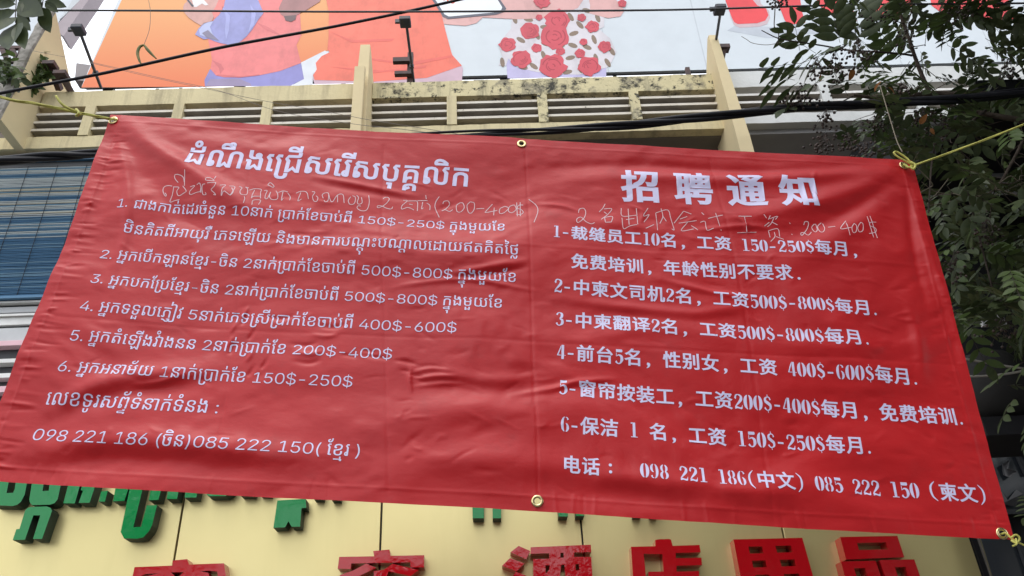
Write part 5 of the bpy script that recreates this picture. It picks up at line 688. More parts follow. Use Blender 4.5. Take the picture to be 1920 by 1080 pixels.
# ---------------------------------------------------------------- shop building with louvred parapet
FY = 8.0
shop = empty('shop_building', (0, 8.3, 0)); tag(shop, 'cream shophouse with louvred concrete parapet and projecting fins behind the red banner', 'building')
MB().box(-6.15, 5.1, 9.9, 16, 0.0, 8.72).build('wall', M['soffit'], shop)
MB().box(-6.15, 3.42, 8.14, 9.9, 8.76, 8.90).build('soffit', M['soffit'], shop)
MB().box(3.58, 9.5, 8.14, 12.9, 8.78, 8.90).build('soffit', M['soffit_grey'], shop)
MB().box(3.58, 9.5, 12.9, 13.2, 0.0, 8.78).build('wall', M['soffit'], shop)
MB().box(-6.15, 9.5, 8.75, 15.0, 8.95, 9.55).build('roof', M['dark_wall'], shop)
def beam(x0, x1, z0, z1, y0, y1, mat, name='beam'):
    # slightly uneven top edge
    n = max(2, int((x1 - x0) / .12)); V = []; F = []
    for i in range(n + 1):
        x = x0 + (x1 - x0) * i / n; j = random.uniform(-.006, .006)
        V += [(x, y0, z0 + random.uniform(-.004, .004)), (x, y1, z0), (x, y1, z1 + j), (x, y0, z1 + j)]
    for i in range(n):
        for k in range(4):
            a, b = i * 4 + k, i * 4 + (k + 1) % 4; F.append([a, b, b + 4, a + 4])
    F += [[0, 3, 2, 1], [n * 4, n * 4 + 1, n * 4 + 2, n * 4 + 3]]
    return MB().add(V, F).build(name, mat, shop)
beam(-5.88, -1.60, 9.505, 9.785, FY, FY + .14, M['cream'])
beam(-1.44, 3.28, 9.50, 9.79, FY, FY + .14, M['cream_stained'])
beam(3.44, 9.5, 9.53, 9.83, FY + .01, FY + .14, M['white_render'])
for x0, x1, m in ((-7.6, -1.60, M['cream']), (-1.44, 3.28, M['cream'])):
    beam(x0, x1, 8.78, 8.975, FY, FY + .14, m, 'sill')
beam(3.44, 9.5, 8.86, 9.03, FY + .01, FY + .14, M['white_render'], 'sill')
piers = [-5.19, -4.02, -2.84, -.36, .87, 2.13]
for x in piers:
    MB().prism_x([(FY - .012, 8.98), (FY - .012, 9.503), (FY + .13, 9.503), (FY + .13, 8.98)], x - .066, x + .066).build('pier', M['cream'] if x < 0 else M['cream_stained'], shop)
for x in (4.78, 6.05, 7.3, 8.5):
    MB().prism_x([(FY - .002, 9.03), (FY - .002, 9.53), (FY + .13, 9.53), (FY + .13, 9.03)], x - .066, x + .066).build('pier', M['white_render'], shop)
edges = [-5.85, -5.19, -4.02, -2.84, -1.60, None, -1.44, -.36, .87, 2.13, 3.28, None, 3.44, 4.78, 6.05, 7.3, 8.5, 9.5]
for a, b in zip(edges[:-1], edges[1:]):
    if a is None or b is None: continue
    left = a < -5.5
    for k, z in enumerate((9.375, 9.235, 9.10)):
        x0 = a + (.067 if a in piers or a > 4.7 else 0); x1 = b - (.067 if b in piers or (b > 4.7 and b < 9) else 0)
        s = 0 if not left else -.12 * (k + 1)
        y = FY + .02
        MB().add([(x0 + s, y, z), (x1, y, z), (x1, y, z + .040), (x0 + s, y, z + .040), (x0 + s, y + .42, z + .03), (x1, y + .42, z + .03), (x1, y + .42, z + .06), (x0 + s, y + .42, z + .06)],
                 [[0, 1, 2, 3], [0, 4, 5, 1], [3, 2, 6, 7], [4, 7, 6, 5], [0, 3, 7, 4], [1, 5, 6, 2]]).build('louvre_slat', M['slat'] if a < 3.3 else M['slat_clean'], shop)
        so = bpy.context.scene.collection.objects[-1]; so.data.materials.append(M['slat_shaded'])   # all but the front edge get the shade as a darker colour
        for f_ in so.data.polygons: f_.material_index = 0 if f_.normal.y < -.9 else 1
MB().box(-6.9, 9.5, 8.50, 8.56, 8.9, 9.78).build('back_panel', M['soffit'], shop)  # carried up to the beam to keep light out behind the slats
def fin(xc, w, prof, tp, mat, edge_mat=None):
    zt = max(z for y, z in prof)
    return MB().prism_x(prof, xc - w / 2, xc + w / 2, taper=lambda z: tp * max(0, (z - 8.8) / (zt - 8.8))).build('fin', mat, shop)
fin(-1.525, .20, [(7.58, 4.6), (7.60, 8.3), (7.72, 10.24), (7.80, 10.25), (8.32, 9.70), (8.32, 9.5), (8.32, 4.6)], .035, M['cream_clean'])
MB().box(-1.606, -1.47, 7.52, 7.6, 8.3, 9.62, .008).build('fin_rib', M['cream_clean'], shop)
fin(3.325, .17, [(7.60, 4.6), (7.62, 8.3), (7.76, 10.30), (7.84, 10.31), (8.36, 9.72), (8.36, 4.6)], .028, M['cream_clean'])
# big party-wall fin at the left end with a crumbling concrete edge
MB().prism_x([(7.46, 8.78), (7.52, 9.3), (7.56, 10.05), (7.72, 11.04), (9.55, 9.6), (9.55, 8.78)], -6.02, -5.90).build('party_fin', M['cream_clean'], shop)
V = []; F = []; n = 26
for i in range(n + 1):
    t = i / n; z = 8.77 + (11.06 - 8.77) * t; yb = float(np.interp(z, [8.78, 9.3, 10.05, 11.04], [7.46, 7.52, 7.56, 7.72]))
    j = random.uniform(-.012, .012); k = random.uniform(-.012, .012)
    V += [(-6.03 + j, yb - .05 + k, z), (-5.905 - abs(j) * .6, yb - .045 + k * .5, z), (-5.905, yb - .001, z), (-6.03 + j, yb - .001, z)]
for i in range(n):
    for k in range(4):
        a, b = i * 4 + k, i * 4 + (k + 1) % 4; F.append([a, b, b + 4, a + 4])
F += [[0, 3, 2, 1], [n * 4 + q for q in range(4)]]
MB().add(V, F).build('weathered_edge', M['edge_grey'], shop)

# steel stubs and lamp arms on the parapet
def stub(label, px, py, name='steel_bracket'):
    p = at(px, py, 8.2); t = empty(name, tuple(p)); tag(t, label, 'bracket', 'steel brackets on the parapet top')
    return t, p
a = at(771, 156, 8.2); b = at(759, 108, 8.2)
t = empty('steel_bracket', tuple(a)); tag(t, 'dark steel bracket with two crossbars on the stained parapet, right of the middle fin', 'bracket')
MB().box(a[0] - .05, a[0] + .03, 8.10, 8.16, 9.72, b[2]).build('post', M['steel'], t)
for (x0, x1, yy, h) in ((737, 772, 113, .05), (740, 775, 138, .035)):
    q0, q1 = at(x0, yy, 8.06), at(x1, yy, 8.06)
    MB().box(q0[0], q1[0], 8.03, 8.097, q0[2] - h, q0[2] + h * .6).build('crossbar', M['steel'], t)
t = empty('steel_bracket', tuple(at(130, 170, 8.1))); tag(t, 'pair of leaning rusty steel beams beside the leafy plant at the left wall fin', 'bracket')
for (p0, p1, y0, y1) in (((112, 168), (97, 128), 8.05, 7.75), ((133, 172), (118, 146), 8.05, 7.75)):
    A, B = at(*p0, y0), at(*p1, y1)
    MB().bar(A, B, .075, .075, up=(0, 1, 0)).build('post', M['steel'], t)
    MB().box(B[0] - .09, B[0] + .07, B[1] - .10, B[1] + .05, B[2] - .01, B[2] + .05).build('cap_plate', M['steel'], t)
t = empty('steel_bracket', tuple(at(1345, 125, 8.2))); tag(t, 'short dark steel bracket beside the right cream fin', 'bracket')
A, B = at(1351, 128, 8.0), at(1358, 92, 7.9)
MB().bar(A, B, .06, .06, up=(0, 1, 0)).build('post', M['steel'], t)
MB().box(B[0] - .07, B[0] + .07, B[1] - .06, B[1] + .06, B[2] - .02, B[2] + .045).build('cap_plate', M['steel'], t)
A = at(1344, 118, 8.02); MB().box(A[0] - .05, A[0] + .03, 7.98, 8.08, 9.8, A[2] + .14).build('side_block', M['steel'], t)
t = empty('steel_bracket', tuple(at(1289, 132, 8.2))); tag(t, 'small rusty steel stub left of the right cream fin', 'bracket')
A = at(1290, 137, 8.1); MB().box(A[0] - .03, A[0] + .03, 8.07, 8.12, 9.75, A[2] + .09).build('post', M['steel'], t)
for base, tip, lab, r in (((190, 166), (150, 60), 'slim dark lamp arm in front of the orange left end of the billboard', .021),
                          ((776, 155), (762, 45), 'slim dark lamp arm rising in front of the printed red shirt', .019),
                          ((1337, 112), (1351, 22), 'slim dark lamp arm beside the right cream fin', .019)):
    A, B = at(*base, 8.2), at(*tip, 7.2)
    t = empty('lamp_arm', tuple(A)); tag(t, lab, 'lamp arm', 'lamp arms along the parapet')
    MB().tube([A, B], r, 8).build('pipe', M['dark_steel'], t)
    h = MB().box(B[0] - .085, B[0] + .06, B[1] - .10, B[1] + .06, B[2] - .02, B[2] + .05, .01); h.build('lamp_head', M['dark_steel'], t)
    MB().bar(B + np.array([-.11, -.02, .0]), B + np.array([-.11, -.02, .06]), .03, .07).build('lamp_bracket', M['dark_steel'], t)
    A2 = A + (B - A) * .28; MB().bar(A2, A2 + (B - A) * .03, r * 3, r * 3).build('clamp', M['dark_steel'], t)

# ---------------------------------------------------------------- bamboo blind and cladding on the left
blind = empty('bamboo_blind', (-5.2, 8.1, 8.7)); tag(blind, 'faded blue bamboo blind hanging under the parapet at the left edge', 'blind')
MB().box(-7.6, -2.6, 8.06, 8.12, 8.63, 8.72).build('head_rail', material('blue_rail', (.06, .16, .28), .5, .4, vary=((.03, .08, .14), 5, .4, .6)), blind)
MB().box(-7.6, -2.6, 8.10, 8.16, 8.55, 8.63).build('head_gap', M['shade_dark'], blind)
bl_cols = [flat('blind_blue', (.085, .195, .325), .6), flat('blind_pale', (.55, .60, .60), .6), flat('blind_mid', (.19, .33, .45), .6), flat('blind_tan', (.55, .52, .42), .6)]
z = 8.545; k = 0
H = 8.545 - 6.60
while z > 6.60:
    t = (8.545 - z) / H
    pr = [.15, .65, .12, .08] if t < .12 else ([.05, .50, .10, .35] if t < .40 else ([.45, .25, .25, .05] if t < .62 else [.80, .02, .18, .0]))
    c = rng.choice(4, p=pr); h = .0215
    sag = random.uniform(-.002, .002); zz = z + sag
    n = 8; V = []; F = []
    for i in range(n + 1):
        x = -7.6 + 5.0 * i / n; wob = random.uniform(-.0025, .0025)
        V += [(x, 8.10, zz + wob), (x, 8.092, zz + wob - h * .36), (x, 8.10, zz + wob - h * .72), (x, 8.108, zz + wob - h * .36)]
    for i in range(n):
        for q in range(4): a, b = i * 4 + q, i * 4 + (q + 1) % 4; F.append([a, b, b + 4, a + 4])
    MB().add(V, F).build('slat', bl_cols[c], blind)
    z -= h; k += 1
mesh_obj('backing', [(-7.6, 8.118, 6.60), (-2.6, 8.118, 6.60), (-2.6, 8.118, 8.545), (-7.6, 8.118, 8.545)], [[0, 1, 2, 3]], flat('blind_back', (.02, .05, .10), .8), blind)
for i in range(13):
    x = -7.3 + .37 * i
    MB().tube([(x, 8.086, 8.56), (x + .006, 8.086, 7.6), (x, 8.086, 6.6)], .0035, 5).build('cord', M['cable'], blind)
MB().box(-7.6, -2.6, 8.07, 8.13, 6.565, 6.598).build('bottom_rail', bl_cols[0], blind)

clad = empty('board_cladding', (-5.2, 8.2, 5.6)); tag(clad, 'grey, white and pink horizontal boards below the blue blind', 'cladding')
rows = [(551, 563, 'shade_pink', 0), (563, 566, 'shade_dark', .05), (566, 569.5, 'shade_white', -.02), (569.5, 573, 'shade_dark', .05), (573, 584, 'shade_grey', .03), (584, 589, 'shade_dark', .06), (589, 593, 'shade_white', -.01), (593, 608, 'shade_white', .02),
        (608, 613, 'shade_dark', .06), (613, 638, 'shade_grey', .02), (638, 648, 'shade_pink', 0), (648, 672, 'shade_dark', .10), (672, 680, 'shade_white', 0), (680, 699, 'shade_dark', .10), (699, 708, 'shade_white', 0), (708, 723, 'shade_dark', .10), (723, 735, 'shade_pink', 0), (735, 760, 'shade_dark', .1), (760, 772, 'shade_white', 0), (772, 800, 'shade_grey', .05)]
for y0, y1, m, dy in rows:
    z1, z0 = at(20, y0, 8.14)[2], at(20, y1, 8.14)[2]
    MB().box(-7.6, -2.6, 8.14 + dy, 8.34, z0 + .001, z1 - .001, 0 if z1 - z0 < .04 else .004).build('board', M[m], clad)
z0 = at(20, 800, 8.14)[2]
MB().box(-7.6, -2.6, 8.20, 8.34, 4.35, z0 - .01).build('board', M['shade_grey'], clad)

# ---------------------------------------------------------------- shop sign
SY = 8.0
sign = empty('shop_sign', (0, SY, 3.5)); tag(sign, 'yellow panel shop sign with raised green Khmer letters above raised red Chinese letters', 'sign')
seams = [-7.05, -5.07, -3.09, -1.11, .87, 2.86]
seam_x = seams + [4.70]
for a, b in zip(seam_x[:-1], seam_x[1:]):
    MB().box(a + .009, b - .009, SY, SY + .05, 2.45, 4.42, .003).build('sign_panel', M['sign_panel'], sign)
MB().box(-7.05, 4.68, SY + .052, SY + .12, 2.46, 4.41).build('backing', M['black_trim'], sign)
MB().box(4.705, 4.755, SY - .02, SY + .14, 2.45, 4.45).build('edge_trim', M['black_trim'], sign)
TH = .15
def fr(px, py): return at(px, py, SY - TH)
def bk(px, py):
    p = at(px, py, SY - TH).copy(); p[1] = SY - .001; return p
def z4(L): return [(x / 4, 880 + y / 4) for x, y in L]
G = [[(-60, 0), (-60, 268), (95, 275), (130, 265), (155, 245), (185, 190), (222, 0), (130, 0), (110, 150), (98, 175), (48, 178), (85, 0)],
     [(255, 0), (220, 225), (224, 250), (240, 268), (375, 265), (410, 253), (432, 225), (482, 0), (385, 0), (365, 160), (318, 163), (345, 0)],
     [(95, 530), (122, 450), (146, 446), (188, 310), (205, 290), (235, 282), (350, 278), (378, 288), (390, 312), (315, 522), (248, 522), (302, 345), (250, 345), (187, 528)],
     [(475, 254), (542, 0), (635, 0), (560, 256)],
     [(590, 252), (622, 160), (606, 155), (650, 0), (755, 0), (672, 250)],
     [(742, 242), (758, 165), (808, 160), (787, 242)],
     [(848, 240), (890, 0), (1012, 0), (932, 236)],
     [(905, 470), (1003, 0), (1105, 0), (1000, 435), (1058, 430), (1100, 270), (1178, 268), (1140, 420), (1120, 460), (1075, 510), (1030, 520), (930, 518)],
     [(1115, 232), (1160, 0), (1250, 0), (1188, 229)],
     [(1250, 222), (1285, 0), (1372, 0), (1328, 222)],
     [(1385, 212), (1412, 0), (1512, 0), (1472, 211)],
     [(1550, 190), (1545, 0), (1775, 0), (1735, 175), (1690, 200), (1570, 202)],
     [(1800, 192), (1815, 0), (1920, 0), (1900, 192)]]
greens = [z4(g) for g in G]
zz = lambda L: [(x / 2.4, 800 + y / 2.4) for x, y in L]
greens += [zz([(1165, 302), (1175, 240), (1222, 240), (1212, 304)]),
           zz([(1230, 455), (1248, 332), (1375, 324), (1378, 365), (1357, 366), (1350, 450), (1312, 450), (1298, 425), (1283, 453)]),
           zz([(1410, 322), (1412, 200), (1452, 200), (1450, 322)]), zz([(1490, 326), (1492, 200), (1530, 200), (1528, 326)])]
w = lambda L: [(800 + x / 2.4, 800 + y / 2.4) for x, y in L]
greens += [w([(207, 412), (204, 250), (258, 250), (257, 412)]), w([(297, 412), (296, 250), (336, 250), (335, 412)]),
           w([(594, 404), (588, 250), (640, 250), (635, 404)]), w([(672, 402), (668, 250), (712, 250), (709, 402)]),
           w([(932, 400), (930, 250), (972, 250), (968, 400)]), w([(1010, 399), (1008, 250), (1046, 250), (1043, 399)])]
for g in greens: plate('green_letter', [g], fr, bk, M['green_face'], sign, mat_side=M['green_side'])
R = []
r1 = lambda L: [(220 + x / 4.8, 980 + y / 4.8) for x, y in L]
R.append([r1([(498, 340), (628, 328), (645, 377), (958, 365), (978, 480), (905, 484), (900, 440), (825, 432), (742, 436), (820, 452), (826, 484), (826, 700), (700, 730), (600, 640), (560, 640), (470, 720), (330, 760), (300, 690), (420, 600), (260, 600), (250, 484), (372, 455), (250, 462), (215, 480), (212, 540), (125, 540), (155, 400), (494, 386)]), r1([(482, 448), (598, 444), (560, 478), (602, 520), (478, 520), (515, 478)][::-1])])
r2 = lambda L: [(600 + x / 6.4, 980 + y / 6.4) for x, y in L]
R.append([r2([(638, 340), (832, 322), (848, 398), (1250, 390), (1248, 535), (1085, 538), (1083, 475), (375, 490), (368, 556), (212, 552), (230, 410), (650, 403)]), r2([(555, 490), (672, 540), (470, 640), (380, 700), (200, 700), (240, 628), (395, 575)]),
          r2([(870, 493), (1185, 568), (1085, 640), (822, 583), (800, 640), (1120, 800), (1300, 860), (1200, 980), (760, 760), (330, 980), (200, 880), (600, 700), (645, 640), (645, 582), (765, 565)]), r2([(420, 1010), (1080, 1000), (1100, 1300), (420, 1300)]), r2([(560, 1090), (950, 1085), (960, 1210), (560, 1210)])])
r3 = lambda L: [(920 + x / 4.571, 960 + y / 4.571) for x, y in L]
R.append([r3([(170, 345), (240, 290), (338, 333), (305, 405)]), r3([(98, 460), (165, 395), (290, 440), (222, 508)]), r3([(100, 700), (215, 512), (340, 560), (200, 860), (110, 860)]),
          r3([(342, 302), (858, 280), (862, 343), (717, 346), (715, 384), (862, 384), (890, 860), (370, 860), (363, 403), (502, 400), (502, 353), (342, 358)]), r3([(598, 350), (625, 349), (625, 390), (598, 392)]), r3([(468, 458), (506, 455), (500, 495), (472, 530)]), r3([(605, 452), (632, 450), (642, 590), (590, 590)]), r3([(726, 447), (757, 445), (759, 497), (730, 500)]), r3([(440, 640), (810, 630), (815, 690), (440, 700)]), r3([(440, 745), (818, 735), (820, 790), (442, 800)])])
R.append([r3([(1410, 240), (1440, 234), (1530, 231), (1545, 236), (1560, 290), (1790, 282), (1800, 345), (1585, 351), (1588, 396), (1806, 392), (1811, 455), (1592, 460), (1594, 510), (1786, 506), (1800, 860), (1360, 860), (1352, 512), (1482, 509), (1472, 361), (1312, 358), (1345, 700), (1300, 860), (1215, 860), (1225, 640), (1203, 298), (1412, 293)]), r3([(1450, 620), (1690, 615), (1700, 740), (1455, 745)])])
r5 = lambda L: [(1320 + x / 3.31, 960 + y / 3.31) for x, y in L]
R.append([r5([(183, 170), (610, 160), (745, 640), (660, 640), (620, 560), (520, 560), (530, 640), (440, 640), (430, 560), (320, 560), (300, 640), (220, 640), (245, 500)])] + [r5(h) for h in ([(275, 215), (360, 213), (371, 256), (286, 258)], [(443, 210), (540, 208), (552, 250), (455, 252)], [(298, 302), (382, 300), (391, 342), (307, 344)], [(470, 297), (562, 294), (573, 335), (482, 338)], [(318, 390), (405, 388), (412, 430), (325, 432)], [(495, 385), (590, 382), (600, 425), (505, 427)])])
R.append([r5(h) for h in ([(845, 155), (1200, 148), (1243, 280), (882, 295)], [(950, 192), (1130, 188), (1145, 232), (962, 236)], [(850, 307), (1065, 302), (1140, 520), (905, 520)], [(932, 350), (1000, 348), (1030, 440), (960, 442)], [(1090, 298), (1305, 294), (1380, 510), (1165, 515)], [(1185, 343), (1250, 340), (1285, 430), (1215, 434)])])
for g in R: plate('red_letter', g, fr, bk, M['red_face'], sign, mat_side=M['red_face'])
# shop front under the sign
front = empty('roller_shutter', (0, 8.2, 0)); tag(front, 'closed grey roller shutters of the shop below the yellow sign', 'shop front')
for a, b in ((-6.0, -2.3), (-2.1, 1.4), (1.6, 4.9)):
    m = MB()
    for i in range(24): m.box(a, b, 8.30, 8.34 + .01 * (i % 2), i * .1 + .002, i * .1 + .098)
    m.build('shutter', M['shade_grey'], front)
for x in (-6.1, -2.2, 1.5, 5.0): MB().box(x - .1, x + .1, 8.2, 8.4, 0, 2.44).build('post', M['cream_clean'], front)

# ---------------------------------------------------------------- billboard above the roof
BY = 9.2
bill = empty('billboard', (0, BY, 11)); tag(bill, 'large vinyl billboard with orange ground, red shirts and a rose dress above the parapet', 'billboard')
def grad(name, c0, c1, z0, z1, x0=None, x1=None):
    m = material(name, c0, .5, .3); N, L = m.node_tree.nodes, m.node_tree.links
    tc = N.new('ShaderNodeTexCoord'); sp = N.new('ShaderNodeSeparateXYZ'); mr = N.new('ShaderNodeMapRange'); mx = N.new('ShaderNodeMix'); mx.data_type = 'RGBA'
    L.new(tc.outputs['Object'], sp.inputs[0]); L.new(sp.outputs[2 if x0 is None else 0], mr.inputs[0])
    mr.inputs[1].default_value = z0 if x0 is None else x0; mr.inputs[2].default_value = z1 if x0 is None else x1
    L.new(mr.outputs[0], mx.inputs[0]); mx.inputs[6].default_value = (*c0, 1); mx.inputs[7].default_value = (*c1, 1)
    L.new(mx.outputs[2], N['Principled BSDF'].inputs['Base Color']); return m
def sheet(name, px_polys, mat, layer, parent=bill, evenodd=False):
    Y = BY - .0016 * layer
    W = [[(lambda p: (p[0], p[2]))(at(x, y, Y)) for x, y in P] for P in px_polys]
    v, t = triangulate([np.array(w_) for w_ in W], None, evenodd)
    F = [list(map(int, q)) for q in t]
    a = v[t[0]]
    o = mesh_obj(name, [(x, Y, z) for x, z in v], F, mat, parent)
    # all faces look towards the street
    bm = bmesh.new(); bm.from_mesh(o.data)
    for f in bm.faces:
        if f.normal.y > 0: f.normal_flip()
    bm.to_mesh(o.data); bm.free(); return o
zb = at(150, 165, BY)[2]; xr = 12.0
zb2 = zb + .035
pl = at(152, 165, BY); pt = at(380, -330, BY)
MB().add([(pl[0], BY, zb2), (xr, BY, zb2), (xr, BY, 16.6), (pl[0] + .42, BY, 16.6), (pl[0], BY + .05, zb2), (xr, BY + .05, zb2), (xr, BY + .05, 16.6), (pl[0] + .42, BY + .05, 16.6)],
         [[0, 1, 2, 3], [5, 4, 7, 6], [0, 4, 5, 1], [1, 5, 6, 2], [2, 6, 7, 3], [3, 7, 4, 0]]).build('vinyl_sheet', flat('print_white', (.62, .67, .71)), bill)
m = MB(); m.box(pl[0] + .05, xr, BY + .052, BY + .07, zb2 - .012, zb2 + .02)
m.build('frame_rail', M['dark_steel'], bill)
for sx in (2.1, 3.7, 5.3, 6.9, 8.5): MB().box(sx, sx + .02, BY - .0012, BY + .001, zb2, 16.6).build('sheet_seam', flat('print_seam', (.54, .58, .62)), bill)
x = pl[0] + .3
i = 0
while x < 11.8:
    wd = random.choice((.05, .09, .16, .07))
    MB().box(x, x + wd, BY + .07, BY + .13, 9.5, 16.4 if i % 3 == 0 else zb2 - .02).build('frame_post', M['dark_steel'], bill); x += random.uniform(.35, 1.1); i += 1
Lc = dict(orange=(.86, .33, .12), orange2=(.84, .44, .19))
edge = [(152 + (228 - 152) * (165 - y) / 165, y) for y in (165, 0, -60)]
sheet('printed_background', [[(152.5, 164), (228, 0), (228 + 27, -60), (640, -60), (640, 60), (615, 95), (565, 118), (470, 140), (440, 162)]], grad('print_orange', (.74, .19, .08), (.80, .38, .15), zb, zb + 1.9), 1)
z8 = lambda L: [(300 + x / 5.333, y / 5.333) for x, y in L]
sheet('printed_skirt', [z8([(445, 800), (500, 690), (560, 740), (800, 700), (1200, 650), (1405, 600), (1440, 790), (1360, 828), (1300, 862), (450, 862)])], flat('print_violet', (.26, .25, .58)), 2)
sheet('printed_skirt_fold', [z8([(500, 792), (790, 785), (905, 835), (915, 860), (455, 862)])], flat('print_mauve', (.30, .24, .40)), 3)
sheet('printed_shirt', [z8([(640, -200), (1450, -200), (1400, 140), (1415, 350), (1365, 450), (1410, 630), (1200, 710), (1000, 752), (800, 775), (640, 772), (560, 755), (505, 690), (520, 600), (500, 480), (480, 390)])], flat('print_coral', (.80, .20, .20)), 3)
for k, P in enumerate(([(960, 220), (1080, 270), (1220, 355), (1180, 350), (1060, 300)], [(520, 600), (610, 640), (640, 690), (600, 740), (590, 680)], [(560, 755), (800, 775), (1000, 752), (990, 742), (800, 760), (580, 742)])):
    sheet('printed_fold', [z8(P)], flat('print_coral_dark', (.66, .15, .16)), 4)
sheet('printed_sleeve', [z8([(690, -200), (900, -200), (1035, 130), (980, 200), (925, 290), (860, 370), (770, 440), (690, 448), (600, 430), (540, 410), (480, 385), (440, 395), (350, 345), (385, 285), (440, 230), (530, 210), (620, 110)])], flat('print_blue', (.30, .31, .62)), 5)
sheet('printed_cuff', [z8([(390, 300), (440, 235), (530, 212), (500, 270), (520, 330), (560, 390), (470, 375), (400, 350)])], flat('print_blue_light', (.46, .50, .74)), 6)
sheet('printed_cuff_shade', [z8([(420, 330), (480, 300), (520, 340), (590, 405), (520, 392), (460, 370)])], flat('print_grey', (.22, .20, .30)), 7)
for P in ([(620, 60), (700, 160), (690, 300), (660, 400), (650, 300), (660, 170)], [(900, 40), (960, 130), (940, 250), (880, 330), (910, 220), (915, 120)]):
    sheet('printed_cloth_fold', [z8(P)], flat('print_blue_fold', (.36, .38, .70)), 6)
sheet('printed_hand', [z8([(250, -200), (520, -200), (640, 0), (560, 120), (520, 210), (470, 225), (410, 255), (350, 222), (285, 175), (235, 115), (232, 70), (245, 35), (268, 20)])], flat('print_skin', (.66, .36, .32)), 5)
sheet('printed_cuff_red', [z8([(520, 120), (560, 60), (610, -60), (660, -60), (640, 60), (590, 150), (545, 190)])], flat('print_coral2', (.80, .22, .20)), 6)
sheet('printed_phone', [z8([(262, -100), (268, 0), (320, 68), (340, 60), (290, 0), (290, -100)])], flat('print_black', (.07, .07, .09)), 7)
sheet('printed_paper', [z8([(300, -60), (340, 70), (365, 70), (420, 35), (455, 55), (485, 48), (440, 0), (470, -60)])], flat('print_paper', (.80, .78, .78)), 6)
sheet('printed_arm', [z8([(1230, -200), (1225, 0), (1188, 80), (1205, 140), (1240, 165), (1255, 205), (1310, 218), (1355, 195), (1368, 150), (1480, 90), (1600, 15), (1640, -200)])], flat('print_shadow_skin', (.38, .17, .17)), 5)
sheet('printed_beard', [z8([(1240, 160), (1255, 205), (1310, 218), (1355, 195), (1362, 150)])], flat('print_umber', (.12, .07, .08)), 6)
sheet('printed_second_background', [z8([(1410, 625), (1650, 505), (1700, 535), (1590, 590), (1565, 640), (1575, 690), (1530, 745), (1525, 862), (1300, 862), (1440, 790)])], flat('print_pale', (.72, .75, .80)), 4)
sheet('printed_red_shirt', [[(600, -60), (612, 0), (617, 25), (616, 70), (614, 92), (618, 98), (603, 105), (592, 118), (594, 130), (587, 141), (590, 150), (700, 153), (800, 146), (866, 123), (848, 103), (846, 97), (836, 60), (829, 32), (818, -10), (810, -60)]], flat('print_red', (.86, .17, .11)), 6)
for P in ([(690, 108), (760, 118), (848, 103), (850, 107), (770, 123), (700, 113)], [(620, 60), (660, 75), (740, 72), (735, 77), (660, 80)], [(620, 125), (720, 132), (800, 122), (798, 127), (700, 137)]):
    sheet('printed_shirt_fold', [P], flat('print_red_dark', (.76, .13, .10)), 7)
sheet('printed_hip', [[(586, 146), (590, 158), (866, 152), (868, 128), (865, 122), (800, 143), (700, 150)]], flat('print_hip', (.60, .42, .50)), 5)
z2 = lambda L: [(640 + x / 3, y / 3) for x, y in L]
sheet('printed_skirt_lilac', [z2([(925, 320), (935, 440), (1490, 432), (1490, 350), (1200, 300)])], flat('print_lilac', (.52, .48, .72)), 2)
sheet('printed_dress', [z2([(1000, -150), (1470, -150), (1480, 90), (1478, 150), (1450, 165), (1512, 215), (1547, 290), (1520, 350), (1495, 380), (1340, 420), (1220, 418), (1100, 405), (990, 380), (940, 330), (925, 370), (885, 368), (905, 320), (885, 265), (900, 225), (955, 160), (960, 100)])], flat('print_dress', (.68, .64, .68)), 3)
rs = random.Random(3)
def rose(cx, cy, r):
    r = r * 1.12
    P = []
    n = 22
    for i in range(n):
        a = 2 * math.pi * i / n; rr = r * (1 + .07 * math.sin(5 * a + cx) + .05 * math.sin(9 * a + cy) + rs.uniform(-.07, .07)); P.append((cx + rr * math.cos(a), cy + rr * .85 * math.sin(a)))
    rose.k += .25
    sheet('printed_rose', [z2(P)], ROSE, rose.k)
    for k in range(5):
        a0 = rs.uniform(0, 6.28); q = r * (.22 + .14 * k); A = [(cx + q * math.cos(a0 + t * .25), cy + q * .85 * math.sin(a0 + t * .25)) for t in range(9)]
        B = [(cx + (q - r * .09) * math.cos(a0 + t * .25), cy + (q - r * .09) * .85 * math.sin(a0 + t * .25)) for t in range(9)]
        sheet('printed_petal', [z2(A + B[::-1])], ROSE2, rose.k + .12)
rose.k = 5.0; LK = [3.2]
ROSE, ROSE2 = flat('print_rose', (.62, .07, .10)), flat('print_rose_dark', (.42, .035, .06)); LEAFP = flat('print_leaf', (.24, .17, .12))
for x, y, r in ((1215, 115, 62), (1060, 172, 48), (1200, 205, 72), (1098, 270, 26), (1232, 287, 24), (935, 250, 42), (1012, 332, 52), (1188, 372, 68), (1395, 372, 56), (1482, 262, 34), (1342, 300, 26), (1412, 150, 34), (1362, 235, 20), (1112, 97, 17), (1352, 98, 22), (1580, 18, 22), (1130, 5, 40)): rose(x, y, r)
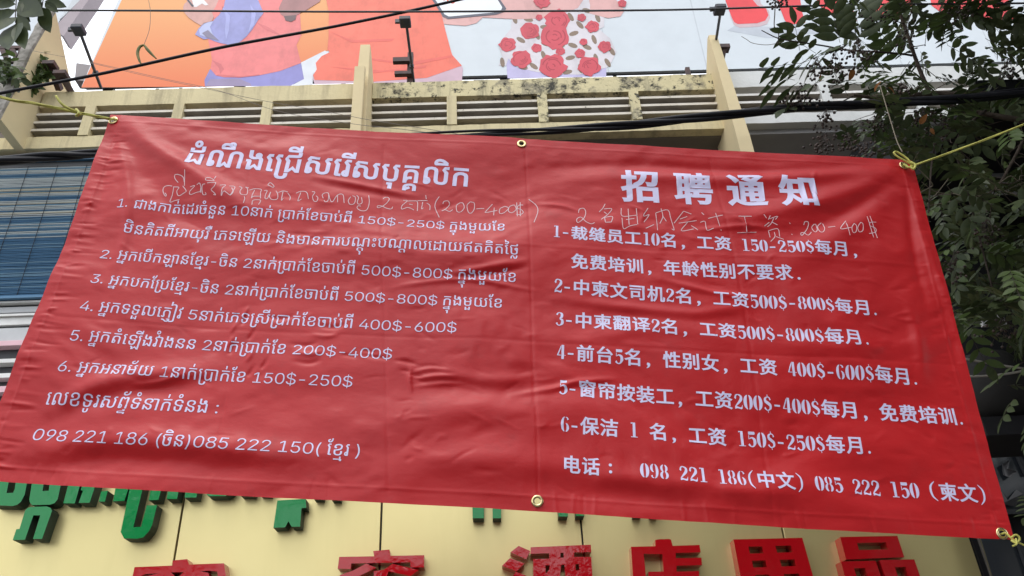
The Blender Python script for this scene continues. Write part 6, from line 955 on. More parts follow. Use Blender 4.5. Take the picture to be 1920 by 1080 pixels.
for x, y, a in ((1010, 225, .5), (1052, 110, .2), (1145, 153, .1), (1102, 198, 1.2), (1150, 246, .3), (1290, 95, 1), (1308, 188, -.3), (1342, 140, .8), (1382, 265, .4), (1288, 325, -.2), (1138, 312, 1.2), (1082, 372, .6), (1422, 222, 1.2), (1432, 328, 1.3), (1522, 288, 1), (1442, 100, 1.2), (1498, 352, 1), (1150, 405, .1), (1272, 405, -.2), (1345, 385, 1.3), (1022, 378, .2), (906, 350, 1.4), (1382, 60, .3), (975, 108, 1.2), (1232, 262, -.4), (1302, 255, .3)):
    P = [(x + 28 * math.cos(t) * math.cos(a) - 13 * math.sin(t) * math.sin(a), y + 28 * math.cos(t) * math.sin(a) + 13 * math.sin(t) * math.cos(a)) for t in [i * .63 for i in range(10)]]
    lk = LK[0] = LK[0] + .03; sheet('printed_leaf', [z2(P)], LEAFP, lk)
SK = flat('print_skin_pale', (.70, .40, .38))
sheet('printed_forearm', [z2([(455, -60), (500, 100), (530, 125), (600, 138), (700, 145), (760, 130), (795, 98), (1000, 108), (1180, 100), (1330, 45), (1360, 0), (1350, -60)])], SK, 4)
sheet('printed_hands', [z2([(1380, -60), (1400, 30), (1395, 75), (1500, 102), (1570, 92), (1592, 60), (1570, 20), (1520, -20), (1500, -60)])], SK, 4)
sheet('printed_tablet', [z2([(480, -90), (512, 0), (570, 92), (600, 107), (870, 82), (912, 68), (928, 48), (895, 0), (840, -90)])], flat('print_frame', (.10, .10, .14)), 7)
sheet('printed_screen', [z2([(505, -90), (530, 0), (580, 80), (605, 93), (860, 70), (900, 55), (905, 40), (880, 0), (830, -90)])], flat('print_screen', (.80, .84, .88)), 8)
def press(txt, x, y, s, mat, layer, slant=.25):
    P = []; X = 0
    for ch in txt:
        for c in _D['K'][str(10000 + ord(ch))]:
            q = embolden(_pairs(c), 30, 22, 1) / 1000
            P.append(z2([(x + (a_ + X + b_ * slant) * s, y - b_ * s - (a_ + X) * s * .10) for a_, b_ in q]))
        X += .70
    sheet('printed_number', P, mat, layer)
press('50', 563, 24, 62, flat('print_number', (.78, .10, .05)), 9)
PR = flat('print_letter_red', (.80, .06, .07)); PS = flat('print_letter_shadow', (.52, .56, .62))
z3 = lambda L: [(1280 + x / 3, y / 3) for x, y in L]
sheet('printed_letter_shadow', [z3([(250, 172), (340, 188), (480, 215), (620, 200), (720, 190), (900, 200), (1100, 180), (1100, 150), (700, 165), (480, 150), (300, 140)])], PS, 1)
sheet('printed_letter_edge', [z3([(225, -150), (270, 95), (288, 140), (320, 156), (430, 150), (475, 135), (492, 100), (485, 60), (440, 20), (400, -150)])], flat('print_edge', (.60, .45, .48)), 2)
sheet('printed_letter', [z3([(225, -150), (240, 0), (275, 95), (290, 125), (310, 135), (420, 130), (465, 115), (483, 85), (470, 50), (420, 30), (395, 0), (380, -150)])], PR, 3)
sheet('printed_letter', [z3([(500, -150), (530, 0), (575, 115), (600, 138), (690, 128), (670, 60), (640, -150)])], PR, 3)
sheet('printed_letter', [z3([(720, -150), (760, 20), (800, 60), (860, 90), (980, 118), (960, 60), (900, 20), (830, -150)])], PR, 3)
sheet('printed_letter', [z3([(1120, -150), (1080, 60), (1140, 118), (1240, 70), (1300, 20), (1300, -150)])], PR, 3)
sheet('printed_letter', [z3([(1370, -150), (1400, 30), (1480, 90), (1620, 60), (1700, 130), (1860, 110), (1800, -150)])], PR, 3)

# ---------------------------------------------------------------- the red banner
TL = np.array([-1.832, 2.986, 4.491]); TR = np.array([2.148, 3.075, 4.104]); BL = np.array([-1.994, 3.002, 2.647])
BW, BH = 4.0, 1.8515
EX, EYv = (TR - TL) / BW, (BL - TL) / BH
BN = np.cross(EX, EYv); BN /= np.linalg.norm(BN)
if BN[1] > 0: BN = -BN                       # towards the street
_A = np.array([EX, EYv]).T
def buv(px, py):
    r = ray(px, py); t = ((TL - EYE) @ BN) / (r @ BN)
    return np.linalg.lstsq(_A, EYE + r * t - TL, rcond=None)[0]
SEGS = []
def fold(px, sig, amp, taper=True, asym=1.0):
    if sig > .015: amp = amp * .85
    P = [buv(*p) for p in px]; SEGS.append((np.array(spline(P, 4)) if len(P) > 2 else np.array(P), sig, amp, taper, asym))
fold([(222, 232), (300, 285), (400, 350), (495, 412)], .035, .030)
fold([(215, 250), (262, 318), (340, 400), (430, 470)], .045, -.018)
fold([(212, 240), (236, 330), (232, 430), (205, 520)], .018, .011)
fold([(208, 250), (190, 340), (168, 430)], .022, -.010)
fold([(235, 226), (360, 262), (520, 280), (700, 300)], .035, .010)
fold([(590, 332), (680, 346), (786, 364)], .011, .007)
fold([(590, 342), (690, 358), (800, 372)], .014, -.006)
fold([(1690, 322), (1560, 372), (1440, 402), (1330, 412)], .040, .024)
fold([(1692, 330), (1610, 410), (1530, 470), (1440, 510)], .050, .016)
fold([(1692, 330), (1580, 405), (1460, 450)], .030, -.014)
fold([(1702, 340), (1738, 470), (1790, 600), (1820, 730)], .020, .010)
fold([(1700, 345), (1712, 470), (1745, 610)], .016, -.007)
fold([(1010, 338), (1200, 332), (1400, 338), (1600, 328), (1685, 318)], .030, .016)
fold([(1000, 312), (1200, 308), (1400, 320), (1600, 318)], .020, -.010)
fold([(1010, 380), (1050, 384), (1090, 396)], .009, .007)
fold([(1020, 400), (1150, 420), (1300, 440)], .025, .006)
fold([(850, 512), (920, 502), (992, 491)], .013, .009)
fold([(855, 520), (930, 512), (990, 503)], .010, -.008)
fold([(740, 536), (800, 528), (880, 524), (960, 538), (1010, 546)], .009, .006)
fold([(560, 488), (640, 500), (760, 480)], .03, .007)
fold([(380, 470), (520, 500), (640, 470), (780, 470)], .05, .010)
fold([(100, 760), (210, 712), (330, 698), (420, 690)], .032, .018)
fold([(95, 790), (200, 745), (310, 728), (410, 712)], .030, -.016)
fold([(250, 722), (300, 716), (352, 700)], .008, .006)
fold([(60, 850), (180, 826), (320, 832), (520, 852), (700, 862)], .040, .026)
fold([(40, 880), (200, 862), (360, 864), (560, 884)], .040, -.022)
fold([(775, 712), (850, 706), (930, 715), (1010, 700)], .020, .010)
fold([(772, 722), (840, 724), (930, 735), (1060, 724), (1150, 742)], .030, -.009)
fold([(770, 690), (768, 712), (772, 736)], .006, .006)
for k in range(6): fold([(774, 690 + k * 7), (805 + k * 5, 684 + k * 7), (842 + k * 6, 690 + k * 6)], .0065, .0035 if k % 2 else -.0025)
fold([(610, 800), (760, 790), (900, 770), (1000, 780), (1120, 760)], .06, .020)
fold([(640, 880), (820, 862), (1000, 872), (1180, 900)], .05, .018)
fold([(980, 905), (1100, 912), (1200, 930), (1330, 938)], .04, -.014)
fold([(1060, 905), (1180, 898), (1350, 916), (1500, 925)], .03, .014)
fold([(960, 742), (1040, 728), (1078, 716), (1160, 708)], .010, .010)
fold([(1040, 560), (1150, 572), (1300, 585), (1420, 570)], .018, .010)
fold([(1240, 523), (1330, 545), (1420, 560)], .012, .008)
fold([(1130, 620), (1260, 612), (1380, 640)], .03, .008)
fold([(1300, 430), (1400, 425), (1450, 432)], .010, .006)
fold([(1370, 405), (1395, 420), (1402, 440)], .008, .006)
fold([(1180, 384), (1205, 396), (1200, 418)], .007, .005)
fold([(1420, 640), (1560, 650), (1740, 648)], .03, .010)
fold([(1500, 560), (1600, 640), (1650, 740)], .05, .014)
fold([(1400, 900), (1560, 925), (1700, 990)], .05, .016)
fold([(1440, 820), (1560, 850), (1700, 900)], .06, -.014)
fold([(1700, 560), (1720, 640), (1730, 720)], .02, .008)
rf = random.Random(11)
for k in range(9):
    x = 430 + rf.uniform(0, 75); y = 570 + k * 14; fold([(x, y), (x - 8, y + 14), (x - 14, y + 22)], .006, rf.choice((-1, 1)) * .005)
for k in range(6):
    x = 500 + rf.uniform(-10, 110); y = 590 + k * 17; fold([(x, y), (x + 30, y + 4), (x + 55, y - 3)], .008, rf.choice((-1, 1)) * .005)
for k in range(10):
    x = 640 + rf.uniform(0, 130); y = 650 + rf.uniform(0, 60); fold([(x, y), (x + 14, y + 2), (x + 30, y + 6)], .006, -.004)
# straight storage creases
for px in ([(985, 285), (992, 420), (996, 560), (1000, 760)], [(1002, 700), (1006, 820), (1008, 925)]): fold(px, .004, -.0014, False)
for px in ([(470, 300), (455, 440), (440, 600), (415, 820)], [(1330, 300), (1385, 520), (1420, 760), (1450, 980)], [(720, 270), (716, 430), (722, 640), (730, 920)]): fold(px, .006, -.0012, False)
fold([(100, 596), (500, 618), (990, 640), (1400, 662), (1790, 684)], .006, -.0012, False)
fold([(160, 420), (500, 440), (990, 462), (1400, 480), (1740, 500)], .007, .0010, False)
for k in range(210):
    x, y = rf.uniform(.2, 3.8), rf.uniform(.15, 1.75); a = rf.gauss(0, .45) ; l = rf.uniform(.03, .13)
    P = np.array([[x, y], [x + l * math.cos(a) * .5, y + l * math.sin(a) * .5 + rf.uniform(-.008, .008)], [x + l * math.cos(a), y + l * math.sin(a)]])
    SEGS.append((P, rf.uniform(.005, .010), rf.choice((-1, 1)) * rf.uniform(.0008, .0026), True, 1.0))
# short puckers along the left hem, finer ones along the right hem
for k in range(95):
    y = rf.uniform(.02, 1.0) ** .8 * 1.84; x0 = rf.uniform(0, .05); l = rf.uniform(.03, .16)
    SEGS.append((np.array([[x0, y], [x0 + l, y + rf.uniform(-.012, .012)]]), rf.uniform(.0035, .007), rf.choice((-1, 1)) * rf.uniform(.001, .0042), True, 1.0))
for k in range(50):
    y = rf.uniform(.1, 1.84); x0 = rf.uniform(3.86, 3.97); l = rf.uniform(.02, .07)
    SEGS.append((np.array([[x0, y], [x0 + l, y + rf.uniform(-.006, .006)]]), rf.uniform(.003, .006), rf.choice((-1, 1)) * rf.uniform(.0006, .0018), True, 1.0))
for k in range(26):
    x0 = rf.uniform(.1, 3.9); SEGS.append((np.array([[x0, 1.78], [x0 + rf.uniform(-.01, .01), 1.85]]), .005, rf.choice((-1, 1)) * .0012, False, 1.0))
SEGS.append((np.array([[0, 1.795], [4, 1.795]]), .004, .0016, False, 1.0)); SEGS.append((np.array([[3.945, 0], [3.945, 1.85]]), .004, .0016, False, 1.0))
SEGS.append((np.array([[0.0, .045], [4, .045]]), .004, .0012, False, 1.0)); SEGS.append((np.array([[0.055, 0], [.055, 1.85]]), .004, .0018, False, 1.0))
_NZ = [np.random.default_rng(s).normal(size=(64, 64)) for s in range(8)]
def vnoise(x, y, k):
    g = _NZ[k]; xi = np.floor(x).astype(int); yi = np.floor(y).astype(int); fx = x - xi; fy = y - yi
    fx = fx * fx * fx * (fx * (fx * 6 - 15) + 10); fy = fy * fy * fy * (fy * (fy * 6 - 15) + 10)
    q = lambda i, j: g[(yi + j) % 64, (xi + i) % 64]
    return (q(0, 0) * (1 - fx) + q(1, 0) * fx) * (1 - fy) + (q(0, 1) * (1 - fx) + q(1, 1) * fx) * fy
def relief(x, y):
    """height of the cloth (m) towards the street"""
    x = np.asarray(x, float); y = np.asarray(y, float)
    wx = x + .10 * vnoise(x * 1.3 + 5, y * 1.9, 6); wy = y + .06 * vnoise(x * 1.7, y * 2.1 + 9, 7)
    D = .0095 * vnoise(wx * 1.1 + 3, wy * 3.0, 0) + .0032 * vnoise(wx * 2.6, wy * 6.0 + 4, 1) + .0016 * vnoise(wx * 6.0 + 2, wy * 12.0, 2) + .0007 * vnoise(wx * 17, wy * 26, 3)
    D += .030 * np.sin(math.pi * x / BW) * (y / BH) * .6
    for P, sig, amp, taper, asym in SEGS:
        lo = P.min(0) - 3.2 * sig; hi = P.max(0) + 3.2 * sig
        idx = np.nonzero((x > lo[0]) & (x < hi[0]) & (y > lo[1]) & (y < hi[1]))
        if len(idx[0]) == 0: continue
        xs, ys = x[idx], y[idx]; best = np.full(xs.shape, 9e9); tt = np.zeros(xs.shape); n = len(P) - 1
        for i in range(n):
            a, d = P[i], P[i + 1] - P[i]; L2 = d @ d + 1e-12
            t = np.clip(((xs - a[0]) * d[0] + (ys - a[1]) * d[1]) / L2, 0, 1)
            q = (xs - a[0] - t * d[0]) ** 2 + (ys - a[1] - t * d[1]) ** 2
            m = q < best; best[m] = q[m]; tt[m] = ((i + t) / n)[m]
        h = np.exp(-best / (2 * sig * sig)) * amp
        if taper: h = h * np.sin(math.pi * np.clip(tt * .94 + .05, 0, 1)) ** .8
        D[idx] += h
    return D
def bsurf(x, y, off=0.0):
    x = np.asarray(x, float); y = np.asarray(y, float)
    D = relief(x, y)
    sx = .026 * np.sin(math.pi * np.clip(y / BH, 0, 1)) * np.exp(-x / .5)
    sy = .010 * np.sin(math.pi * np.clip(x / BW, 0, 1)) * (1 - y / BH) * np.abs(np.sin(2 * math.pi * x / BW)) + .008 * np.abs(np.sin(2 * math.pi * x / BW)) * (y / BH)
    P = TL + EX * (x + sx)[:, None] + EYv * (y + sy)[:, None]
    return P + BN * (D + off)[:, None]
NX, NY = 800, 370
gx, gy = np.meshgrid(np.linspace(0, BW, NX + 1), np.linspace(0, BH, NY + 1))
gx, gy = gx.ravel(), gy.ravel(); BV = bsurf(gx, gy)
ii, jj = np.meshgrid(np.arange(NX), np.arange(NY)); a0 = (jj * (NX + 1) + ii).ravel()
Q = np.stack([a0, a0 + NX + 1, a0 + NX + 2, a0 + 1], 1)
GROM = [buv(212, 226), buv(978, 271), buv(1692, 314), buv(1879, 1000), buv(1007, 941), np.array([.045, BH - .045])]
cq = np.stack([gx[Q].mean(1), gy[Q].mean(1)], 1)
keep = np.ones(len(Q), bool)
for g in GROM: keep &= np.hypot(*(cq - g).T) > .0145
Q = Q[keep]
banner = empty('banner', tuple(map(float, TL + EX * 2 + EYv * BH))); tag(banner, 'red recruitment banner with white Khmer and Chinese lettering tied up by yellow ropes', 'banner')
bme = bpy.data.meshes.new('banner_sheet')
bme.vertices.add(len(BV)); bme.vertices.foreach_set('co', BV.astype(np.float32).ravel())
bme.loops.add(len(Q) * 4); bme.loops.foreach_set('vertex_index', Q.astype(np.int32).ravel())
bme.polygons.add(len(Q)); bme.polygons.foreach_set('loop_start', np.arange(0, len(Q) * 4, 4, dtype=np.int32)); bme.polygons.foreach_set('loop_total', np.full(len(Q), 4, np.int32))
bme.update(calc_edges=True); bme.polygons.foreach_set('use_smooth', np.ones(len(Q), bool))
uvl = bme.uv_layers.new(name='UVMap'); uvs = np.stack([gx[Q].ravel(), gy[Q].ravel()], 1).astype(np.float32); uvl.data.foreach_set('uv', uvs.ravel())
bo = bpy.data.objects.new('banner_sheet', bme); COL.objects.link(bo); child_fix(bo, banner)
# vinyl
mv = material('red_vinyl', (.49, .008, .011), .40, .40, vary=((.44, .008, .012), 1.4, .35, .7), stains=[((.38, .010, .013), 4.5, .58, .78)]); M['vinyl'] = mv
N, L = mv.node_tree.nodes, mv.node_tree.links; pb = N['Principled BSDF']
uvn = N.new('ShaderNodeTexCoord')
def bumpin(height, dist, strength, prev=None):
    b = N.new('ShaderNodeBump'); b.inputs['Strength'].default_value = strength; b.inputs['Distance'].default_value = dist
    L.new(height, b.inputs['Height'])
    if prev: L.new(prev, b.inputs['Normal'])
    return b.outputs[0]
def nz(scale, stretch, detail=4):
    mp = N.new('ShaderNodeMapping'); mp.inputs['Scale'].default_value = stretch; L.new(uvn.outputs['UV'], mp.inputs[0])
    n = N.new('ShaderNodeTexNoise'); n.inputs['Scale'].default_value = scale; n.inputs['Detail'].default_value = detail; L.new(mp.outputs[0], n.inputs['Vector']); return n.outputs['Fac']
h1 = bumpin(nz(1, (30, 60, 1)), .003, .16); h2 = bumpin(nz(1, (420, 420, 1), 2), .0010, .45, h1); h3 = bumpin(nz(1, (9, 15, 1), 7), .010, .22, h2)
L.new(h3, pb.inputs['Normal'])
bo.data.materials.append(mv)

def map_text(contours, a, b, adv, ky=1.0, grid=.006):
    a, b = np.array(a), np.array(b); d = b - a; s = np.hypot(*d) / adv; d = d / np.hypot(*d); n = np.array([d[1], -d[0]])
    return [a + np.outer(c[:, 0] * s, d) + np.outer(c[:, 1] * s * ky, n) for c in [np.asarray(q, float) for q in contours]]
def lay_on_banner(name, polys, mat, off=.0013, label=None):
    v, t = triangulate(polys, .006)
    P = bsurf(v[:, 0], v[:, 1], off)
    o = mesh_obj(name, P, [list(map(int, q)) for q in t], mat, banner, smooth=True); o['kind'] = 'stuff'
    bm = bmesh.new(); bm.from_mesh(o.data)
    bn = Vector(BN)
    for f in bm.faces:
        if f.normal.dot(bn) < 0: f.normal_flip()
    bm.to_mesh(o.data); bm.free()
    if label: o['label'] = label
    return o
KL = [((343, 309), (881, 345.5)), ((212, 391), (948, 434)), ((224, 437), (973, 482)), ((178, 485), (969, 530)), ((162, 533), (943, 578)), ((142, 584), (856, 624)), ((123, 640), (735, 672)), ((102, 698), (661, 724)), ((80, 759), (411, 774)), ((56, 825), (679, 857))]
for i, (p, q) in enumerate(KL):
    c, adv = layout_khmer(i, 16 if i == 0 else 0)
    if i == 0: c = [k_ for k_ in c]
    lay_on_banner('printed_line', map_text(c, buv(*p), buv(*q), adv), M['ink'], label='large Khmer heading' if i == 0 else None)
CL = [('1-裁缝员工10名，工资 150-250$每月，', (1035, 445), (1604, 482)), ('免费培训，年龄性别不要求．', (1069, 501), (1500, 525)),
      ('2-中柬文司机2名，工资500$-800$每月.', (1037, 546), (1645, 591)), ('3-中柬翻译2名，工资500$-800$每月.', (1040, 607), (1627, 649)),
      ('4-前台5名，性别女，工资 400$-600$每月.', (1043, 670), (1722, 720)), ('5-窗帘按装工，工资200$-400$每月，免费培训.', (1046, 737), (1809, 795)),
      ('6-保洁 1 名，工资 150$-250$每月.', (1049, 809), (1635, 848)), ('电话：  098 221 186(中文) 085 222 150（柬文)', (1052, 885), (1855, 940))]
c, adv = layout_cjk('招聘通知', heavy=(38, 24), pitch=1.29); adv -= .29
lay_on_banner('printed_line', map_text(c, buv(1164, 374), buv(1540, 390), adv, 1.0), M['ink'], label='large Chinese heading of four characters')
for txt, p, q in CL:
    c, adv = layout_cjk(txt, heavy=(26, 15)); adv -= {'，': .65, '．': .2, '.': .2}.get(txt[-1], 0)
    lay_on_banner('printed_line', map_text(c, buv(p[0], p[1] + 2), buv(q[0], q[1] + 2), adv, 1.0), M['ink'])
# handwriting added with a pen
def hand(name, strokes, ox, oy, sc_, label):
    polys = []
    for st in strokes:
        P = [buv(ox + x / sc_, oy + y / sc_) for x, y in st]
        polys.append(wst(P, [.0034]) if len(P) > 1 else P)
    lay_on_banner(name, [np.array(p) for p in polys], M['pen'], off=.0009, label=label)
HA = [[(545, 495), (510, 488), (475, 495), (462, 520), (470, 555), (485, 572), (490, 560), (478, 545)], [(560, 500), (545, 560), (520, 618), (560, 610), (605, 603)], [(560, 502), (605, 510), (585, 540), (600, 575), (650, 555), (668, 540), (640, 500)], [(600, 470), (575, 440), (572, 412), (600, 408), (645, 430), (655, 470)], [(668, 382), (660, 440), (655, 500)],
      [(705, 510), (745, 505), (700, 545), (705, 570), (760, 555), (790, 550), (800, 520)], [(765, 500), (790, 490), (800, 520), (795, 560)], [(840, 500), (815, 505), (808, 540), (815, 575), (840, 575), (835, 560)], [(860, 495), (905, 490), (930, 490), (918, 520), (890, 545), (915, 570), (925, 585), (905, 580)], [(860, 475), (845, 468), (855, 450), (890, 452), (915, 470), (860, 475)], [(925, 418), (920, 435), (915, 450)],
      [(965, 510), (1010, 500), (985, 540), (975, 595), (1000, 560), (1050, 590), (1075, 560), (1060, 520)], [(1040, 505), (1085, 508), (1070, 560), (1050, 595)], [(1120, 505), (1145, 515), (1130, 545), (1140, 575), (1185, 570), (1190, 520), (1175, 505), (1200, 510)], [(1165, 590), (1170, 610), (1160, 650)],
      [(1205, 530), (1250, 515), (1305, 520), (1300, 545), (1300, 600)], [(1250, 525), (1235, 560), (1225, 600), (1240, 585), (1300, 580)], [(1230, 660), (1240, 620), (1300, 615), (1285, 655)], [(1330, 530), (1355, 530), (1340, 570), (1340, 600), (1360, 595), (1385, 540), (1375, 580), (1395, 605), (1440, 600), (1445, 560), (1430, 530)], [(1360, 480), (1380, 460), (1410, 485), (1405, 500), (1362, 482)],
      [(1450, 545), (1490, 530), (1530, 540)], [(1490, 535), (1475, 610), (1490, 595)], [(1530, 550), (1550, 580), (1545, 610)], [(1600, 550), (1640, 535), (1690, 545), (1705, 600)], [(1640, 545), (1615, 615), (1645, 600)], [(1735, 540), (1760, 545), (1740, 580), (1750, 615), (1775, 620), (1785, 590), (1770, 575)]]
HB = [[(30, 415), (22, 385), (50, 368), (75, 375), (70, 430), (50, 445), (35, 430)], [(75, 375), (90, 430), (110, 440), (150, 385), (195, 380), (205, 450)], [(150, 387), (150, 445)], [(260, 395), (240, 430), (255, 460), (290, 450), (300, 400), (275, 385)], [(310, 380), (325, 400), (315, 440), (330, 455), (355, 440), (350, 395)], [(410, 375), (415, 440), (395, 500), (350, 510), (315, 490), (320, 470), (345, 470)],
      [(530, 400), (545, 385), (575, 385), (580, 410), (545, 450), (490, 480), (485, 465), (515, 460), (560, 480), (600, 485), (612, 465)], [(700, 405), (735, 410), (690, 455), (690, 485), (740, 470), (790, 490)], [(740, 412), (790, 410), (820, 420), (820, 500)], [(750, 440), (780, 445)], [(820, 408), (905, 408)], [(865, 420), (855, 480), (870, 470)], [(900, 430), (925, 450), (925, 490)], [(890, 365), (895, 395)],
      [(1005, 375), (975, 420), (970, 470), (1005, 555)], [(1035, 435), (1045, 415), (1080, 412), (1090, 440), (1060, 475), (1025, 495), (1055, 485), (1090, 500), (1118, 485)], [(1180, 425), (1150, 450), (1155, 500), (1185, 505), (1215, 470), (1205, 430), (1182, 425)], [(1265, 420), (1240, 450), (1250, 505), (1275, 515), (1300, 480), (1300, 430), (1267, 420)], [(1320, 478), (1385, 475)],
      [(1455, 440), (1400, 500), (1402, 512), (1495, 495)], [(1470, 470), (1465, 540)], [(1560, 460), (1520, 480), (1515, 520), (1550, 520), (1590, 480), (1562, 460)], [(1640, 450), (1600, 465), (1590, 505), (1620, 520), (1655, 490), (1642, 450)], [(1715, 455), (1680, 455), (1665, 480), (1700, 495), (1715, 520), (1690, 540), (1655, 535)], [(1660, 430), (1665, 555)], [(1690, 430), (1690, 555)], [(1762, 405), (1825, 460), (1838, 520), (1805, 618)]]
HC = [[(290, 440), (300, 405), (335, 398), (352, 430), (335, 490), (285, 530), (275, 500), (310, 480), (350, 520), (395, 540), (425, 530)], [(515, 362), (495, 400), (465, 430)], [(505, 405), (570, 405), (540, 450), (480, 500)], [(505, 430), (530, 450)], [(510, 482), (515, 525)], [(510, 480), (575, 475), (565, 525)], [(515, 527), (565, 525)], [(708, 405), (715, 545)], [(650, 400), (660, 470), (780, 460)], [(775, 405), (782, 458)], [(655, 485), (668, 575), (720, 555), (780, 545)], [(782, 462), (787, 543)], [(690, 500), (760, 490)],
      [(875, 400), (835, 470), (885, 455), (840, 520)], [(855, 575), (925, 540)], [(940, 442), (955, 590)], [(942, 440), (1040, 415), (1065, 480), (1095, 580), (1075, 575)], [(985, 405), (1000, 470), (975, 530)], [(1002, 470), (1030, 510)], [(1175, 425), (1095, 525)], [(1178, 426), (1240, 450)], [(1145, 490), (1205, 470)], [(1135, 525), (1285, 505)], [(1210, 517), (1155, 590), (1260, 575)], [(1240, 545), (1295, 585)], [(1325, 440), (1345, 460)], [(1315, 520), (1355, 515), (1370, 588), (1425, 575)], [(1380, 490), (1500, 470)], [(1440, 450), (1490, 595)]]
HD = [[(190, 485), (300, 488)], [(240, 488), (265, 608)], [(185, 612), (345, 610)], [(400, 475), (425, 505)], [(410, 565), (450, 535)], [(455, 485), (440, 515)], [(450, 510), (515, 490), (500, 515)], [(485, 505), (465, 545), (435, 570)], [(475, 535), (520, 555)], [(445, 602), (460, 655)], [(447, 600), (525, 585), (540, 650)], [(495, 610), (500, 650), (465, 690)], [(510, 650), (575, 675)], [(621, 538), (628, 547)], [(641, 626), (649, 634)],
      [(745, 550), (755, 525), (785, 530), (775, 580), (730, 640), (720, 620), (745, 615), (780, 640), (810, 610)], [(835, 540), (815, 570), (840, 610), (860, 590), (850, 545), (837, 541)], [(895, 530), (865, 560), (880, 610), (905, 615), (920, 580), (907, 537)], [(948, 575), (1005, 572)], [(1095, 525), (1045, 600), (1135, 590)], [(1095, 545), (1125, 655)], [(1160, 555), (1140, 590), (1150, 630), (1175, 625), (1180, 580), (1162, 556)], [(1215, 545), (1190, 590), (1205, 625), (1235, 610), (1235, 560), (1217, 546)],
      [(1350, 540), (1300, 545), (1295, 570), (1345, 590), (1345, 620), (1290, 635)], [(1270, 495), (1330, 665)], [(1295, 490), (1362, 670)]]
hand('handwritten_note', HA, 200, 240, 4.5, 'pen writing in Khmer under the heading'); hand('handwritten_note', HB, 600, 280, 4.5, 'pen writing in Khmer with pay figures')
hand('handwritten_note', HC, 1020, 300, 4.5, 'pen writing in Chinese under the heading'); hand('handwritten_note', HD, 1340, 300, 4.5, 'pen writing in Chinese with pay figures')
# eyelets
def ring_obj(name, c, nrm, R_, r_, mat, parent, squash=.6):
    nrm = Vector(nrm); u = nrm.orthogonal().normalized(); v_ = nrm.cross(u); V = []; F = []; A, B = 28, 8
    for i in range(A):
        a = 2 * math.pi * i / A; d = u * math.cos(a) + v_ * math.sin(a)
        for k in range(B):
            b = 2 * math.pi * k / B; V.append(Vector(c) + d * (R_ + r_ * math.cos(b)) + nrm * (r_ * squash * math.sin(b)))
    for i in range(A):
        for k in range(B): F.append([i * B + k, ((i + 1) % A) * B + k, ((i + 1) % A) * B + (k + 1) % B, i * B + (k + 1) % B])
    o = mesh_obj(name, V, F, mat, parent, smooth=True); return o
GP = []
for g in GROM:
    e = .012
    P = bsurf(np.array([g[0], g[0] + e, g[0]]), np.array([g[1], g[1], g[1] + e]), .002)
    q = bsurf(np.array([g[0] - .02, g[0] + .02, g[0], g[0]]), np.array([g[1], g[1], g[1] - .02, g[1] + .02]), .001)
    n_ = np.cross(q[1] - q[0], q[3] - q[2]); n_ /= np.linalg.norm(n_)
    if n_ @ BN < 0: n_ = -n_
    c = q.mean(0) + n_ * .002; GP.append(c)
    ring_obj('eyelet', c, n_, .0175, .0062, M['brass'], banner)

# ---------------------------------------------------------------- yellow ropes
def rope(name, pts, w_, label, extra=()):
    t = empty(name, tuple(map(float, pts[-1]))); tag(t, label, 'rope', 'yellow ropes tying the banner')
    P = [np.array(q, float) for q in spline(pts, 8)]
    m = MB()
    for s in range(3):                       # three flattened strands twisted together
        Q_ = []
        for i, p in enumerate(P):
            d = P[min(i + 1, len(P) - 1)] - P[max(i - 1, 0)]; d /= np.linalg.norm(d); u = np.cross(d, [0, 0, 1.]); u /= np.linalg.norm(u); v_ = np.cross(u, d)
            a = i * .35 + s * 2.094; Q_.append(p + (u * math.cos(a) + v_ * math.sin(a)) * w_ * .42)
        m.tube(Q_, w_ * .52, 6)
    m.build('cord', M['rope'], t, True)
    for e_, r in extra:
        MB().tube(spline(e_, 6), r, 6).build('loose_end', M['rope'], t, True)
    return t
g0 = GP[0]; pY = lambda x, y, Y: at(x, y, Y)
rope('yellow_rope', [at(-160, 130, 2.7), at(0, 182, 2.8), at(70, 195, 2.86), at(150, 212, 2.93), at(192, 220, 2.96), g0 + BN * .004], .0085, 'yellow rope from the top left eyelet to beyond the left edge',
     extra=[([at(105, 180, 2.86), at(114, 193, 2.87), at(128, 203, 2.89), at(150, 212, 2.925)], .0062), ([at(143, 205, 2.91), at(148, 212, 2.90), at(143, 217, 2.91), at(152, 214, 2.92)], .0065), ([at(196, 220, 2.965), g0 + BN * .006, g0 + EX * .018 + BN * .004, g0 + EYv * .012 - BN * .01], .006)])
g2 = GP[2]
rope('yellow_rope', [at(2080, 165, 2.9), at(1920, 233, 2.95), at(1820, 272, 3.0), at(1712, 311, 3.04)], .0062, 'yellow rope from the top right eyelet up into the tree',
     extra=[([at(1712, 311, 3.035), at(1700, 303, 3.03), at(1682, 293, 3.03), at(1676, 286, 3.03), at(1682, 285, 3.03), at(1698, 295, 3.03), at(1708, 305, 3.03)], .0048), ([at(1713, 311, 3.03), at(1704, 314, 3.035), g2 + BN * .006, g2 - EYv * .004 - BN * .012], .006), ([at(1708, 304, 3.025), at(1716, 309, 3.02), at(1713, 317, 3.025), at(1706, 312, 3.03)], .006)])
g3 = GP[3]
rope('yellow_rope', [g3 - BN * .01, g3 + BN * .006 + EX * .01, at(1893, 1006, 3.05), at(1903, 1014, 3.04), at(1925, 1024, 3.02), at(2060, 1080, 2.95)], .004, 'yellow rope knotted to the bottom right eyelet',
     extra=[([at(1896, 1008, 3.03), at(1905, 1003, 3.02), at(1912, 1010, 3.02), at(1905, 1018, 3.02), at(1896, 1013, 3.03)], .004), ([at(1905, 1010, 3.02), at(1906, 1020, 3.01), at(1899, 1024, 3.0)], .0035)])
g5 = GP[5]
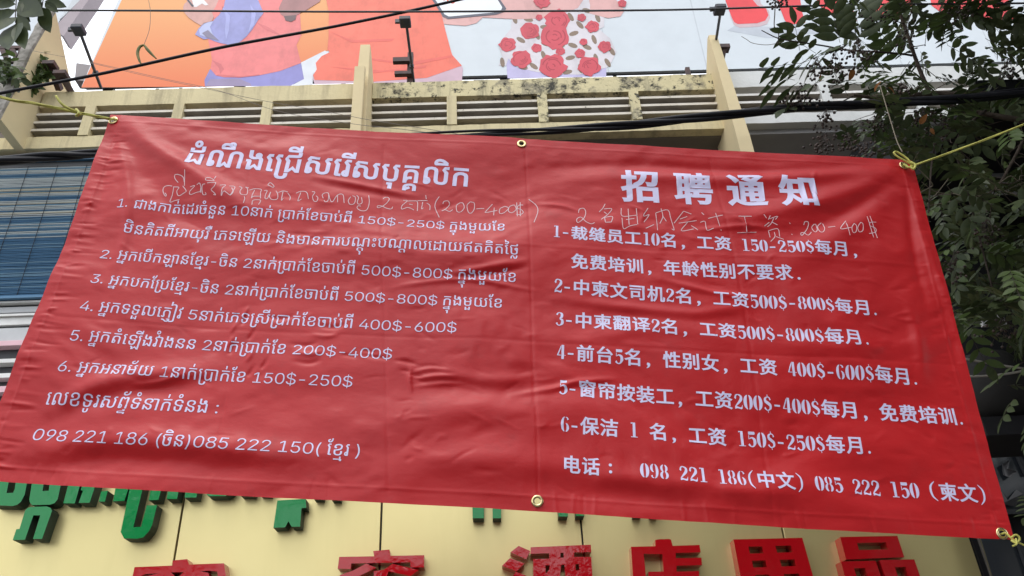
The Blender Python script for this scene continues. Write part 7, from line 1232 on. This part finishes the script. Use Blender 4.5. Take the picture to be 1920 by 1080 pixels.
rope('yellow_rope', [g5 + BN * .005, g5 + np.array([-.2, -.02, -.12]), g5 + np.array([-.6, -.05, -.4])], .0055, 'yellow rope from the hidden bottom left corner of the banner')

# ---------------------------------------------------------------- overhead cables
def cable(name, px, Y0, Y1, r, mat, label, parts=1, twist=0.0, spread=0.0, n=12):
    pts = [at(x, y, Y0 + (Y1 - Y0) * i / (len(px) - 1)) for i, (x, y) in enumerate(px)]
    P = spline(pts, n); t = empty(name, tuple(map(float, P[0]))); tag(t, label, 'cable', 'overhead cables')
    for s in range(parts):
        Q_ = []
        for i, p in enumerate(P):
            a = i * twist + s * 6.283 / parts; sp_ = spread[0] + (spread[1] - spread[0]) * i / len(P) if parts > 1 else 0
            Q_.append(p + np.array([0, math.cos(a), math.sin(a)]) * sp_)
        MB().tube(Q_, r if not hasattr(r, '__len__') else list(np.interp(np.linspace(0, 1, len(Q_)), np.linspace(0, 1, len(r)), r)), 8).build('strand' if parts > 1 else 'sheath', mat, t, True)
    return t
cable('overhead_cable', [(-300, 17), (0, 19), (300, 20), (640, 22), (960, 21), (1280, 18), (1600, 9), (1920, 6), (2300, -2)], 4.2, 4.2, .0078, M['thin_cable'], 'thin grey cable running level across the very top')
cable('overhead_cable', [(-300, 238), (0, 175), (200, 136), (420, 88), (640, 47), (850, 2), (1100, -60)], 4.3, 4.9, .0125, M['cable'], 'single black cable rising from the left edge to the top past the red shirts')
cable('twisted_cable', [(-300, 318), (0, 301), (100, 293), (180, 288), (400, 276), (640, 262), (870, 251), (1060, 243), (1180, 234), (1300, 222), (1450, 206), (1600, 196), (1750, 189), (1920, 173), (2300, 130)], 4.1, 4.1, [.017, .018, .017, .015, .009, .008, .009, .012, .017, .018, .018, .019, .020, .021, .021], M['cable'], 'thick twisted bundle of black cables passing behind the banner top', parts=3, twist=.12, spread=(.018, .016))
cable('thin_wire', [(60, 95), (168, 116), (300, 146), (410, 170), (520, 208), (660, 232), (760, 243), (1000, 275)], 6.5, 4.5, .0022, M['thin_wire'], 'upper hair thin brown wire sagging across the left louvres')
cable('thin_wire', [(170, 118), (290, 146), (380, 165), (500, 190), (600, 207), (700, 226), (850, 250), (1000, 280)], 6.5, 4.5, .0022, M['thin_wire'], 'lower hair thin brown wire crossing the middle fin')

# ---------------------------------------------------------------- leaves
def leaf_shape(l=1.0, w=.42, fold_=.12, droop=.12):
    n = 5; V = [(0, 0, 0)]; F = []
    for i in range(1, n):
        t = i / n; ww = w * .5 * math.sin(math.pi * t ** .85) ** .8; z = -droop * t * t
        V += [(t * l, -ww, z + fold_ * ww), (t * l, 0, z - .02), (t * l, ww, z + fold_ * ww)]
    V.append((l, 0, -droop)); e = len(V) - 1
    F += [[0, 1, 2], [0, 2, 3]]
    for i in range(n - 2):
        a = 1 + 3 * i; F += [[a, a + 3, a + 4, a + 1], [a + 1, a + 4, a + 5, a + 2]]
    a = 1 + 3 * (n - 2); F += [[a, e, a + 1], [a + 1, e, a + 2]]
    return V, F
LV, LF = leaf_shape(); LVn = np.array(LV)
def leaf_mesh(name, mat, w=.42, fold_=.12, droop=.12):
    V, F = leaf_shape(1, w, fold_, droop); me = bpy.data.meshes.new(name); me.from_pydata(V, [], F)
    me.polygons.foreach_set('use_smooth', [True] * len(F)); me.materials.append(mat); me.update(); return me
LEAVES = [leaf_mesh('leaf', M['leaf']), leaf_mesh('leaf', M['leaf'], .38, .2, .2), leaf_mesh('leaf', M['leaf_light'], .44, .1, .1)]
LEAF_BROWN = leaf_mesh('leaf', M['leaf_brown'], .5, .3, .35)
def frame(d, up):
    d = d / (np.linalg.norm(d) + 1e-9); s = np.cross(up, d)
    if np.linalg.norm(s) < 1e-3: s = np.cross([1, 0, 0], d)
    s /= np.linalg.norm(s); u = np.cross(d, s); return np.stack([d, s, u], 1)
def place_leaf(parent, p, d, up, size, me):
    Rm = frame(np.asarray(d, float), np.asarray(up, float)) * size
    o = bpy.data.objects.new('leaf', me); COL.objects.link(o)
    o.parent = parent
    pl_ = Vector(parent.location) if parent.parent is None else Vector((0, 0, 0))
    o.matrix_parent_inverse = Matrix.Translation(-pl_)
    mt = Matrix(Rm.tolist()).to_4x4(); mt.translation = Vector(p); o.matrix_basis = mt
    return o
def stuff_leaves(name, items, mats, parent):
    """items: (p, R3x3*size, matindex) -> one joined mesh"""
    n = len(items); nv = len(LVn)
    P = np.array([i[0] for i in items]); Rm = np.array([i[1] for i in items])
    V = np.einsum('nij,vj->nvi', Rm, LVn) + P[:, None, :]
    me = bpy.data.meshes.new(name)
    tri = LF; F = []
    base = [f for f in tri]
    sizes = np.array([len(f) for f in base]); flatv = np.concatenate([np.array(f) for f in base])
    li = (flatv[None, :] + (np.arange(n) * nv)[:, None]).ravel().astype(np.int32)
    tot = np.tile(sizes, n).astype(np.int32); st = np.concatenate([[0], np.cumsum(tot)[:-1]]).astype(np.int32)
    me.vertices.add(n * nv); me.vertices.foreach_set('co', V.astype(np.float32).ravel())
    me.loops.add(len(li)); me.loops.foreach_set('vertex_index', li)
    me.polygons.add(len(tot)); me.polygons.foreach_set('loop_start', st); me.polygons.foreach_set('loop_total', tot)
    me.update(calc_edges=True)
    for m_ in mats: me.materials.append(m_)
    me.polygons.foreach_set('material_index', np.repeat(np.array([i[2] for i in items], np.int32), len(base)))
    me.polygons.foreach_set('use_smooth', np.ones(len(tot), bool))
    o = bpy.data.objects.new(name, me); COL.objects.link(o); child_fix(o, parent); o['kind'] = 'stuff'; return o
def inpoly(px, py, poly):
    c = False; j = len(poly) - 1
    for i in range(len(poly)):
        if (poly[i][1] > py) != (poly[j][1] > py) and px < (poly[j][0] - poly[i][0]) * (py - poly[i][1]) / (poly[j][1] - poly[i][1]) + poly[i][0]: c = not c
        j = i
    return c
rt = random.Random(21)
def rdir(): 
    v = np.array([rt.gauss(0, 1) for _ in range(3)]); return v / np.linalg.norm(v)

# the berry tree on the right
tree = empty('berry_tree', (4.35, 4.3, 0.0)); tag(tree, 'dark leafy tree with clusters of small black berries at the right edge', 'tree')
tr_pts = [(4.35, 4.3, 0), (4.3, 4.35, 1.6), (4.42, 4.4, 3.2), (4.5, 4.45, 4.9), (4.75, 4.3, 7.0), (5.2, 4.0, 9.0)]
MB().tube(spline(tr_pts, 6), list(np.interp(np.linspace(0, 1, 31), [0, .1, 1], [.24, .18, .06])), 12).build('trunk', M['bark'], tree, True)
limbs = []
def limb(pts, r0, r1, mat='bark', name='limb'):
    P = spline(pts, 6); limbs.append(P)
    return MB().tube(P, list(np.linspace(r0, r1, len(P))), 8).build(name, M[mat], tree, True)
T0 = np.array([4.46, 4.42, 4.6])
limb([np.array([4.6, 4.4, 5.8]), at(2040, 168, 4.5), at(1920, 176, 4.5), at(1800, 177, 4.5), at(1740, 176, 4.5), at(1670, 187, 4.5), at(1640, 184, 4.45), at(1600, 178, 4.4)], .030, .012)
limb([np.array([4.5, 4.4, 4.9]), at(2000, 240, 4.6), at(1920, 226, 4.6), at(1850, 214, 4.6), at(1790, 200, 4.6), at(1750, 188, 4.6)], .030, .014)
limb([at(1745, 178, 4.5), at(1728, 140, 4.45), at(1715, 105, 4.4), at(1700, 60, 4.3), at(1682, 10, 4.2), at(1660, -60, 4.1)], .017, .010)
limb([at(1710, 104, 4.4), at(1690, 101, 4.3), at(1640, 97, 4.2), at(1590, 94, 4.2), at(1545, 86, 4.2), at(1500, 79, 4.1), at(1460, 72, 4.1), at(1428, 57, 4.1)], .009, .0035, 'twig', 'branch')
limb([at(1790, 197, 4.5), at(1765, 240, 4.4), at(1748, 300, 4.3), at(1742, 380, 4.2), at(1735, 470, 4.1)], .010, .004, 'twig', 'branch')
limb([at(1850, 205, 4.6), at(1810, 240, 4.5), at(1792, 275, 4.45), at(1805, 330, 4.4), at(1830, 420, 4.4), at(1860, 540, 4.4)], .012, .005, 'twig', 'branch')
limb([at(1920, 262, 4.7), at(1900, 300, 4.6), at(1870, 350, 4.5), at(1840, 370, 4.5)], .014, .006, 'bark', 'branch')
limb([at(1600, 180, 4.4), at(1580, 190, 4.3), at(1566, 200, 4.2)], .006, .003, 'twig', 'branch')
for k in range(46):
    P = limbs[rt.choice([0, 1, 2, 4, 5, 6])]; b = P[rt.randrange(len(P))]
    d = rdir() * [1, .6, 1] + np.array([-.1, 0, -.35]); l = rt.uniform(.25, .8); q = [b]
    for i in range(4): q.append(q[-1] + d * l / 4 + rdir() * .05)
    pr = proj(np.array(q))
    if (pr[:, 0] < 1560).any() or (np.array(q)[:, 1] < 3.4).any(): continue
    MB().tube(spline(q, 4), list(np.linspace(.0045, .0018, 17)), 5).build('twig', M['twig_pale' if rt.random() < .3 else 'twig'], tree, True)
def twig_line(pts, r=.003, mat='twig', name='twig'): MB().tube(spline(pts, 5), r, 5).build(name, M[mat], tree, True)
twig_line([at(1455, -40, 4.1), at(1453, 20, 4.1), at(1452, 50, 4.1), at(1460, 62, 4.1), at(1458, 85, 4.1)], .004)
twig_line([at(1390, 68, 4.1), at(1400, 74, 4.1), at(1412, 81, 4.1), at(1440, 84, 4.1), at(1470, 78, 4.1)], .0022, 'twig_pale')
twig_line([at(1650, 160, 3.6), at(1668, 220, 3.5), at(1682, 265, 3.45), at(1692, 285, 3.4)], .003, 'twig_pale')
twig_line([at(1595, -20, 4.3), at(1602, 50, 4.3), at(1612, 100, 4.3)], .004)

cand = []          # (p, d, up, size, meshkind, screen_size)
def compound(p, d, n, l, drop=.25, kind=None, span=None):
    """a pinnate leaf: paired leaflets along a midrib"""
    p = np.array(p, float); d = np.array(d, float); d /= np.linalg.norm(d)
    span = span or l * .5 * n; side = np.cross(d, [0, 0, 1.]); side /= (np.linalg.norm(side) + 1e-9)
    if rt.random() < .5: side = side * math.cos(.5) + np.cross(side, d) * math.sin(.5)
    up = np.cross(side, d) + rdir() * .25
    for i in range(n):
        t = (i + .6) / n; q = p + d * span * t + np.array([0, 0, -drop * span * t * t])
        for s in (-1, 1):
            dd = d * .55 + side * s * .85 + rdir() * .14 + np.array([0, 0, -.22])
            cand.append((q, dd, up, l * rt.uniform(.8, 1.12), kind if kind is not None else rt.choice((0, 0, 1, 1, 2) if rt.random() < .4 else (0, 1))))
    q = p + d * span + np.array([0, 0, -drop * span]); cand.append((q, d + np.array([0, 0, -.3]), up, l * 1.1, 0))
    return [p, p + d * span * .5 + np.array([0, 0, -drop * span * .25]), q]
# explicit sprays that stand clear at the left of the crown
ribs = []
def spray(px, py, qx, qy, Y, n, l, kind=0):
    a, b = at(px, py, Y), at(qx, qy, Y - .12); d = b - a
    ribs.append(compound(a, d, n, l, .0, kind, float(np.linalg.norm(d))))
spray(1505, 118, 1422, 128, 4.1, 4, 0.189); spray(1530, 100, 1470, 62, 4.2, 3, 0.131, 1); spray(1560, 95, 1500, 120, 4.2, 4, 0.203)
spray(1490, 150, 1450, 142, 4.1, 2, 0.145); spray(1500, 165, 1445, 165, 4.0, 2, 0.174); spray(1545, 150, 1490, 172, 4.0, 2, 0.174); spray(1520, 190, 1470, 205, 4.1, 2, 0.131)
spray(1575, 80, 1560, 20, 4.2, 4, 0.189, 1); spray(1610, 80, 1605, 10, 4.2, 4, 0.203); spray(1655, 100, 1645, 20, 4.3, 6, 0.123, 2); spray(1690, 110, 1650, 60, 4.3, 4, 0.123, 2)
spray(1590, 180, 1560, 130, 4.2, 3, 0.116); spray(1610, 160, 1580, 150, 4.2, 2, 0.131); spray(1500, 95, 1490, 45, 4.2, 3, 0.131); spray(1700, 150, 1650, 140, 4.3, 4, 0.131, 2)
spray(1540, 60, 1520, 10, 4.3, 3, 0.131)
regA = [(1520, -60), (1990, -60), (1990, 340), (1720, 340), (1690, 250), (1610, 215), (1560, 150), (1590, 120), (1560, 60)]
regB = [(1715, 330), (1990, 330), (1990, 640), (1800, 620), (1770, 520), (1735, 430)]
regC = [(1600, 200), (1720, 200), (1715, 300), (1640, 290), (1590, 285)]
regD = [(1860, 640), (1990, 640), (1990, 1000), (1900, 900)]
def scatter(reg, n, y0, y1, l0, l1, light=.15):
    xs = [p[0] for p in reg]; ys = [p[1] for p in reg]; k = 0
    while k < n:
        x, y = rt.uniform(min(xs), max(xs)), rt.uniform(min(ys), max(ys))
        if not inpoly(x, y, reg): continue
        k += 1; p = at(x, y, rt.uniform(y0, y1)); d = rdir() * [1, .7, .6] + np.array([-.2, -.3, -.35])
        ribs.append(compound(p, d, rt.choice((3, 4, 5)), rt.uniform(l0, l1), rt.uniform(.1, .5), 2 if rt.random() < light else None))
scatter(regA, 150, 3.9, 5.6, .075, .145)
scatter([(1690, -60), (1990, -60), (1990, 340), (1760, 340), (1740, 160)], 60, 4.2, 5.8, .10, .17, .1)
scatter(regC, 16, 4.0, 4.6, .08, .12)
scatter(regB, 200, 4.0, 6.4, .09, .14, .14)
scatter(regD, 6, 4.2, 5.4, .07, .10, .1)
# unseen crown beyond the frame, added to shade the right side and darken reflections
outer = []
def crown(cx, cy, cz, rx, ry, rz, n, l0, l1, check=True):
    k = 0
    cl = [(np.array([rt.gauss(0, .42), rt.gauss(0, .42), rt.gauss(0, .42)])) for _ in range(max(8, n // 260))]
    while k < n:
        c = cl[rt.randrange(len(cl))]; v = c + rdir() * .28 * rt.random() ** .4
        if np.linalg.norm(v) > 1.0: v /= np.linalg.norm(v)
        p = np.array([cx + v[0] * rx, cy + v[1] * ry, cz + v[2] * rz]); k += 1
        if check:
            q = proj(p)
            if q[2] > 0 and -60 < q[0] < 1985 and -60 < q[1] < 1140: continue
        outer.append((p, frame(rdir() * [1, 1, .5] + np.array([0, 0, -.2]), rdir() + np.array([0, 0, 1.2])) * rt.uniform(l0, l1), rt.choice((0, 0, 0, 1))))
crown(6.3, 3.2, 7.6, 3.2, 3.8, 2.8, 17000, .12, .19)
crown(4.4, 3.9, 8.9, 2.8, 3.0, 1.5, 9000, .12, .19)
crown(5.0, 1.6, 6.0, 1.9, 2.0, 2.4, 8000, .12, .19)  # extra foliage out of view, added for more shade
stuff_leaves('unseen_shade_foliage', outer, [M['leaf'], M['leaf_light']], tree)
good = []
for c in cand:
    tip = c[0] + c[1] / np.linalg.norm(c[1]) * c[3]; q = proj(c[0])
    if c[0][1] < 3.35 or tip[1] < 3.3: continue
    q2 = proj(tip)
    if min(q[0], q2[0]) < 1405: continue
    vis = 0 if not (1380 < q[0] < 1925 and -10 < q[1] < 1080) else c[3] / q[2]
    good.append((vis, c))
good.sort(key=lambda g: -g[0])
for vis, c in good[:290]: place_leaf(tree, c[0], c[1], c[2], c[3], LEAVES[c[4]])
stuff_leaves('foliage', [(c[0], frame(np.asarray(c[1], float), np.asarray(c[2], float)) * c[3], 1 if c[4] == 2 else 0) for v, c in good[290:]], [M['leaf'], M['leaf_light']], tree)
m = MB()
for r_ in ribs: m.tube(r_, .0016, 4, False)
o = m.build('midribs', M['twig'], tree); o['kind'] = 'stuff'
for x, y, s in ((1600, 128, .09), (1665, 163, .07), (1640, 172, .08), (1536, 153, .06), (1725, 233, .08), (1745, 240, .05)):
    place_leaf(tree, at(x, y, 4.1), rdir() + np.array([0, 0, -.6]), rdir() + np.array([0, -1, .4]), s, LEAF_BROWN)
# berries
bmb = bmesh.new(); bmesh.ops.create_icosphere(bmb, subdivisions=1, radius=1.0)
BVv = [v.co.copy() for v in bmb.verts]; BFf = [[v.index for v in f.verts] for f in bmb.faces]; bmb.free()
for x, y, w_, h_, n, Y in ((1503, 185, 34, 26, 48, 3.95), (1530, 130, 28, 24, 34, 4.0), (1480, 192, 14, 12, 12, 3.95), (1610, 105, 30, 34, 50, 4.1), (1566, 112, 18, 22, 24, 4.1), (1570, 140, 26, 20, 26, 4.0), (1550, 232, 26, 28, 36, 4.0),
                        (1590, 268, 26, 20, 30, 4.1), (1546, 272, 26, 20, 40, 3.9), (1620, 283, 30, 18, 36, 3.9), (1640, 30, 34, 22, 40, 4.1), (1458, 5, 18, 12, 24, 4.1), (1730, 230, 36, 30, 50, 4.2), (1770, 245, 30, 24, 36, 4.2), (1700, 70, 24, 22, 24, 4.2), (1800, 30, 26, 20, 24, 4.1),
                        (1790, 500, 26, 30, 24, 4.2), (1850, 440, 34, 30, 30, 4.3), (1880, 620, 40, 26, 30, 4.4), (1690, 170, 26, 16, 24, 4.1), (1640, 240, 26, 24, 30, 4.1), (1890, 130, 26, 20, 24, 4.2)):
    m = MB(); c0 = at(x, y - h_, Y)
    for k in range(n):
        a, b = rt.gauss(0, .5), rt.gauss(0, .5); p = at(x + a * w_, y + b * h_, Y + rt.uniform(-.06, .06)); r_ = rt.uniform(.0085, .0118)
        m.add([Vector(p) + v * r_ for v in BVv], BFf)
        if k % 2 == 0: m.tube([p, p * .6 + c0 * .4 + rdir() * .01, c0], .0011, 3, False)
    o = m.build('berry_cluster', M['berry'], tree, True); o['kind'] = 'stuff'

# overhanging twig with large leaves at the top left
tw = empty('leafy_twig', tuple(map(float, at(30, -80, 3.2)))); tag(tw, 'overhanging twig with broad green leaves in the top left corner', 'twig')
MB().tube([at(36, -120, 3.2), at(31, -10, 3.2), at(29, 30, 3.2), at(30, 46, 3.2)], .0028, 6).build('stem', M['twig'], tw)
MB().tube([at(86, -120, 3.2), at(82, -10, 3.2), at(78, 22, 3.2)], .0026, 6).build('stem', M['twig'], tw)
for (x, y, qx, qy, w_) in ((30, 8, -28, 6, .36), (29, 2, -15, -22, .5), (30, 20, -26, 42, .34), (31, 32, -14, 58, .36), (32, 22, 56, 40, .42), (31, 32, 56, 56, .42), (31, 44, 12, 90, .62), (33, 46, 44, 88, .30), (34, 4, 78, 26, .46), (34, -5, 72, 0, .5), (80, 14, 92, 60, .46),
                          (84, 2, 124, 12, .40), (84, 5, 108, 22, .40), (80, 4, 58, 26, .42), (82, -8, 118, -6, .4), (60, -10, 70, 22, .5), (55, 0, 40, 20, .45)):
    a, b = at(x, y, 3.2), at(qx, qy, 3.2 + rt.uniform(-.05, .05)); d = b - a; s = float(np.linalg.norm(d)); fdir = -np.array([0, .85, .5])
    me = leaf_mesh('leaf', M['leaf'] if rt.random() < .6 else M['leaf'], w_ * 1.15, .18, .06)
    place_leaf(tw, a, d, fdir + rdir() * .25, s, me)
hp = empty('hanging_pod', tuple(map(float, at(274, -60, 3.6)))); tag(hp, 'split dry pod hanging on a thin stem in front of the orange print', 'seed pod')
MB().tube(spline([at(270, -80, 3.6), at(278, -5, 3.6), at(282, 22, 3.6), at(280, 55, 3.6), at(270, 84, 3.6)], 6), .0016, 5).build('stem', M['thin_wire'], hp, True)
for pts in ([(271, 84), (262, 88), (258, 100), (261, 113), (265, 120)], [(270, 84), (276, 92), (284, 101), (293, 110)]):
    P = spline([at(x, y, 3.6) for x, y in pts], 5); n = len(P)
    MB().tube(P, [.004 + .006 * math.sin(math.pi * min(1, i / n + .1)) for i in range(n)], 7).build('pod_half', M['pod'], hp, True)

# weeds growing on the party wall fin
wd = empty('wall_plant', tuple(map(float, at(60, 168, 7.75)))); tag(wd, 'small leafy weed rooted on the left wall fin', 'plant')
for path in ([(60, 170), (64, 150), (68, 130), (72, 110), (76, 101)], [(62, 168), (72, 152), (84, 140), (96, 132)], [(50, 172), (58, 155), (64, 140)], [(66, 150), (76, 130), (84, 122)], [(56, 165), (50, 150), (52, 136)]):
    P = [at(x, y, 7.78 - .004 * i) for i, (x, y) in enumerate(path)]
    MB().tube(spline(P, 3), .006, 5).build('stem', M['leaf_light'], wd, True)
    for q in spline(P, 5):
        for s in range(3):
            place_leaf(wd, q + rdir() * .03, rdir() + np.array([0, -.2, .3]), rdir() + np.array([0, -1, .6]), rt.uniform(.09, .15), LEAVES[2])
wd = empty('wall_plant', tuple(map(float, at(15, 140, 7.4)))); tag(wd, 'bushy weed beside the thin pipe at the left edge', 'plant')
for k in range(55):
    q = at(rt.gauss(12, 14), rt.gauss(134, 12), 7.4 + rt.uniform(-.1, .1)); place_leaf(wd, q, rdir() + np.array([0, -.2, -.1]), rdir() + np.array([0, -1, .6]), rt.uniform(.12, .2), LEAVES[rt.choice((0, 2))])
t = empty('thin_pipe', tuple(map(float, at(36, 172, 7.5)))); tag(t, 'thin bluish pipe leaning on the weathered edge at the left', 'pipe')
MB().tube([at(16, 135, 7.45), at(35, 172, 7.5)], .018, 8).build('pipe', M['pipe'], t)

# ---------------------------------------------------------------- left neighbour
nb = empty('neighbour_building', (-11, 12, 0)); tag(nb, 'pale grey building with mauve concrete edge and metal railing behind the left fin', 'building')
def slab(px, Y, t_, mat, name='slab'):
    V = [at(x, y, Y) for x, y in px]; n = len(V); W_ = [v + np.array([0, t_, 0]) for v in V]
    return MB().add(V + W_, [list(range(n)), [n + i for i in range(n)][::-1]] + [[i, (i + 1) % n, n + (i + 1) % n, n + i] for i in range(n)]).build(name, mat, nb)
mauve = flat('mauve_concrete', (.42, .36, .38), .8); pale = flat('pale_blue_grey', (.66, .70, .74), .8)
slab([(-400, -400), (240, -400), (150, 0), (113, 37), (95, 62), (0, 200), (-400, 200)], 13.0, .3, pale, 'wall')
slab([(150, 0), (240, -150), (262, -150), (167, -2), (155, 15), (119, 68), (113, 64), (108, 45)], 12.9, .4, mauve, 'edge_beam')
slab([(136, 0), (215, -150), (240, -150), (151, -1), (120, 30), (112, 36)], 12.95, .4, flat('grey_concrete', (.58, .61, .63), .8), 'edge_beam')
slab([(143, 118), (172, 122), (160, 152), (140, 150)], 9.8, .2, flat('parapet_grey', (.34, .31, .31), .8), 'low_parapet')
m = MB(); m.bar(at(-120, 92, 11), at(46, 90, 11), .07, .07); m.build('rail', M['steel'], nb)
m = MB(); m.bar(at(-120, 118, 11), at(36, 116, 11), .07, .07); m.build('rail', M['steel'], nb)
for x in (4, 23, 42, -20, -45): MB().bar(at(x, 92, 11), at(x + 12 if x < 40 else x - 9, 118, 11), .06, .09).build('baluster', M['steel'], nb)
slab([(-300, 124), (30, 122), (10, 150), (20, 330), (-300, 330)], 10.6, .3, M['dark_board'], 'low_wall')
slab([(0, 148), (20, 130), (34, 134), (20, 165), (8, 205), (-60, 300), (-120, 300)], 9.9, .2, M['edge_grey'], 'broken_coping')

# ---------------------------------------------------------------- dark recess and screens on the right
rb = empty('dark_side_building', (7, 7.6, 0)); tag(rb, 'dark shaded building front behind the tree on the right', 'building')
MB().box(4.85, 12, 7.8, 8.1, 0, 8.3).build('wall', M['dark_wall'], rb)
MB().box(4.85, 12, 5.6, 7.8, 7.0, 7.15).build('shade_canopy', M['dark_wall'], rb)  # added roof that keeps the recess behind the tree dark
MB().box(7.6, 7.75, 4.5, 7.8, 0, 7.0).build('shade_wall', M['dark_wall'], rb)  # added wall that closes the recess against light
px0 = 4.80
for (a, b) in (((1822, 835), (1960, 838)), ((1838, 963), (1960, 958))):
    A, B = at(*a, 7.74), at(*b, 7.74); MB().bar(A, B, .05, .045).build('transom', M['dark_board'], rb)
A, B = at(1876, 780, 7.73), at(1925, 890, 7.73); MB().bar(A, B, .04, .04).build('mullion', M['dark_board'], rb)
A, B = at(1908, 1010, 7.73), at(1935, 1090, 7.73); MB().bar(A, B, .04, .04).build('mullion', M['dark_board'], rb)
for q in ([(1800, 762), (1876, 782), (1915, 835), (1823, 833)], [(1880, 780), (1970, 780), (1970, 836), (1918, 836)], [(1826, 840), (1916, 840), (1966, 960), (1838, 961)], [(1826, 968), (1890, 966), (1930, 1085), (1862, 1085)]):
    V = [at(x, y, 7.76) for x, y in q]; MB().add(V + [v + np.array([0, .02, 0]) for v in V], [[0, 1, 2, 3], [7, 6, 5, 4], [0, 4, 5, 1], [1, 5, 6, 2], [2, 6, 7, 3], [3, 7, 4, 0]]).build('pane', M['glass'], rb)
A, B = at(1832, 759, 6.6), at(1858, 759, 6.6)
lamp = empty('wall_lamp', tuple(A)); tag(lamp, 'small grey lamp housing at the right edge of the banner', 'lamp')
MB().box(A[0] - .12, B[0], 6.5, 6.7, A[2] - .03, A[2] + .03, .008).build('housing', M['dark_board'], lamp); MB().box(A[0] - .06, A[0] + .04, 6.6, 6.8, A[2] - .28, A[2] - .035, .008).build('bracket', M['dark_wall'], lamp)
tank = empty('water_tank', tuple(map(float, at(1858, 790, 6.4)))); tag(tank, 'rounded dark grey tank half hidden behind the right edge of the banner', 'tank')
c = at(1855, 727, 6.4); V = []; F = []; prof = [(0, .34), (.12, .33), (.24, .28), (.31, .16), (.33, 0), (.32, -.16), (.27, -.29), (.14, -.36), (0, -.37)]
for r_, z_ in prof:
    for k in range(20): a = 2 * math.pi * k / 20; V.append((c[0] + r_ * math.cos(a), c[1] + r_ * math.sin(a), c[2] + z_ * .9))
for i in range(len(prof) - 1):
    for k in range(20): F.append([i * 20 + k, i * 20 + (k + 1) % 20, (i + 1) * 20 + (k + 1) % 20, (i + 1) * 20 + k])
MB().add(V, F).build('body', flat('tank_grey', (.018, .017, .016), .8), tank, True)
MB().box(c[0] - .3, c[0] + .4, c[1] - .2, c[1] + .4, c[2] - .50, c[2] - .34).build('stand', M['dark_wall'], tank)
for pts, lab in (([(1780, 668), (1822, 675), (1870, 684), (1940, 694)], 'upper pale cord slung across the rounded tank'), ([(1785, 706), (1850, 705), (1900, 699), (1940, 690)], 'lower pale cord slung across the rounded tank')):
    P = [at(x, y, 5.6) for x, y in pts]; t = empty('slack_cord', tuple(map(float, P[0]))); tag(t, lab, 'cord')
    MB().tube(spline(P, 6), .009, 6).build('cord', material('pale_cord', (.34, .32, .28), .8, .2), t, True)
for x0, y0, x1, y1, lab in ((1838, 333, 1905, 324, 'pale metal strip glimpsed through the leaves above the right eyelet'), (1842, 612, 1882, 600, 'pale patch standing for bright sky between the leaves beside the banner'), (1830, 352, 1925, 362, 'lower pale strip glimpsed through dark leaves at the right edge')):
    A, B = at(x0, y0, 6.9), at(x1, y1, 6.9); t = empty('pale_panel', tuple(A)); tag(t, lab, 'panel')
    MB().box(A[0], B[0], 6.88, 6.92, min(A[2], B[2]), max(A[2], B[2]) + .05).build('pale_sheet', M['shade_grey'], t)  # the middle one stands for a bright sky gap between leaves
for px, lab in (([(1880, 870), (1893, 862), (1890, 878), (1908, 884), (1893, 895), (1882, 890)], 'small torn pale sheet in the dark window at the right edge'), ([(1860, 915), (1878, 922), (1890, 938), (1906, 918), (1918, 926), (1904, 950), (1880, 944)], 'crumpled pale sheet low in the dark window at the right')):
    t = empty('plastic_scrap', tuple(map(float, at(*px[0], 7.7)))); tag(t, lab, 'plastic sheet')
    V = [at(x, y, 7.70 + .03 * (i % 2)) for i, (x, y) in enumerate(px)]; W_ = [v + np.array([0, .01, 0]) for v in V]; n = len(V)
    MB().add(V + W_, [list(range(n)), [n + i for i in range(n)][::-1]] + [[i, (i + 1) % n, n + (i + 1) % n, n + i] for i in range(n)]).build('sheet', flat('scrap', (.09, .09, .095), .6), t)

# ---------------------------------------------------------------- the other side of the street (unseen, sized for the reflections in banner and sign)
ab = empty('building_across', (14, -18, 0)); tag(ab, 'grey row building across the street behind the viewer', 'building')
MB().box(3.5, 40, -26, -17, 0, 9.5).build('wall', M['far_wall'], ab)
MB().box(3.2, 40.3, -17.3, -16.6, 9.5, 10.0).build('cornice', M['far_wall'], ab)
for fl in range(3):
    for i in range(14):
        x = 4.5 + i * 2.4; MB().box(x, x + 1.2, -16.99, -16.93, 1.0 + fl * 3.0, 2.6 + fl * 3.0).build('window', M['glass'], ab)
def street_tree(name, x, y, h, r, n, label, rz=.30):
    global outer
    t = empty(name, (x, y, 0)); tag(t, label, 'tree', 'street trees behind the viewer')
    MB().tube(spline([(x, y, 0), (x + .1, y, h * .3), (x - .1, y + .1, h * .6), (x, y, h * .85)], 5), list(np.linspace(.25, .06, 16)), 9).build('trunk', M['bark'], t, True)
    outer = []; crown(x, y, h * .72, r, r, h * rz, n, .16, .26, False)
    stuff_leaves('crown', outer, [M['leaf'], M['leaf_light']], t)
street_tree('street_tree', 6.2, -4.8, 10.0, 4.3, 16000, 'broad street tree close behind the viewer on the right')
street_tree('street_tree', 12.5, -7.5, 11, 4.0, 8000, 'tall street tree further right behind the viewer')
street_tree('street_tree', -12.5, -14, 12.5, 4.6, 7000, 'rounded street tree on the left behind the viewer', .2)
street_tree('street_tree', 1.6, -5.5, 5.9, 2.4, 9000, 'low bushy tree added behind the viewer to darken the banner reflection', .26)  # added to block the sky mirrored low on the banner
